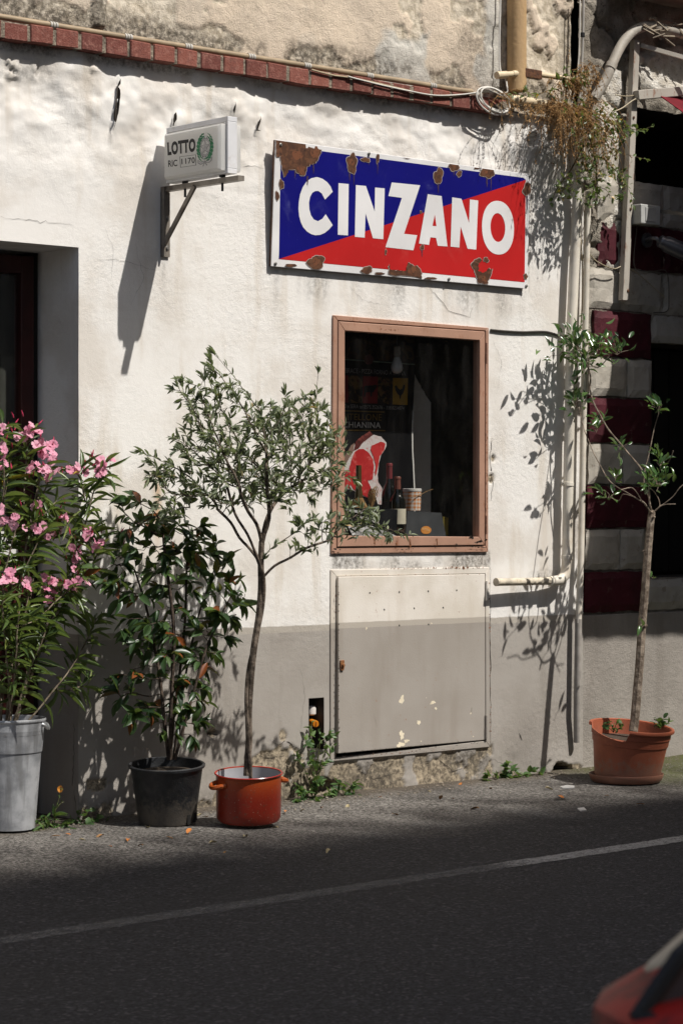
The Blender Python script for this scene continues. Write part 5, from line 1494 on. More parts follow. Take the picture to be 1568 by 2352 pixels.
def put_leaves(root, P, D, L, ratio, kind, mat_one, mat_many, name='leaf', maxone=300, seed=0, upk=1.0, variants=5, tint=None):
    """P base points, D directions, L lengths: the nearest 300 are leaves of their own, the rest one part"""
    rg = np.random.default_rng(seed)
    N = len(P)
    up = np.array([.15, -.45, .85]) * upk + rg.normal(0, .45, (N, 3))
    M = frames(D.copy(), up)
    shapes = [leaf_shape(kind, seed * 10 + k) for k in range(variants)]
    which = rg.integers(0, variants, N)
    depth = (P - np.array(CAM)) @ np.array(FWD)
    order = np.argsort(depth / L + rg.normal(0, .02, N) * depth / L)
    one = order[:min(maxone, N)]; many = order[min(maxone, N):]
    mes = []
    for v, f in shapes:
        vv = v.copy(); vv[:, 0] *= ratio
        mes.append(mesh_from(name, vv, f, mat_one, True))
    for i in one:
        o = bpy.data.objects.new(name, mes[which[i]])
        put(o, root)
        m = Matrix(((*(M[i, 0] * L[i]), P[i, 0]), (*(M[i, 1] * L[i]), P[i, 1]), (*(M[i, 2] * L[i]), P[i, 2]), (0, 0, 0, 1)))
        o.matrix_basis = m
    if len(many):
        V = []; Fc = []; T = []; off = 0
        for k, (v, f) in enumerate(shapes):
            ids = many[which[many] == k]
            if len(ids) == 0: continue
            vv = v.copy(); vv[:, 0] *= ratio
            w_ = np.einsum('nij,vj->nvi', M[ids], vv) * L[ids][:, None, None] + P[ids][:, None, :]
            nv = len(vv)
            V.append(w_.reshape(-1, 3)); Fc.append((f[None] + (np.arange(len(ids)) * nv)[:, None, None] + off).reshape(-1, 4)); off += nv * len(ids)
            tt = rg.random(len(ids)) if tint is None else np.full(len(ids), tint)
            T.append(np.repeat(tt, nv))
        o = obj('foliage', mesh_from('foliage', np.concatenate(V), np.concatenate(Fc), mat_many, True, {'tint': np.concatenate(T)}), root)
        o['kind'] = 'stuff'

def colonize(att, nodes, parents, step, infl, kill, iters=260, bias=(0, 0, 0.0), seed=0):
    rg = np.random.default_rng(seed)
    nd = [np.array(p, float) for p in nodes]; par = list(parents)
    A = np.array(att, float); bias = np.array(bias)
    for it in range(iters):
        if len(A) == 0: break
        Nn = np.array(nd)
        d2 = ((A[:, None, :] - Nn[None]) ** 2).sum(2)
        j = d2.argmin(1); dm = np.sqrt(d2[np.arange(len(A)), j])
        act = dm < infl
        grown = False
        for k in np.unique(j[act]):
            a = A[act & (j == k)]
            v = a - Nn[k]; v /= np.linalg.norm(v, axis=1)[:, None] + 1e-9
            v = v.mean(0) + bias + rg.normal(0, .12, 3); l = np.linalg.norm(v)
            if l < 1e-3: continue
            p = Nn[k] + v / l * step
            if len(nd) > 5200: break
            nd.append(p); par.append(int(k)); grown = True
        Nn = np.array(nd)
        new = Nn[len(d2[0]):]
        if len(new):
            d3 = ((A[:, None, :] - new[None]) ** 2).sum(2).min(1)
            A = A[d3 > kill * kill]
        if not grown: break
    return np.array(nd), par

def radii(n, par, tip, base, ex=2.4):
    r = np.zeros(n); ch = [[] for _ in range(n)]
    for i, p in enumerate(par):
        if p >= 0: ch[p].append(i)
    for i in range(n - 1, -1, -1):
        r[i] = tip if not ch[i] else max(tip, sum(r[c] ** ex for c in ch[i]) ** (1 / ex))
    return np.minimum(r, base), ch

def branches(nd, par, r, ch, sides=5):
    mb = MB()
    n = len(nd)
    start = [(i, par[i]) for i in range(n) if par[i] < 0]
    stack = [i for i, p in start]; seen_from = {}
    todo = [(i, None) for i in stack]
    while todo:
        i, pp = todo.pop()
        ch_pts = [] if pp is None else [nd[pp]]
        rs = [] if pp is None else [min(r[pp], r[i] * 1.15)]
        k = i
        while True:
            ch_pts.append(nd[k]); rs.append(r[k])
            if not ch[k]: break
            c = sorted(ch[k], key=lambda q: -r[q])
            for q in c[1:]: todo.append((q, k))
            k = c[0]
        if len(ch_pts) > 1:
            mb.tube([Vector(p) for p in ch_pts], [float(x) for x in rs], max(sides, 4) if rs[0] < .006 else 8, cap=True)
    return mb

def bark(name, a, b, bs=70):
    t = NT(name)
    c = t.mix(t.ramp(t.noise(26, detail=6, rough=.7), .36, .66), a, b)
    return t.done(t.pbr(c, .9, .2, 0, t.bump(t.noise(bs, detail=5), .7, .006)))

def inside_blobs(blobs, n, rg, D0):
    """points inside ellipsoids; (px, py, rx, ry, off, ry_depth, weight) with px sizes at the plant's distance"""
    w_ = np.array([b[6] for b in blobs], float); w_ /= w_.sum()
    out = []
    for k in rg.choice(len(blobs), n, p=w_):
        px, py, rx, ry, off, rd, _ = blobs[k]
        u = rg.normal(0, 1, 3); u = u / np.linalg.norm(u) * rg.random() ** (1 / 2.6)
        c = W(px + u[0] * rx, py + u[1] * ry, -D0 + off)
        q = dist(px + u[0] * rx, (c - CAM).dot(FWD) + u[2] * rd, py + u[1] * ry)
        out.append((q.x, min(q.y, -.03), q.z))
    return np.array(out)

def leaf_sites(nd, par, ch, r, thr, per, rg, tips=3, spread=.9):
    P = []; D = []
    for i in range(len(nd)):
        if par[i] < 0 or r[i] > thr: continue
        d = nd[i] - nd[par[i]]; d /= np.linalg.norm(d) + 1e-9
        k = per if ch[i] else per + tips
        for _ in range(rg.poisson(k)):
            s = rg.normal(0, 1, 3); s -= d * s.dot(d); s /= np.linalg.norm(s) + 1e-9
            q = d * rg.uniform(.35, 1.0) + s * spread * rg.uniform(.5, 1.0)
            if not ch[i]: q = d * rg.uniform(.6, 1.2) + s * spread * rg.uniform(.2, .9)
            P.append(nd[i] + d * rg.uniform(-.01, .01)); D.append(q)
    return np.array(P), np.array(D)

SOIL = mat('potting_soil', (.055, .040, .028), .95, .35, 30, 1.0, 60)

# ---- olive tree in the red pot
olv_base = WZ(571, 1893, -.015)
OD = -olv_base.y
t_olive = thing('olive_tree', 'slender potted tree with small grey green leaves growing from the red enamel pot', 'tree', (olv_base.x, olv_base.y, .20))
rg = np.random.default_rng(21)
tr = [(567, 1782), (569, 1740), (572, 1700), (571, 1640), (576, 1560), (583, 1490), (594, 1420), (600, 1350), (599, 1295), (601, 1245)]
nodes = []; par = []
pts = smooth_path([W(a, b, -OD) for a, b in tr], 3)
for i, p in enumerate(pts): nodes.append(tuple(p)); par.append(i - 1)
top = len(nodes) - 1
def limb(src, pts_, k=3):
    q = smooth_path([Vector(nodes[src])] + [W(a, b, -OD + c) for a, b, c in pts_], k)[1:]
    last = src
    for p in q: nodes.append(tuple(p)); par.append(last); last = len(nodes) - 1
    return last
limb(top, [(590, 1205, -.01), (570, 1175, -.03), (555, 1140, -.05), (548, 1110, -.05)])
limb(top, [(610, 1200, .0), (628, 1160, .02), (655, 1130, .05), (700, 1100, .08)])
limb(top, [(618, 1190, -.03), (614, 1130, -.05), (610, 1060, -.05)])
limb(top - 3, [(575, 1262, .03), (550, 1235, .05), (530, 1200, .07), (500, 1170, .08)])
limb(top - 3, [(620, 1262, -.04), (660, 1235, -.08), (690, 1215, -.1)])
limb(top - 5, [(630, 1300, -.05), (665, 1282, -.08), (705, 1258, -.1), (760, 1240, -.12)])
blobs = [(610, 1030, 160, 95, 0, .20, 8), (600, 1115, 150, 65, 0, .18, 3.6), (470, 1110, 70, 70, .04, .12, 1.6), (470, 940, 48, 85, .05, .10, 2.2), (450, 1030, 60, 70, .05, .13, 1.8), (484, 850, 16, 42, .05, .03, .6), (500, 910, 30, 50, .05, .05, .8), (420, 905, 24, 36, .05, .04, .6), (540, 920, 35, 40, 0, .08, .8), (545, 885, 10, 22, 0, .02, .3),
         (650, 960, 105, 45, 0, .16, 3.0), (728, 885, 9, 42, 0, .02, .4), (705, 930, 25, 30, 0, .05, .5), (652, 912, 10, 26, 0, .02, .3), (745, 1010, 55, 60, -.02, .12, 2.0), (375, 1090, 45, 45, .08, .08, 1.1), (330, 1050, 12, 26, .1, .02, .3), (400, 1170, 55, 40, .05, .08, .9),
         (770, 1110, 45, 40, -.05, .08, .9), (750, 1215, 70, 38, -.1, .08, 1.9), (830, 1195, 60, 40, -.12, .06, 1.2), (880, 1232, 75, 12, -.12, .03, .7), (700, 1262, 40, 12, -.1, .04, .4)]
att = inside_blobs(blobs, 1650, rg, OD)
nd, par = colonize(att, nodes, par,   .022, .30, .026, bias=(0, 0, .36), seed=3)
r, ch = radii(len(nd), par, .0011, .017, 2.35)
for i in range(top + 1): r[i] = max(r[i], .0155 - .004 * i / top)
BARKO = bark('olive_bark', (.045, .034, .025), (.19, .15, .115))
mbr = branches(nd, par, r, ch)
mbr.tube(smooth_path([W(576, 1790, -OD - .012), W(574, 1740, -OD - .02), W(568, 1660, -OD - .02), W(566, 1600, -OD - .01), W(572, 1530, -OD + .015), W(590, 1460, -OD + .02), W(604, 1390, -OD - .01), W(606, 1330, -OD - .018), W(594, 1290, -OD - .01), W(570, 1230, -OD), W(540, 1180, -OD + .02), W(520, 1110, -OD + .02)], 4), [.0085] * 34 + [.006] * 11, 7)
mbr.build('trunk', BARKO, t_olive, smooth=True)
LM = dict(dark=(.058, .080, .046), light=(.215, .245, .150), young=(.33, .355, .21))
P, D = leaf_sites(nd, par, ch, r, .0036, 1.7, rg, 4.4, .8)
D[:, 2] += .25
Ln = rg.uniform(.022, .052, len(P)); P[:, 1] = np.minimum(P[:, 1], -.02)
put_leaves(t_olive, P, D, Ln, .26, 'ellip', leaf_mat('olive_leaf', rough=.42, **LM, odd=(.985, (.42, .24, .07))), leaf_mat('olive_foliage', joined=True, rough=.42, **LM, odd=(.985, (.42, .24, .07))), seed=4)
print('olive', len(nd), len(P))

# red enamel pot
potc = Vector((olv_base.x, olv_base.y, 0))
pc = W(571, 1770, -OD); dpt = (pc - CAM).dot(FWD)
R = 74.5 / F * dpt; Hh = (WP(575, 1778, pc, FWD).z)
def red_enamel():
    t = NT('red_enamel_pot')
    x, y, z = xyz(t)
    c = t.mix(t.ramp(t.math('ADD', z, t.math('MULTIPLY', t.noise(4), .02)), .10, .25), (.235, .020, .008), (.40, .075, .012))
    n = t.noise(130, detail=3)
    low = t.n('ShaderNodeMapRange', {0: z, 1: .02, 2: .18, 3: 1.0, 4: .25}).outputs[0]
    c = t.mix(t.math('MULTIPLY', t.ramp(t.noise(55, detail=6, rough=.75), .56, .64), low), c, (.12, .055, .035))
    c = t.mix(t.math('MULTIPLY', t.ramp(t.noise(120, detail=3), .66, .70), low), c, (.42, .34, .27))
    return t.done(t.pbr(c, t.math('ADD', .22, t.math('MULTIPLY', n, .25)), .5, 0, t.bump(n, .08, .003)))
t_pot = thing('enamel_pot', 'red orange enamel stock pot used as planter for the slender tree', 'pot', potc)
Hp = Hh + .008
m = MB(); m.lathe(potc, [(.001, .004), (R * .93, .004), (R * .985, .018), (R, .05), (R * 1.005, Hp * .9), (R * 1.0, Hp * .96), (R * 1.05, Hp * .985), (R * 1.055, Hp), (R * 1.03, Hp * 1.008), (R * .995, Hp * .99)], 56, caps=(1, 0))
REDEN = red_enamel(); m.build('body', REDEN, t_pot, smooth=True)
m = MB(); m.lathe(potc, [(R * .992, Hp * .992), (R * .975, Hp * .6), (R * .97, Hp * .3)], 56, caps=(0, 0)); m.build('inside', mat('grey_enamel_inside', (.42, .42, .44), .3, .1), t_pot, smooth=True)
m = MB(); m.lathe(potc, [(R * 1.045, Hp * .988), (R * 1.062, Hp * 1.0), (R * 1.045, Hp * 1.014), (R * 1.0, Hp * 1.008)], 56, caps=(0, 0)); m.build('rim', mat('red_rim', (.36, .022, .016), .25, .1), t_pot, smooth=True)
t_pot.rotation_euler = (.062, -.052, 0)
for sg, a0 in ((1, 2.95), (1, -.26)):
    ca = a0
    m = MB(); pts = []
    for i in range(13):
        tt = i / 12; a = ca + (tt - .5) * .62; o_ = R * (1.0 + .26 * math.sin(math.pi * tt) ** .6)
        pts.append(potc + Vector((o_ * math.cos(a), o_ * math.sin(a), Hp * .83 - .012 * math.sin(math.pi * tt))))
    m.tube(pts, .0105, 8); m.build('handle', mat('orange_handle', (.40, .085, .016), .3, .1) if 'orange_handle' not in bpy.data.materials else bpy.data.materials['orange_handle'], t_pot, smooth=True)
m = MB(); m.lathe(potc, [(.001, Hp * .74), (R * .5, Hp * .72), (R * .97, Hp * .66)], 30, wob=lambda a, z: 1 + .02 * math.sin(a * 7)); m.build('soil', SOIL, t_pot)

# ---- dark shrub in the black plastic pot
sb = WZ(388, 1890, -.01); SD = -sb.y
t_sh = thing('laurel_shrub', 'bushy shrub with large glossy dark leaves and a few brown ones in the black pot', 'shrub', (sb.x, sb.y, .25))
rg = np.random.default_rng(31)
nodes = []; par = []
def stem(pts_, D0, k=3):
    q = smooth_path([W(a, b, -D0 + c) for a, b, c in pts_], k)
    last = -1
    for p in q: nodes.append(tuple(p)); par.append(last); last = len(nodes) - 1
stem([(388, 1745, 0), (378, 1660, -.01), (368, 1560, .0), (352, 1470, .03), (335, 1390, .05), (310, 1310, .06)], SD)
stem([(392, 1745, -.02), (392, 1650, -.03), (396, 1560, -.04), (400, 1460, -.05), (392, 1370, -.05), (380, 1280, -.04), (372, 1200, -.03)], SD)
stem([(398, 1745, 0), (410, 1650, .0), (425, 1560, .02), (440, 1480, .03), (460, 1400, .04), (485, 1330, .05), (500, 1280, .05)], SD)
stem([(402, 1745, -.02), (425, 1660, -.05), (445, 1590, -.07), (470, 1500, -.09), (500, 1430, -.1), (530, 1370, -.1)], SD)
stem([(392, 1745, .02), (400, 1640, .03), (415, 1530, .05), (425, 1430, .05), (428, 1340, .05), (430, 1240, .04)], SD)
blobs = [(330, 1200, 65, 60, .03, .12, 2.4), (300, 1290, 75, 65, .03, .12, 2.2), (250, 1310, 38, 40, .0, .06, 1.2), (225, 1300, 18, 25, .0, .04, .5), (555, 1370, 30, 45, -.08, .06, .9), (300, 1160, 30, 30, .03, .06, .7), (395, 1230, 80, 80, -.03, .14, 3), (420, 1160, 60, 50, -.02, .1, 1.4), (460, 1300, 80, 80, 0, .14, 2.6), (520, 1380, 50, 70, -.06, .1, 1.8), (350, 1400, 90, 80, 0, .14, 2.6), (420, 1470, 110, 90, -.02, .15, 3.2),
         (370, 1560, 80, 80, 0, .14, 2.2), (330, 1640, 60, 60, 0, .1, 1.3), (440, 1600, 60, 60, -.06, .1, 1.5), (430, 1670, 55, 40, -.08, .08, 1.2), (300, 1480, 50, 80, .03, .1, 1.2), (285, 1590, 30, 50, .03, .06, .5)]
att = inside_blobs(blobs, 800, rg, SD); att = att[att[:, 1] < -.05]
nd, par = colonize(att, nodes, par, .03, .35, .05, bias=(0, 0, .1), seed=5)
r, ch = radii(len(nd), par, .0016, .009, 2.3)
branches(nd, par, r, ch).build('stem', bark('shrub_bark', (.030, .022, .017), (.11, .08, .06)), t_sh, smooth=True)
P, D = leaf_sites(nd, par, ch, r, .0032, .95, rg, 4.0, .95)
P[:, 1] = np.minimum(P[:, 1], -.03); D[:, 2] -= .30
Ln = rg.uniform(.042, .095, len(P))
LM = dict(dark=(.014, .036, .014), light=(.050, .098, .028), young=(.11, .17, .04))
od = (.93, (.23, .062, .018))
put_leaves(t_sh, P, D, Ln, .36, 'ellip', leaf_mat('laurel_leaf', rough=.36, spec=.45, trans=.22, **LM, odd=od), leaf_mat('laurel_foliage', joined=True, rough=.36, spec=.45, trans=.22, **LM, odd=od), seed=6)
print('shrub', len(nd), len(P))
# black pot
pc = W(380, 1745, -SD); dpt = (pc - CAM).dot(FWD)
Rt = 86 / F * dpt; Hk = WP(380, 1752, pc, FWD).z
kp = Vector((sb.x - .01, sb.y + .0, 0))
t_bp = thing('plastic_pot', 'tall black plastic plant pot holding the dark glossy shrub', 'pot', kp)
t_bp.rotation_euler = (.065, -.055, 0)
BLK = mat('black_plastic', (.020, .021, .023), .48, .25, 30, .25, 160, dirt=.45, dirtcol=(.075, .07, .062), dscale=9, splash=.3)
m = MB(); m.lathe(kp, [(.001, .006), (Rt * .72, .006), (Rt * .75, .0), (Rt * .77, .012), (Rt * .96, Hk * .93), (Rt * .97, Hk * .94), (Rt * 1.02, Hk * .945), (Rt * 1.03, Hk * .985), (Rt * .99, Hk), (Rt * .95, Hk * .99), (Rt * .92, Hk * .8), (Rt * .90, Hk * .72)], 48, caps=(1, 0)); m.build('body', BLK, t_bp, smooth=True)
m = MB(); m.lathe(kp, [(.001, Hk * .88), (Rt * .6, Hk * .87), (Rt * .92, Hk * .83)], 28); m.build('soil', SOIL, t_bp)
for a in (-1.0, -.62, -1.4):
    m = MB()
    x_, y_ = kp.x + Rt * .765 * math.cos(a), kp.y + Rt * .765 * math.sin(a)
    c_ = Vector((x_, y_, .03)); n_ = Vector((math.cos(a), math.sin(a), -.15)); s_ = Vector((-math.sin(a), math.cos(a), 0))
    m.slab([c_ + n_ * .006 + s_ * sx + Vector((0, 0, sz)) for sx, sz in ((-.010, -.028), (.010, -.028), (.010, .014), (-.010, .014))], n_ * -.012)
    m.build('drain_slot', SHADOWGAP, t_bp)

# ---- pink oleander in the zinc bucket
ob = WZ(22, 1897, 0.0); ob.y = -.06; ob.x = W(22, 1897, -.06).x; PD = .10
t_ol = thing('oleander', 'pink flowering oleander with long narrow leaves in the zinc bucket', 'flowering shrub', (ob.x, ob.y, .3))
rg = np.random.default_rng(41)
nodes = []; par = []
def wood(pts_, k=4):
    q = smooth_path([W(a, b, -PD + c) for a, b, c in pts_], k)
    last = -1; ids = []
    for p in q: nodes.append(tuple(p)); par.append(last); last = len(nodes) - 1; ids.append(last)
    return ids
def off(src, pts_, k=4):
    q = smooth_path([Vector(nodes[src])] + [W(a, b, -PD + c) for a, b, c in pts_], k)[1:]
    last = src; ids = []
    for p in q: nodes.append(tuple(p)); par.append(last); last = len(nodes) - 1; ids.append(last)
    return ids
TIPS = []
a = wood([(20, 1690, 0), (55, 1590, -.02), (80, 1500, -.03), (95, 1430, -.05), (105, 1370, -.07), (110, 1345, -.08)]); TIPS.append(a)
b = off(a[8], [(110, 1440, -.08), (160, 1370, -.12), (210, 1300, -.14), (228, 1265, -.15), (240, 1252, -.15)]); TIPS.append(b)
TIPS.append(off(b[6], [(205, 1275, -.14), (207, 1235, -.14), (208, 1218, -.14)]))
TIPS.append(off(b[4], [(150, 1340, -.12), (168, 1322, -.13), (178, 1280, -.12)]))
c = wood([(28, 1690, .02), (70, 1560, .0), (110, 1450, -.02), (150, 1330, -.03), (180, 1260, -.04), (200, 1190, -.05), (218, 1120, -.05), (232, 1092, -.06), (240, 1070, -.06)]); TIPS.append(c)
TIPS.append(off(c[22], [(196, 1150, -.05), (188, 1110, -.06), (178, 1085, -.06)]))
TIPS.append(off(c[16], [(170, 1240, -.06), (150, 1200, -.08), (130, 1190, -.08)]))
d = wood([(12, 1690, -.02), (25, 1550, -.04), (38, 1440, -.06), (50, 1330, -.06), (65, 1230, -.05), (85, 1130, -.04), (100, 1070, -.04)]); TIPS.append(d)
TIPS.append(off(d[20], [(92, 1150, -.06), (110, 1110, -.08), (115, 1082, -.09)]))
TIPS.append(off(d[18], [(55, 1180, -.02), (60, 1080, .0), (62, 1000, .0)]))
TIPS.append(off(d[17], [(85, 1190, -.07), (110, 1175, -.09), (130, 1150, -.08)]))
TIPS.append(off(d[14], [(60, 1300, -.08), (85, 1250, -.1), (98, 1218, -.1)]))
e = wood([(5, 1690, 0), (0, 1560, -.02), (-10, 1420, -.02), (-8, 1290, .0), (5, 1170, .02), (20, 1090, .02), (30, 1020, .02)]); TIPS.append(e)
TIPS.append(off(e[16], [(0, 1200, -.04), (10, 1120, -.05), (8, 1060, -.05)]))
TIPS.append(off(e[20], [(10, 1080, .0), (8, 1010, .0), (6, 975, .0)]))
TIPS.append(off(e[12], [(5, 1330, -.06), (25, 1260, -.08), (40, 1205, -.08)]))
f_ = wood([(15, 1690, -.03), (30, 1590, -.08), (45, 1480, -.12), (60, 1400, -.13), (68, 1350, -.13)]); TIPS.append(f_)
TIPS.append(off(f_[8], [(20, 1470, -.12), (10, 1400, -.12), (8, 1335, -.12)]))
TIPS.append(off(f_[10], [(90, 1420, -.14), (130, 1380, -.15), (160, 1355, -.15)]))
g_ = wood([(30, 1690, 0), (80, 1640, -.03), (120, 1590, -.05), (160, 1540, -.06), (195, 1480, -.07), (222, 1420, -.08)]); TIPS.append(g_)
TIPS.append(off(g_[9], [(140, 1590, -.04), (175, 1580, -.04), (200, 1575, -.04)]))
for st_ in ([(0, 1690, .03), (-40, 1500, .03), (-60, 1300, .03), (-50, 1150, .03)], [(25, 1690, -.05), (20, 1560, -.12), (10, 1450, -.16), (5, 1380, -.17)], [(30, 1690, .0), (65, 1530, .02), (110, 1420, .03), (140, 1350, .04)], [(0, 1690, -.03), (-30, 1500, -.1), (-30, 1380, -.12)], [(25, 1690, -.06), (60, 1560, -.13), (95, 1480, -.16), (110, 1430, -.16)], [(15, 1690, -.06), (35, 1540, -.16), (40, 1450, -.18), (45, 1400, -.18)], [(20, 1690, 0), (50, 1480, .02), (80, 1300, .02), (60, 1180, .02)], [(0, 1690, 0), (20, 1450, 0), (30, 1300, -.02), (15, 1240, -.03)]):
    TIPS.append(wood(st_))
nd = np.array(nodes); 
r, ch = radii(len(nd), par, .0022, .0105, 2.1)
for ids in TIPS:
    for q in ids: r[q] = min(.0105, r[q] + .0012)
branches(nd, par, r, ch).build('stem', bark('oleander_bark', (.11, .085, .06), (.30, .245, .18)), t_ol, smooth=True)
P = []; D = []
for ids in TIPS:
    n_ = len(ids); tot = 0
    ph = rg.uniform(0, 6)
    for q in range(len(ids)):
        i = ids[-1 - q]
        p0 = nd[i]; d_ = nd[i] - nd[par[i]] if par[i] >= 0 else np.array([0, 0, 1.0])
        L_ = np.linalg.norm(d_); d_ = d_ / (L_ + 1e-9)
        tot += L_
        if tot > .50: break
        for rep in range(2 if L_ > .03 else 1):
            ph += .9
            for k in range(3):
                if rg.random() < .20 + tot * .9: continue
                a = ph + k * 2.094
                u = np.cross(d_, [.3, .9, .2]); u /= np.linalg.norm(u); v_ = np.cross(d_, u)
                s = u * math.cos(a) + v_ * math.sin(a)
                P.append(p0 - d_ * L_ * rep * .5); D.append(d_ * rg.uniform(.2, .9) + s * rg.uniform(.7, 1.1) + np.array([0, 0, -.15 - tot * .7]))
P = np.array(P); D = np.array(D); Ln = rg.uniform(.075, .14, len(P)); P[:, 1] = np.where(P[:, 0] > DOOR_X1 - .02, np.minimum(P[:, 1], -.02), P[:, 1])
LM = dict(dark=(.036, .068, .020), light=(.125, .185, .050), young=(.21, .25, .06))
od = (.985, (.45, .30, .03))
put_leaves(t_ol, P, D, Ln, .125, 'lance', leaf_mat('oleander_leaf', rough=.36, **LM, odd=od), leaf_mat('oleander_foliage', joined=True, rough=.36, **LM, odd=od), seed=7)
print('oleander', len(nd), len(P))
# flowers: five broad petals each
def pink(name):
    t = NT(name)
    r = t.n('ShaderNodeObjectInfo').outputs['Random']
    c = t.mix(r, (.78, .30, .43), (.86, .50, .60))
    c = t.mix(t.math('MULTIPLY', t.ramp(t.noise(140, detail=3), .45, .7), .45), c, (.62, .10, .26))
    p = t.pbr(c, .6, .25); tl = t.n('ShaderNodeBsdfTranslucent', {0: c})
    return t.done(t.n('ShaderNodeMixShader', {0: .4, 1: p, 2: tl}))
PINK = pink('pink_petal'); BUD = mat('deep_pink_bud', (.46, .035, .09), .5, .2)
def flower_mesh(seed):
    r = random.Random(seed); v = []; f = []
    for k in range(5):
        a0 = k * 2 * math.pi / 5 + r.uniform(-.12, .12); cup = r.uniform(.25, .6); o = len(v); rl = r.uniform(.9, 1.1)
        for i in range(5):
            t_ = i / 4; rr_ = (.10 + .90 * t_) * rl; wd = .06 + .40 * math.sin(min(1, t_ * 1.02) * 2.25) ** 1.1
            for j in (-1, 0, 1):
                a = a0 + .22 * t_
                x = rr_ * math.cos(a) - wd * j * math.sin(a); y = rr_ * math.sin(a) + wd * j * math.cos(a)
                z = cup * t_ * (1.1 - t_ * .75) + .10 * abs(j) * t_ + .06 * j * t_ + r.uniform(-.03, .03)
                v.append((x, y, z))
            if i:
                b_ = o + 3 * i
                f += [(b_ - 3, b_ - 2, b_ + 1, b_), (b_ - 2, b_ - 1, b_ + 2, b_ + 1)]
    # the tube below
    o = len(v)
    for i, (rr_, z) in enumerate(((.13, .05), (.08, -.35), (.05, -.6))):
        for k in range(6): v.append((rr_ * math.cos(k * 1.047), rr_ * math.sin(k * 1.047), z))
        if i:
            for k in range(6): f.append((o + (i - 1) * 6 + k, o + (i - 1) * 6 + (k + 1) % 6, o + i * 6 + (k + 1) % 6, o + i * 6 + k))
    return mesh_from('flower', v, f, PINK, True)
FM = [flower_mesh(k) for k in range(5)]
clusters = [(8, 978, 4, 0), (45, 1000, 4, .0), (76, 990, 5, -.01), (88, 1020, 4, 0), (8, 1035, 3, -.04), (6, 1062, 3, -.05), (70, 1083, 2, -.06), (108, 1032, 5, 0), (115, 1080, 5, -.09), (122, 1052, 2, .01), (82, 1084, 3, -.07), (176, 1078, 5, -.06), (232, 1062, 5, -.06), (243, 1080, 4, -.06), (4, 1190, 3, -.04), (42, 1202, 3, -.08),
            (95, 1213, 4, -.1), (128, 1225, 5, -.08), (138, 1180, 3, -.08), (85, 1172, 2, -.07), (205, 1222, 4, -.14), (240, 1248, 3, -.15), (178, 1268, 5, -.12), (182, 1290, 3, -.12), (12, 1325, 4, -.12), (68, 1347, 3, -.13), (112, 1335, 4, -.1), (113, 1362, 4, -.1), (160, 1350, 4, -.15), (176, 1338, 3, -.15)]
for k, (px_, py_, n_, o_) in enumerate(clusters):
    for j in range(n_):
        q = W(px_ + rg.normal(0, 11), py_ + rg.normal(0, 10), -PD + o_ - .02 + rg.normal(0, .015))
        o = bpy.data.objects.new('flower', FM[rg.integers(0, 5)]); put(o, t_ol)
        nrm_ = Vector((rg.normal(-.15, .55), -.75 + rg.normal(0, .35), .45 + rg.normal(0, .45))).normalized()
        s_ = rg.uniform(.017, .025)
        o.matrix_basis = Matrix.Translation(q) @ nrm_.to_track_quat('Z', 'Y').to_matrix().to_4x4() @ Matrix.Rotation(rg.uniform(0, 6), 4, 'Z') @ Matrix.Scale(s_, 4)
m = MB()
for k, (px_, py_, n_, o_) in enumerate(clusters):
    for j in range(3):
        q = W(px_ + rg.normal(0, 20), py_ + rg.normal(-3, 16), -PD + o_ + rg.normal(0, .01)); d_ = Vector((rg.normal(0, .4), rg.normal(-.2, .3), 1)).normalized()
        m.tube([q, q + d_ * .012, q + d_ * .03], [.0015, .0036, .0008], 5)
m.build('bud', BUD, t_ol, kind='stuff')
# zinc bucket
pc = W(18, 1650, -PD); dpt = (pc - CAM).dot(FWD)
Rt = 84 / F * dpt; Hz = WP(18, 1652, pc, FWD).z
zb = Vector((ob.x, ob.y, 0.0))
def zinc():
    t = NT('zinc')
    n = t.noise(9, detail=6, rough=.65); s_ = t.noise(16, detail=4, sx=(1, 1, .1))
    c = t.mix(t.ramp(n, .35, .65), (.27, .28, .295), (.50, .51, .525))
    c = t.mix(t.math('MULTIPLY', t.ramp(s_, .52, .68), .7), c, (.19, .19, .19))
    c = t.mix(t.math('MULTIPLY', t.ramp(t.noise(50, detail=5, rough=.7), .62, .7), .35), c, (.30, .25, .18))
    return t.done(t.pbr(c, t.math('ADD', .38, t.math('MULTIPLY', n, .2)), .5, .35, t.bump(n, .1, .01)))
ZN = zinc()
t_zb = thing('zinc_bucket', 'tall grey zinc bucket with a ring handle holding the pink oleander', 'bucket', zb)
m = MB(); m.lathe(zb, [(.001, .012), (Rt * .70, .012), (Rt * .71, .0), (Rt * .72, .02), (Rt * .90, Hz * .80), (Rt * .925, Hz * .805), (Rt * .935, Hz * .82), (Rt * .925, Hz * .835), (Rt * .98, Hz * .97), (Rt * 1.0, Hz * .975), (Rt * 1.015, Hz * .99), (Rt * 1.0, Hz * 1.004), (Rt * .97, Hz * .99), (Rt * .93, Hz * .8), (Rt * .9, Hz * .7)], 56, caps=(1, 0)); m.build('body', ZN, t_zb, smooth=True)
m = MB(); m.lathe(zb, [(.001, Hz * .88), (Rt * .95, Hz * .86)], 28); m.build('soil', SOIL, t_zb)
for a0 in (-.85, math.pi - .85):
    m = MB(); pts = []
    for i in range(11):
        tt = i / 10; a = a0 + (tt - .5) * .30; o_ = Rt * (.97 + .13 * math.sin(math.pi * tt) ** .5)
        pts.append(zb + Vector((o_ * math.cos(a), o_ * math.sin(a), Hz * (.955 - .045 * math.sin(math.pi * tt)))))
    m.tube(pts, .008, 8); m.build('handle', mat('bright_zinc', (.62, .63, .64), .25, .1, metal=.8) if 'bright_zinc' not in bpy.data.materials else bpy.data.materials['bright_zinc'], t_zb, smooth=True)

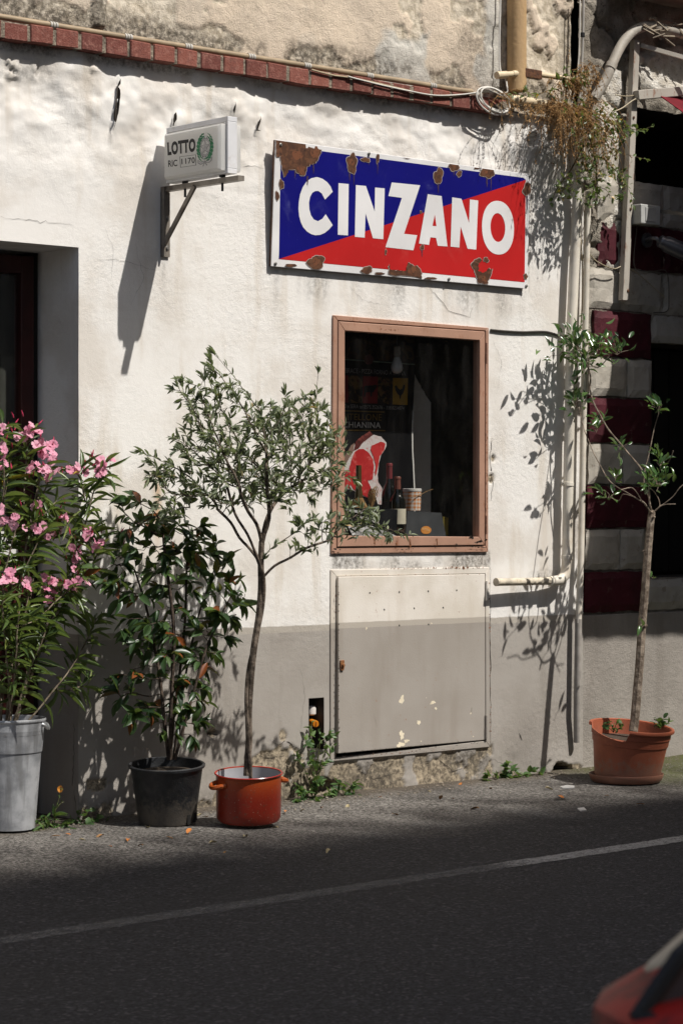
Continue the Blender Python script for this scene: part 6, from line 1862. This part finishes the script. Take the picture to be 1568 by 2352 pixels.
# ---- pruned tree in the terracotta pot
tb = WZ(1437, 1790, -.005); TD = -tb.y
print('TD', TD)
t_tr = thing('pruned_tree', 'young pruned tree with sparse bright leaf tufts in the terracotta pot', 'tree', (tb.x, tb.y, .3))
rg = np.random.default_rng(51)
nodes = []; par = []
KT = (TD - .15) / .25
def tw(pts_, k=3):
    q = smooth_path([W(a, b, -TD + c) for a, b, c in pts_], k); last = -1; ids = []
    for p in q: nodes.append(tuple(p)); par.append(last); last = len(nodes) - 1; ids.append(last)
    return ids
def tof(src, pts_, k=3):
    q = smooth_path([Vector(nodes[src])] + [W(a, b, -TD + c * KT) for a, b, c in pts_], k)[1:]; last = src; ids = []
    for p in q: nodes.append(tuple(p)); par.append(last); last = len(nodes) - 1; ids.append(last)
    return ids
trk = tw([(1453, 1680, 0), (1457, 1650, 0), (1462, 1590, 0), (1468, 1520, 0), (1473, 1440, 0), (1479, 1370, 0), (1485, 1290, 0), (1490, 1230, 0), (1494, 1190, 0), (1496, 1178, 0)])
tp = trk[-1]
A1 = tof(tp, [(1488, 1170, -.02), (1478, 1155, -.02), (1462, 1146, -.01), (1440, 1132, .01), (1415, 1118, .04), (1395, 1100, .08), (1378, 1070, .12), (1362, 1040, .16), (1352, 1015, .19), (1340, 985, .22), (1330, 945, .25), (1322, 915, .26)])
A2 = tof(tp, [(1490, 1150, 0), (1488, 1110, .02), (1470, 1075, .05), (1445, 1045, .08), (1420, 1015, .12), (1395, 985, .15), (1378, 955, .18), (1362, 925, .20), (1354, 895, .22), (1355, 868, .23), (1350, 845, .24), (1335, 815, .25), (1325, 790, .26)])
tof(A2[-5], [(1370, 845, .22), (1395, 822, .20), (1410, 800, .18)])
tof(A2[-4], [(1345, 820, .25), (1320, 800, .27), (1295, 792, .28)])
A3 = tof(tp, [(1505, 1172, -.01), (1520, 1160, -.03), (1540, 1158, -.05), (1550, 1158, -.06)])
tof(A3[4], [(1512, 1148, .0), (1502, 1130, .03), (1490, 1120, .05)])
tof(A3[5], [(1545, 1140, -.06), (1560, 1120, -.08), (1585, 1100, -.1)])
A4 = tof(tp, [(1488, 1140, .05), (1478, 1110, .08), (1480, 1080, .1), (1490, 1040, .11), (1500, 990, .12), (1510, 955, .12), (1515, 930, .12)])
tof(A1[9], [(1430, 1135, .02), (1420, 1150, .06), (1400, 1142, .10)])
tof(A1[6], [(1460, 1130, -.05), (1448, 1120, -.05), (1425, 1125, -.05)])
tof(A4[4], [(1510, 1085, .05), (1535, 1060, .0), (1545, 1035, -.02)])
nd = np.array(nodes); r, ch = radii(len(nd), par, .0026, .020, 2.1)
for k, q in enumerate(trk): r[q] = .0235 - .006 * k / len(trk)
mb_ = branches(nd, par, r, ch, 7)
for k in range(10):
    q = trk[rg.integers(4, len(trk) - 2)]; p = Vector(nd[q]); d_ = Vector((rg.normal(0, 1), rg.normal(-.5, 1), .4)).normalized()
    mb_.tube([p, p + d_ * rg.uniform(.022, .034)], [.009, .005], 6)
mb_.build('trunk', bark('pruned_bark', (.10, .075, .055), (.30, .245, .19)), t_tr, smooth=True)
tufts = [(1330, 790, 62, 50, 76, .25), (1285, 805, 25, 18, 16, .27), (1365, 800, 35, 40, 38, .23), (1415, 800, 26, 26, 34, .18), (1340, 830, 45, 25, 30, .25), (1322, 920, 22, 28, 30, .26), (1375, 965, 14, 12, 9, .17), (1368, 985, 12, 14, 9, .17), (1425, 1025, 16, 12, 14, .11), (1412, 1100, 11, 10, 10, 0), (1395, 1136, 24, 14, 16, .10), (1510, 935, 22, 16, 28, .12), (1510, 1100, 32, 28, 52, 0), (1515, 1055, 18, 26, 18, .02), (1490, 1110, 22, 18, 18, -.02), (1498, 1325, 5, 5, 3, 0), (1472, 1440, 6, 5, 3, -.02)]
P = []; D = []
mt = MB()
for (cx, cy, rx, ry, n_, o_) in tufts:
    o_ *= KT
    ctr = W(cx, cy + ry * .6, -TD + o_)
    for j in range(n_):
        u = rg.normal(0, .5, 2)
        q = W(cx + rx * u[0], cy + ry * u[1], -TD + o_ + rg.normal(0, .03))
        dd_ = (q - ctr).normalized() + Vector((rg.normal(0, .5), rg.normal(0, .5), rg.normal(.2, .4)))
        P.append(tuple(q)); D.append(tuple(dd_))
        if j % 4 == 0: mt.tube(smooth_path([ctr, ctr.lerp(q, .5) + Vector((rg.normal(0, .008), rg.normal(0, .008), .004)), q], 2), .0013, 4)
mt.build('twig', bpy.data.materials['pruned_bark'], t_tr, kind='stuff')
P = np.array(P); D = np.array(D); P[:, 1] = np.minimum(P[:, 1], -.03); Ln = rg.uniform(.032, .066, len(P))
LM = dict(dark=(.020, .055, .020), light=(.060, .130, .036), young=(.12, .21, .055))
put_leaves(t_tr, P, D, Ln, .40, 'ellip', leaf_mat('tuft_leaf', rough=.24, spec=.6, trans=.2, **LM), leaf_mat('tuft_foliage', joined=True, rough=.24, spec=.6, trans=.2, **LM), seed=8)

# terracotta pot with its broken rim, on a saucer
pc = W(1445, 1660, -TD); dpt = (pc - CAM).dot(FWD)
Rt = 98 / F * dpt; zt_ = WP(1445, 1668, pc, FWD).z; gz_ = float(ground_z(tb.x, tb.y)); Hc = zt_ - gz_ - .012
tc = Vector((tb.x, tb.y, gz_))
TERRA = mat('terracotta_plastic', (.315, .088, .044), .5, .1, 9, .12, 120, dirt=.35, dirtcol=(.19, .085, .06), dscale=7, splash=.45)
t_tp = thing('terracotta_pot', 'terracotta coloured pot with a broken rim holding the pruned tree', 'pot', tc)
t_tp.rotation_euler = (.115, .02, 0)
z0 = .022
brk0, brk1 = 2.42, 3.82       # the broken stretch of the rim, as angles
prof = [(.74, 0), (.76, .012), (.83, .45), (.865, .66), (.885, .665), (.905, .80), (.925, .81), (.925, .86)]
m = MB(); n = 72; V = []; Fc = []
prof2 = prof + [(.935, .97), (.91, .97), (.88, .80), (.86, .70)]
def brk(a):
    a = a % (2 * math.pi)
    return sst(brk0, brk0 + .12, a) * (1 - sst(brk1 - .05, brk1 + .03, a)) * (0.35 + .65 * sst(brk0, brk1 - .1, a))
for (rr_, zz) in prof2:
    for k in range(n):
        a = 2 * math.pi * k / n
        zz2 = zz
        if zz > .80: zz2 = min(zz, .97 - .19 * float(brk(a)))
        V.append(tc + Vector((Rt * rr_ * math.cos(a), Rt * rr_ * math.sin(a), z0 + Hc * zz2)))
for i in range(len(prof2) - 1):
    for k in range(n): Fc.append((i * n + k, i * n + (k + 1) % n, (i + 1) * n + (k + 1) % n, (i + 1) * n + k))
m.add(V, Fc); m.build('body', TERRA, t_tp, smooth=True)
m = MB(); V = []; Fc = []
ang = np.linspace(brk1 + .02, brk0 + 2 * math.pi - .03, 60)
sec = [(.935, .93), (.99, .935), (1.0, .96), (.99, .995), (.955, 1.0), (.925, .985)]
for a in ang:
    for rr_, zz in sec: V.append(tc + Vector((Rt * rr_ * math.cos(a), Rt * rr_ * math.sin(a), z0 + Hc * zz)))
k_ = len(sec)
for i in range(len(ang) - 1):
    for j in range(k_): Fc.append((i * k_ + j, (i + 1) * k_ + j, (i + 1) * k_ + (j + 1) % k_, i * k_ + (j + 1) % k_))
Fc += [tuple(range(k_)), tuple((len(ang) - 1) * k_ + j for j in range(k_ - 1, -1, -1))]
m.add(V, Fc); m.build('rim', TERRA, t_tp, smooth=True)
m = MB(); m.lathe(tc, [(.001, z0 + Hc * .74), (Rt * .87, z0 + Hc * .71)], 30); m.build('soil', SOIL, t_tp)
m = MB(); m.lathe(tc, [(.001, .004), (Rt * .74, .004), (Rt * .80, .014), (Rt * .84, .036), (Rt * .865, .040), (Rt * .87, .034), (Rt * .83, .010), (Rt * .78, .0), (.001, 0)], 48)
t_sa = m.build('saucer', TERRA, None, smooth=True); tag(t_sa, 'terracotta coloured saucer under the pot with the broken rim', 'saucer')

# ---- wall growth at the corner: dry hanging grass and green creeper
rg = np.random.default_rng(61)
DRYM = NT('dry_grass')
DRYM = DRYM.done(DRYM.pbr(DRYM.mix(DRYM.ramp(DRYM.noise(40), .35, .65), (.17, .085, .028), (.40, .245, .105)), .8, .2))
t_dry = thing('dry_grass', 'mass of dry orange brown grass hanging from the pipes at the wall corner', 'dry grass', W(1280, 240, -.06))
V = []; Fc = []; T = []; off_ = 0
lv, lf = leaf_shape('ovate', 3, 2)
def strand(p, dirs, L_, r0=.0014, seeds=14):
    global off_
    k = 7; pts = [p]
    d_ = Vector(dirs)
    for i in range(k):
        d_ = (d_ + Vector((rg.normal(0, .12), rg.normal(0, .12), -.38))).normalized()
        pts.append(pts[-1] + d_ * (L_ / k))
    mm = MB(); mm.tube(pts, [r0 * (1 - .6 * i / k) for i in range(k + 1)], 3, cap=False)
    v = np.array([tuple(q) for q in mm.v]); f = np.array(mm.f)
    V.append(v); Fc.append(f + off_); off_ += len(v)
    for _ in range(seeds):
        j = rg.integers(1, k + 1); q = np.array(pts[j - 1].lerp(pts[j], rg.random()))
        M = frames(np.array([[rg.normal(0, .6), rg.normal(0, .6), -.7]]), np.array([[rg.normal(), -1, rg.normal()]]))[0]
        vv = lv.copy(); vv[:, 0] *= .45
        w_ = vv @ M.T * rg.uniform(.008, .018) + q
        V.append(w_); Fc.append(lf + off_); off_ += len(w_)
src = [(1158, 218, 10, 8, 16, .24), (1215, 240, 24, 4, 16, .15), (1262, 246, 22, 6, 46, .26), (1300, 255, 26, 12, 130, .40), (1330, 268, 22, 18, 80, .36), (1310, 190, 40, 14, 50, .12), (1340, 165, 26, 22, 36, .12)]
for (cx, cy, rx, ry, n_, L_) in src:
    for _ in range(n_):
        p = W(cx + rg.normal(0, rx * .55), cy + rg.normal(0, ry * .6), -rg.uniform(.05, .16))
        strand(p, (rg.normal(-.05, .55), rg.normal(-.5, .4), rg.normal(.25, .4)), L_ * rg.uniform(.35, 1.15))
obj('hanging_stems', mesh_from('hanging_stems', np.concatenate(V), np.concatenate(Fc), DRYM, True), t_dry)['kind'] = 'stuff'
t_cr = thing('creeper', 'green small leaved creeper growing down the corner through the dry grass', 'creeper', W(1360, 380, -.1))
nodes = []; par = []
def cre(pts_):
    q = smooth_path([W(a, b, c) for a, b, c in pts_], 3); last = -1
    for p in q: nodes.append(tuple(p)); par.append(last); last = len(nodes) - 1
cre([(1330, 240, -.05), (1345, 290, -.12), (1360, 340, -.15), (1370, 400, -.15), (1360, 440, -.14)])
cre([(1340, 250, -.05), (1390, 280, -.15), (1430, 290, -.18), (1470, 300, -.22), (1495, 290, -.24)])
cre([(1350, 300, -.08), (1400, 340, -.15), (1440, 355, -.18), (1480, 365, -.2)])
cre([(1340, 330, -.1), (1310, 390, -.12), (1280, 430, -.10), (1265, 465, -.08)])
cre([(1380, 360, -.12), (1420, 400, -.12), (1445, 440, -.12), (1452, 470, -.12)])
cre([(1300, 200, -.04), (1320, 180, -.06), (1345, 170, -.06)])
cre([(1240, 215, -.03), (1270, 205, -.05), (1300, 215, -.06)])
blobs = [(1345, 300, 40, 50, -.03, .05, 2.2), (1370, 350, 50, 65, -.0, .06, 3.4), (1370, 400, 45, 45, 0, .05, 2.6), (1400, 300, 50, 40, 0, .06, 1.8), (1455, 295, 35, 14, -.06, .03, .7), (1310, 430, 35, 35, 0, .03, 1.1), (1360, 450, 40, 25, 0, .04, 1.2), (1430, 425, 22, 40, 0, .03, .7), (1320, 250, 50, 30, .04, .04, 1.0), (1310, 175, 50, 22, .05, .03, .7), (1195, 215, 30, 12, .09, .02, .5), (1390, 260, 30, 30, .02, .04, .8)]
att = inside_blobs(blobs, 760, rg, .20)
nd, par = colonize(att, nodes, par, .02, .25, .024, bias=(0, 0, -.05), seed=9)
r, ch = radii(len(nd), par, .0010, .005, 2.2)
branches(nd, par, r, ch, 4).build('stem', bark('creeper_stem', (.07, .05, .03), (.20, .15, .08)), t_cr)
P, D = leaf_sites(nd, par, ch, r, .004, 1.1, rg, 2.0, .9); P[:, 1] = np.minimum(P[:, 1], -.02)
Ln = rg.uniform(.018, .036, len(P))
LM = dict(dark=(.035, .065, .017), light=(.11, .165, .04), young=(.24, .24, .06))
put_leaves(t_cr, P, D, Ln, .55, 'ovate', leaf_mat('creeper_leaf', rough=.4, **LM), leaf_mat('creeper_foliage', joined=True, rough=.4, **LM, odd=(.97, (.45, .26, .03))), seed=9, maxone=40)

# ---- weeds: each clump a thing of its own
def weed(name, label, stems, L_, kind='ovate', ratio=.55, LM=None, n_leaf=7, seed=0, off=(0, 0), cat='weed'):
    rg = np.random.default_rng(seed)
    LM = LM or dict(dark=(.030, .072, .020), light=(.085, .165, .045), young=(.16, .25, .07))
    p0 = stems[0][0]
    t = thing(name, label, cat, W(*p0[:2], p0[2]))
    mb = MB(); P = []; D = []
    for st_ in stems:
        q = smooth_path([W(*p) for p in st_], 4); mb.tube(q, [.0022 * (1 - .6 * i / len(q)) for i in range(len(q))], 5)
        for i in range(1, len(q)):
            d_ = (q[i] - q[i - 1]).normalized()
            for _ in range(rg.poisson(n_leaf / 4)):
                P.append(tuple(q[i])); D.append((d_.x * .5 + rg.normal(0, .7), d_.y * .5 - .4 + rg.normal(0, .6), d_.z * .4 + rg.normal(.15, .4)))
    mb.build('stem', mat('weed_stem', (.10, .11, .035), .6) if 'weed_stem' not in bpy.data.materials else bpy.data.materials['weed_stem'], t)
    P = np.array(P); D = np.array(D); P[:, 1] = np.minimum(P[:, 1], -.008); Ln = rg.uniform(L_ * .5, L_ * 1.2, len(P))
    put_leaves(t, P, D, Ln, ratio, kind, leaf_mat(name + '_leaf', rough=.45, **LM), None, seed=seed, maxone=400)
    return t
weed('weed', 'leafy green weed growing up under the orange gas tap',
     [[(722, 1835, -.04), (722, 1780, -.05), (718, 1730, -.05), (712, 1690, -.04), (716, 1660, -.03)], [(722, 1835, -.04), (735, 1770, -.06), (745, 1720, -.06), (752, 1690, -.04), (764, 1672, -.03)], [(718, 1830, -.03), (705, 1780, -.06), (690, 1750, -.05), (682, 1738, -.04)], [(724, 1830, -.04), (728, 1760, -.04), (735, 1700, -.05), (730, 1680, -.05)],
      [(722, 1800, -.04), (740, 1760, -.05), (760, 1730, -.05), (770, 1690, -.04)], [(720, 1790, -.05), (710, 1740, -.07), (700, 1700, -.06)], [(722, 1835, -.04), (728, 1800, -.08), (722, 1760, -.09)], [(718, 1735, -.04), (740, 1700, -.05), (770, 1692, -.03)]], .036, seed=1, n_leaf=6)
weed('weed', 'low spreading green weed at the foot of the wall right of the red pot',
     [[(700, 1840, -.03), (690, 1815, -.06), (676, 1800, -.07)], [(705, 1842, -.04), (700, 1820, -.08), (690, 1822, -.10)], [(715, 1842, -.04), (720, 1815, -.08), (735, 1800, -.08)], [(720, 1842, -.04), (745, 1830, -.08), (765, 1815, -.07)], [(700, 1845, -.05), (685, 1838, -.10), (678, 1842, -.12)], [(715, 1845, -.06), (725, 1838, -.12), (730, 1842, -.14)]], .038, seed=2, n_leaf=9)
weed('weed', 'broad leaved weed by the dark crack under the hatch',
     [[(790, 1830, -.02), (785, 1810, -.05), (778, 1800, -.06)], [(792, 1832, -.02), (800, 1812, -.05), (812, 1802, -.05)], [(792, 1834, -.02), (806, 1826, -.06), (815, 1830, -.08)], [(785, 1836, -.03), (770, 1835, -.07), (758, 1842, -.09)], [(792, 1834, -.02), (795, 1845, -.08), (790, 1852, -.1)]], .055, ratio=.5, seed=3, n_leaf=4)
weed('weed', 'ragged green weed at the wall foot left of the shadowed corner hole',
     [[(1150, 1792, -.02), (1155, 1770, -.04), (1162, 1755, -.05)], [(1155, 1793, -.02), (1170, 1775, -.05), (1182, 1768, -.05)], [(1160, 1794, -.03), (1180, 1785, -.07), (1200, 1780, -.07)], [(1150, 1794, -.03), (1135, 1783, -.06), (1120, 1783, -.06)], [(1200, 1790, -.02), (1215, 1775, -.05), (1228, 1768, -.05)], [(1145, 1795, -.03), (1130, 1795, -.07), (1105, 1792, -.07)], [(1215, 1790, -.02), (1235, 1785, -.05), (1240, 1775, -.04)]], .045, seed=4, n_leaf=7, ratio=.6)
weed('dandelion', 'spiky dandelion leaves at the foot of the zinc bucket',
     [[(115, 1900, -.06), (100, 1885, -.10), (85, 1890, -.14)], [(115, 1902, -.06), (125, 1880, -.10), (120, 1868, -.10)], [(118, 1902, -.06), (140, 1895, -.12), (160, 1898, -.14)], [(115, 1904, -.08), (100, 1905, -.14), (75, 1910, -.16)], [(118, 1904, -.08), (135, 1908, -.14), (150, 1908, -.16)], [(116, 1902, -.06), (112, 1885, -.12), (105, 1875, -.12)]], .055, 'lance', .22, seed=5, n_leaf=7)
weed('weed', 'small round leaved weed between the zinc bucket and the black pot',
     [[(185, 1895, -.05), (195, 1875, -.08), (205, 1862, -.08)], [(185, 1896, -.05), (180, 1875, -.08), (178, 1868, -.08)], [(190, 1897, -.05), (210, 1885, -.08), (222, 1880, -.08)], [(185, 1898, -.06), (195, 1895, -.12), (205, 1900, -.14)], [(200, 1898, -.05), (228, 1892, -.1), (245, 1888, -.1)], [(185, 1897, -.05), (165, 1885, -.1), (150, 1882, -.1)]], .034, 'oval', .75, seed=6, n_leaf=5)
t = weed('orange_wildflower', 'small orange wildflower on a thin stem left of the black pot', [[(126, 1890, -.10), (128, 1860, -.11), (136, 1835, -.12), (138, 1812, -.12)], [(128, 1860, -.11), (140, 1845, -.12), (148, 1842, -.12)]], .028, 'lance', .25, seed=7, n_leaf=2, cat='wildflower')
q = W(138, 1812, -.125); m = MB()
for k in range(14):
    a = k * 2 * math.pi / 14; u = Vector((math.cos(a), 0, math.sin(a))); u2 = Vector((math.cos(a + .2), 0, math.sin(a + .2)))
    m.add([q, q + u * .016 + Vector((0, -.003, 0)), q + u2 * .014 + Vector((0, -.004, 0))], [(0, 1, 2)])
m.build('flower', mat('orange_petal', (.72, .27, .012), .6), t)
for (cx, cy, lab, sd) in ((1408, 1668, 'little green seedlings in the broken gap of the terracotta pot rim', 8), (1515, 1660, 'little green seedling at the right rim of the terracotta pot', 9)):
    base = W(cx, cy + 10, -TD - .08 if sd == 8 else -TD - .06)
    yy = -TD - (.12 if sd == 8 else .06)
    weed('seedling', lab, [[(cx, cy + 14, yy), (cx - 4, cy, yy), (cx - 10, cy - 8, yy)], [(cx, cy + 14, yy), (cx + 4, cy, yy), (cx + 8, cy - 10, yy)], [(cx, cy + 14, yy), (cx - 8, cy + 6, yy), (cx - 14, cy + 2, yy)], [(cx + 4, cy + 14, yy), (cx + 14, cy + 4, yy), (cx + 18, cy, yy)]], .030, 'oval', .7, seed=sd, n_leaf=4)

# ---- fallen leaves and bits on the asphalt
rg = np.random.default_rng(71)
LIT = [mat('dry_leaf_brown', (.22, .115, .045), .8, .3), mat('dry_leaf_orange', (.42, .15, .035), .8, .3), mat('dry_leaf_pale', (.36, .30, .17), .8, .3)]
LMs = [mesh_from('fallen_leaf', leaf_shape('ellip', 90 + k)[0] * np.array([.4, 1, 1.3]), leaf_shape('ellip', 90 + k)[1], LIT[k % 3], True) for k in range(6)]
spots = [(115, 1925), (150, 1918), (180, 1932), (240, 1922), (295, 1930), (340, 1903), (380, 1925), (430, 1918), (480, 1940), (330, 1945), (250, 1945), (465, 1872), (478, 1880), (450, 1878), (700, 1862), (740, 1858), (655, 1868), (800, 1850), (900, 1872), (1040, 1838), (980, 1820), (1100, 1860), (1280, 1830), (760, 1955), (1010, 1840), (870, 1835), (1250, 1812), (1130, 1812), (1060, 1800), (560, 1925), (1400, 1830), (1480, 1850), (640, 1905), (520, 1958)]
for k, (a, b) in enumerate(spots):
    p = WZ(a + rg.normal(0, 5), b + rg.normal(0, 3), float(ground_z(0, 0))); p = WZ(a, b, float(ground_z(p.x, p.y)))
    if p.y > -.03: continue
    o = bpy.data.objects.new('fallen_leaf', LMs[k % 6]); COL.objects.link(o)
    s_ = rg.uniform(.022, .055)
    o.matrix_basis = Matrix.Translation((p.x, p.y, p.z + .006)) @ Matrix.Rotation(rg.uniform(0, 6), 4, 'Z') @ Matrix.Rotation(rg.normal(0, .35), 4, 'X') @ Matrix.Scale(s_, 4)
    where = 'beside the zinc bucket' if a < 210 else 'in front of the black pot' if a < 440 else 'close to the red pot' if a < 670 else 'below the metal hatch' if a < 1100 else 'toward the terracotta pot'
    tag(o, ('brown', 'orange', 'pale')[k % 3] + ' dry fallen leaf on the asphalt ' + where, 'fallen leaf', 'fallen leaves along the wall')
def pebble(mb, p, s, seed):
    r = random.Random(seed)
    n = 6; mb.lathe((p.x, p.y, p.z), [(.001, 0), (s, s * .15), (s * .85, s * .55), (.001, s * .75)], n, wob=lambda a, z: 1 + .35 * math.sin(a * 2 + seed) * .6 + r.uniform(-.2, .2))
m = MB()
for k in range(420):
    x = rg.uniform(-2.4, 2.0); y = -abs(rg.normal(0.03, .18)) - .02
    pebble(m, Vector((x, y, float(ground_z(x, y)) - .001)), rg.uniform(.002, .0065), k)
t = m.build('gravel', marble('grit', (.20, .17, .13), (.33, .28, .21), (.10, .08, .06), 80)); tag(t, 'loose grit gathered along the foot of the wall', 'grit', kind='stuff')
m = MB(); p = WZ(1298, 1806, .03)
m.slab([WZ(1285, 1808, .035), WZ(1300, 1805, .035), WZ(1318, 1806, .035), WZ(1318, 1811, .035), WZ(1292, 1812, .035)], (0, 0, .004)); tag(m.build('paper_scrap', PAPER), 'white paper scrap on the ground by the corner hole', 'paper scrap')
m = MB(); m.slab([WZ(1325, 1858, .03), WZ(1340, 1856, .03), WZ(1346, 1862, .03), WZ(1332, 1864, .03)], (0, 0, .004)); tag(m.build('paper_scrap', PAPER), 'small white scrap lying out on the asphalt before the terracotta pot', 'paper scrap')
# black waste pipe end in the hole at the corner
t = thing('pipe_end', 'black pipe end in the broken hole at the foot of the wall corner', 'pipe', W(1290, 1785, .02))
m = MB(); a = W(1291, 1786, .03); b = a + Vector((-.01, -.06, -.01)); ax = b - a
m.lathe(a, [(.030, 0), (.034, .0), (.034, ax.length), (.029, ax.length), (.029, .005)], 18, axis=ax); m.build('pipe', BLK, t, smooth=True)

# ------------------------------------------------------------------ the house across the street that shades the road
t = thing('opposite_building', 'tall plain house across the road behind the camera', 'building', (0, -13, 0))
OW = mat('cream_facade', (.60, .54, .44), .9, .12, 1.5)
HB = 16.15
m = MB(); m.box((-4.6, -20, -.05), (8.4, -12.4, HB)); m.build('wall', OW, t)
m = MB(); m.hexa([(-4.8, -20.5, HB + .01), (8.6, -20.5, HB + .01), (8.6, -11.9, HB + .01), (-4.8, -11.9, HB + .01), (-4.8, -17, HB + .9), (8.6, -17, HB + .9), (8.6, -15, HB + .7), (-4.8, -15, HB + .7)]); m.build('roof', mat('clay_roof', (.24, .11, .07), .9, .3, 4), t)
m = MB(); m.box((8.7, -20, -.05), (24, -11.5, 12.5)); m.build('reflection_wing', mat('brown_facade', (.16, .125, .09), .9, .15, 1.5), t)  # unseen wing added so the window pane reflects something dark
WG = mat('dark_window', (.03, .035, .04), .2, .1)
for k in range(4):
    for fl in range(4):
        m = MB(); x = -3.2 + k * 2.9; z = 1.2 + fl * 3.5
        m.box((x, -12.398, z), (x + 1.1, -12.36, z + 1.8)); m.build('window', WG, t)

t = thing('shade_fringe', 'unseen leaves added along the opposite roof edge to soften the road shade', 'shade fringe', (0, -12.1, HB))  # leaves and planter added out of view to soften the road's shadow edge
rg = np.random.default_rng(88)
n_ = 3900
P = np.stack([rg.uniform(-4.6, 8.4, n_), rg.uniform(-12.6, -11.95, n_), HB + .1 + np.abs(rg.normal(0, .62, n_)) * (.6 + .8 * vn(rg.uniform(0, 1, n_) * 0 + np.arange(n_) % 97 / 3.0, np.zeros(n_), 3))], 1)
put_leaves(t, P, rg.normal(0, 1, (n_, 3)), rg.uniform(.10, .2, n_), .5, 'ellip', None, bpy.data.materials['laurel_foliage'], seed=90, maxone=0)
m = MB(); m.box((-4.7, -12.7, HB + .015), (8.5, -11.95, HB + .12)); m.build('planter', OW, t)

# ------------------------------------------------------------------ parked car in the near corner
CDIR = math.atan2(FWD.y, FWD.x) - rad(33)
cf = Vector((math.cos(CDIR), math.sin(CDIR), 0)); cl = Vector((-cf.y, cf.x, 0))
corner = dist(1308, 2.55, 2238)
CO = corner - cl * .80; CO.z = 0
t_car = thing('parked_car', 'blurred beige car with a red tail light at the bottom right corner', 'car', CO)
def cp(x, y, z): return CO + cf * x + cl * y + Vector((0, 0, z))
ZC = corner.z
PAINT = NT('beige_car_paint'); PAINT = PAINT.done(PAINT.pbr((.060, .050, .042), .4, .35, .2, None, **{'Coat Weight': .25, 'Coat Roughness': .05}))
RUB = mat('black_rubber', (.012, .012, .012), .6); CGLASS = mat('brown_car_glass', (.050, .030, .022), .35, 0, spec=.25)
# sections along the car: (x, half width at sill, half width at shoulder, shoulder height, half width roof, roof height)
SH = ZC
secs = [(-.06, .62, .66, SH - .10, .50, SH - .02), (.0, .70, .76, SH - .03, .56, SH + .06), (.12, .74, .80, SH + .00, .60, SH + .10), (.35, .76, .82, SH + .03, .60, SH + .21), (.65, .78, .83, SH + .04, .60, SH + .35), (1.2, .79, .84, SH + .04, .62, SH + .58), (2.0, .79, .84, SH + .02, .61, SH + .58), (2.5, .79, .84, SH + .0, .58, SH + .36), (2.9, .79, .83, SH - .02, .60, SH + .05), (3.4, .76, .80, SH - .06, .60, SH - .02), (3.7, .66, .70, SH - .14, .5, SH - .10)]
V = []; Fc = []
for (x, a, b, sh, c, rh) in secs:
    half = [(a * .92, .22), (a, .32), (b, sh - .16), (b * .985, sh - .03), (b * .955, sh), (c + (b * .955 - c) * .45, sh + (rh - sh) * .55), (c, rh - .03), (c * .85, rh), (c * .4, rh + .012)]
    ring_ = half + [(-q, z) for q, z in reversed(half)]
    V += [cp(x, q, z) for q, z in ring_]
k_ = 18
for i in range(len(secs) - 1):
    for j in range(k_): Fc.append((i * k_ + j, i * k_ + (j + 1) % k_, (i + 1) * k_ + (j + 1) % k_, (i + 1) * k_ + j))
Fc += [tuple(range(k_))[::-1], tuple((len(secs) - 1) * k_ + j for j in range(k_))]
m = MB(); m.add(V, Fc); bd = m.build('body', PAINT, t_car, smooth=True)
def tlight(sg):
    m = MB()
    P_ = []
    for (x, y) in ((-.066, .665), (-.060, .69), (-.038, .735), (.012, .785), (.10, .818), (.17, .828)):
        for z, inn in ((SH - .30, 0), (SH - .16, 0), (SH - .04, .012), (SH + .004, .085)):
            P_.append(cp(x + inn * .9, sg * (y - inn * .9), z))
    f = []
    for i in range(5):
        for j in range(3): f.append((i * 4 + j, i * 4 + j + 1, (i + 1) * 4 + j + 1, (i + 1) * 4 + j))
    m.add(P_, f)
    R_ = NT('red_light_lens'); R_ = R_.done(R_.pbr(R_.mix(R_.ramp(R_.noise(22, detail=4), .4, .65), (.30, .014, .010), (.10, .012, .010)), .5, .2))
    o = m.build('tail_light', R_ if 'done' not in globals() else R_, t_car, smooth=True)
    sm = o.modifiers.new('t', 'SOLIDIFY'); sm.thickness = .02; sm.offset = 0
tlight(1); tlight(-1)
gl = [[(-.016, .700, -.050), (.030, .674, .010), (.14, .625, .085), (.56, .53, .335)], [(-.016, -.700, -.050), (.030, -.674, .010), (.14, -.625, .085), (.56, -.53, .335)]]
m = MB()
for i in range(3):
    q = [gl[0][i], gl[0][i + 1], gl[1][i + 1], gl[1][i]]
    m.slab([cp(x - .012, y, SH + z + .016) for x, y, z in q], (cf * .012) + Vector((0, 0, -.012)))
m.build('rear_window', CGLASS, t_car)
m = MB(); pts = [cp(x - .014, y + .008, SH + z + .018) for x, y, z in gl[0]] + [cp(x - .014, y - .008, SH + z + .018) for x, y, z in reversed(gl[1])]
m.tube(pts + [pts[0]], .010, 6); m.build('window_seal', RUB, t_car)
for sg in (1, -1):
    m = MB(); m.slab([cp(.75, sg * .80, SH + .06), cp(2.2, sg * .80, SH + .04), cp(1.95, sg * .66, SH + .46), cp(.95, sg * .67, SH + .48)], cl * sg * .02); m.build('side_window', CGLASS, t_car)
    for x in (.62, 3.0):
        m = MB(); c_ = cp(x, sg * .70, .30); m.lathe(c_, [(.001, -.09), (.24, -.09), (.30, -.07), (.30, .07), (.24, .09), (.001, .09)], 28, axis=cl); wo = m.build('wheel', RUB, t_car, smooth=True)
        m = MB(); m.lathe(c_ + cl * sg * .092, [(.001, .0), (.19, .0), (.20, .006), (.001, .012)], 20, axis=cl * sg); m.build('hub_cap', ZINC, wo)
m = MB(); m.slab([cp(-.13, -.66, .32), cp(-.13, .66, .32), cp(-.12, .66, .46), cp(-.12, -.66, .46)], cf * .08); m.build('bumper', PAINT, t_car, bevel=.02)
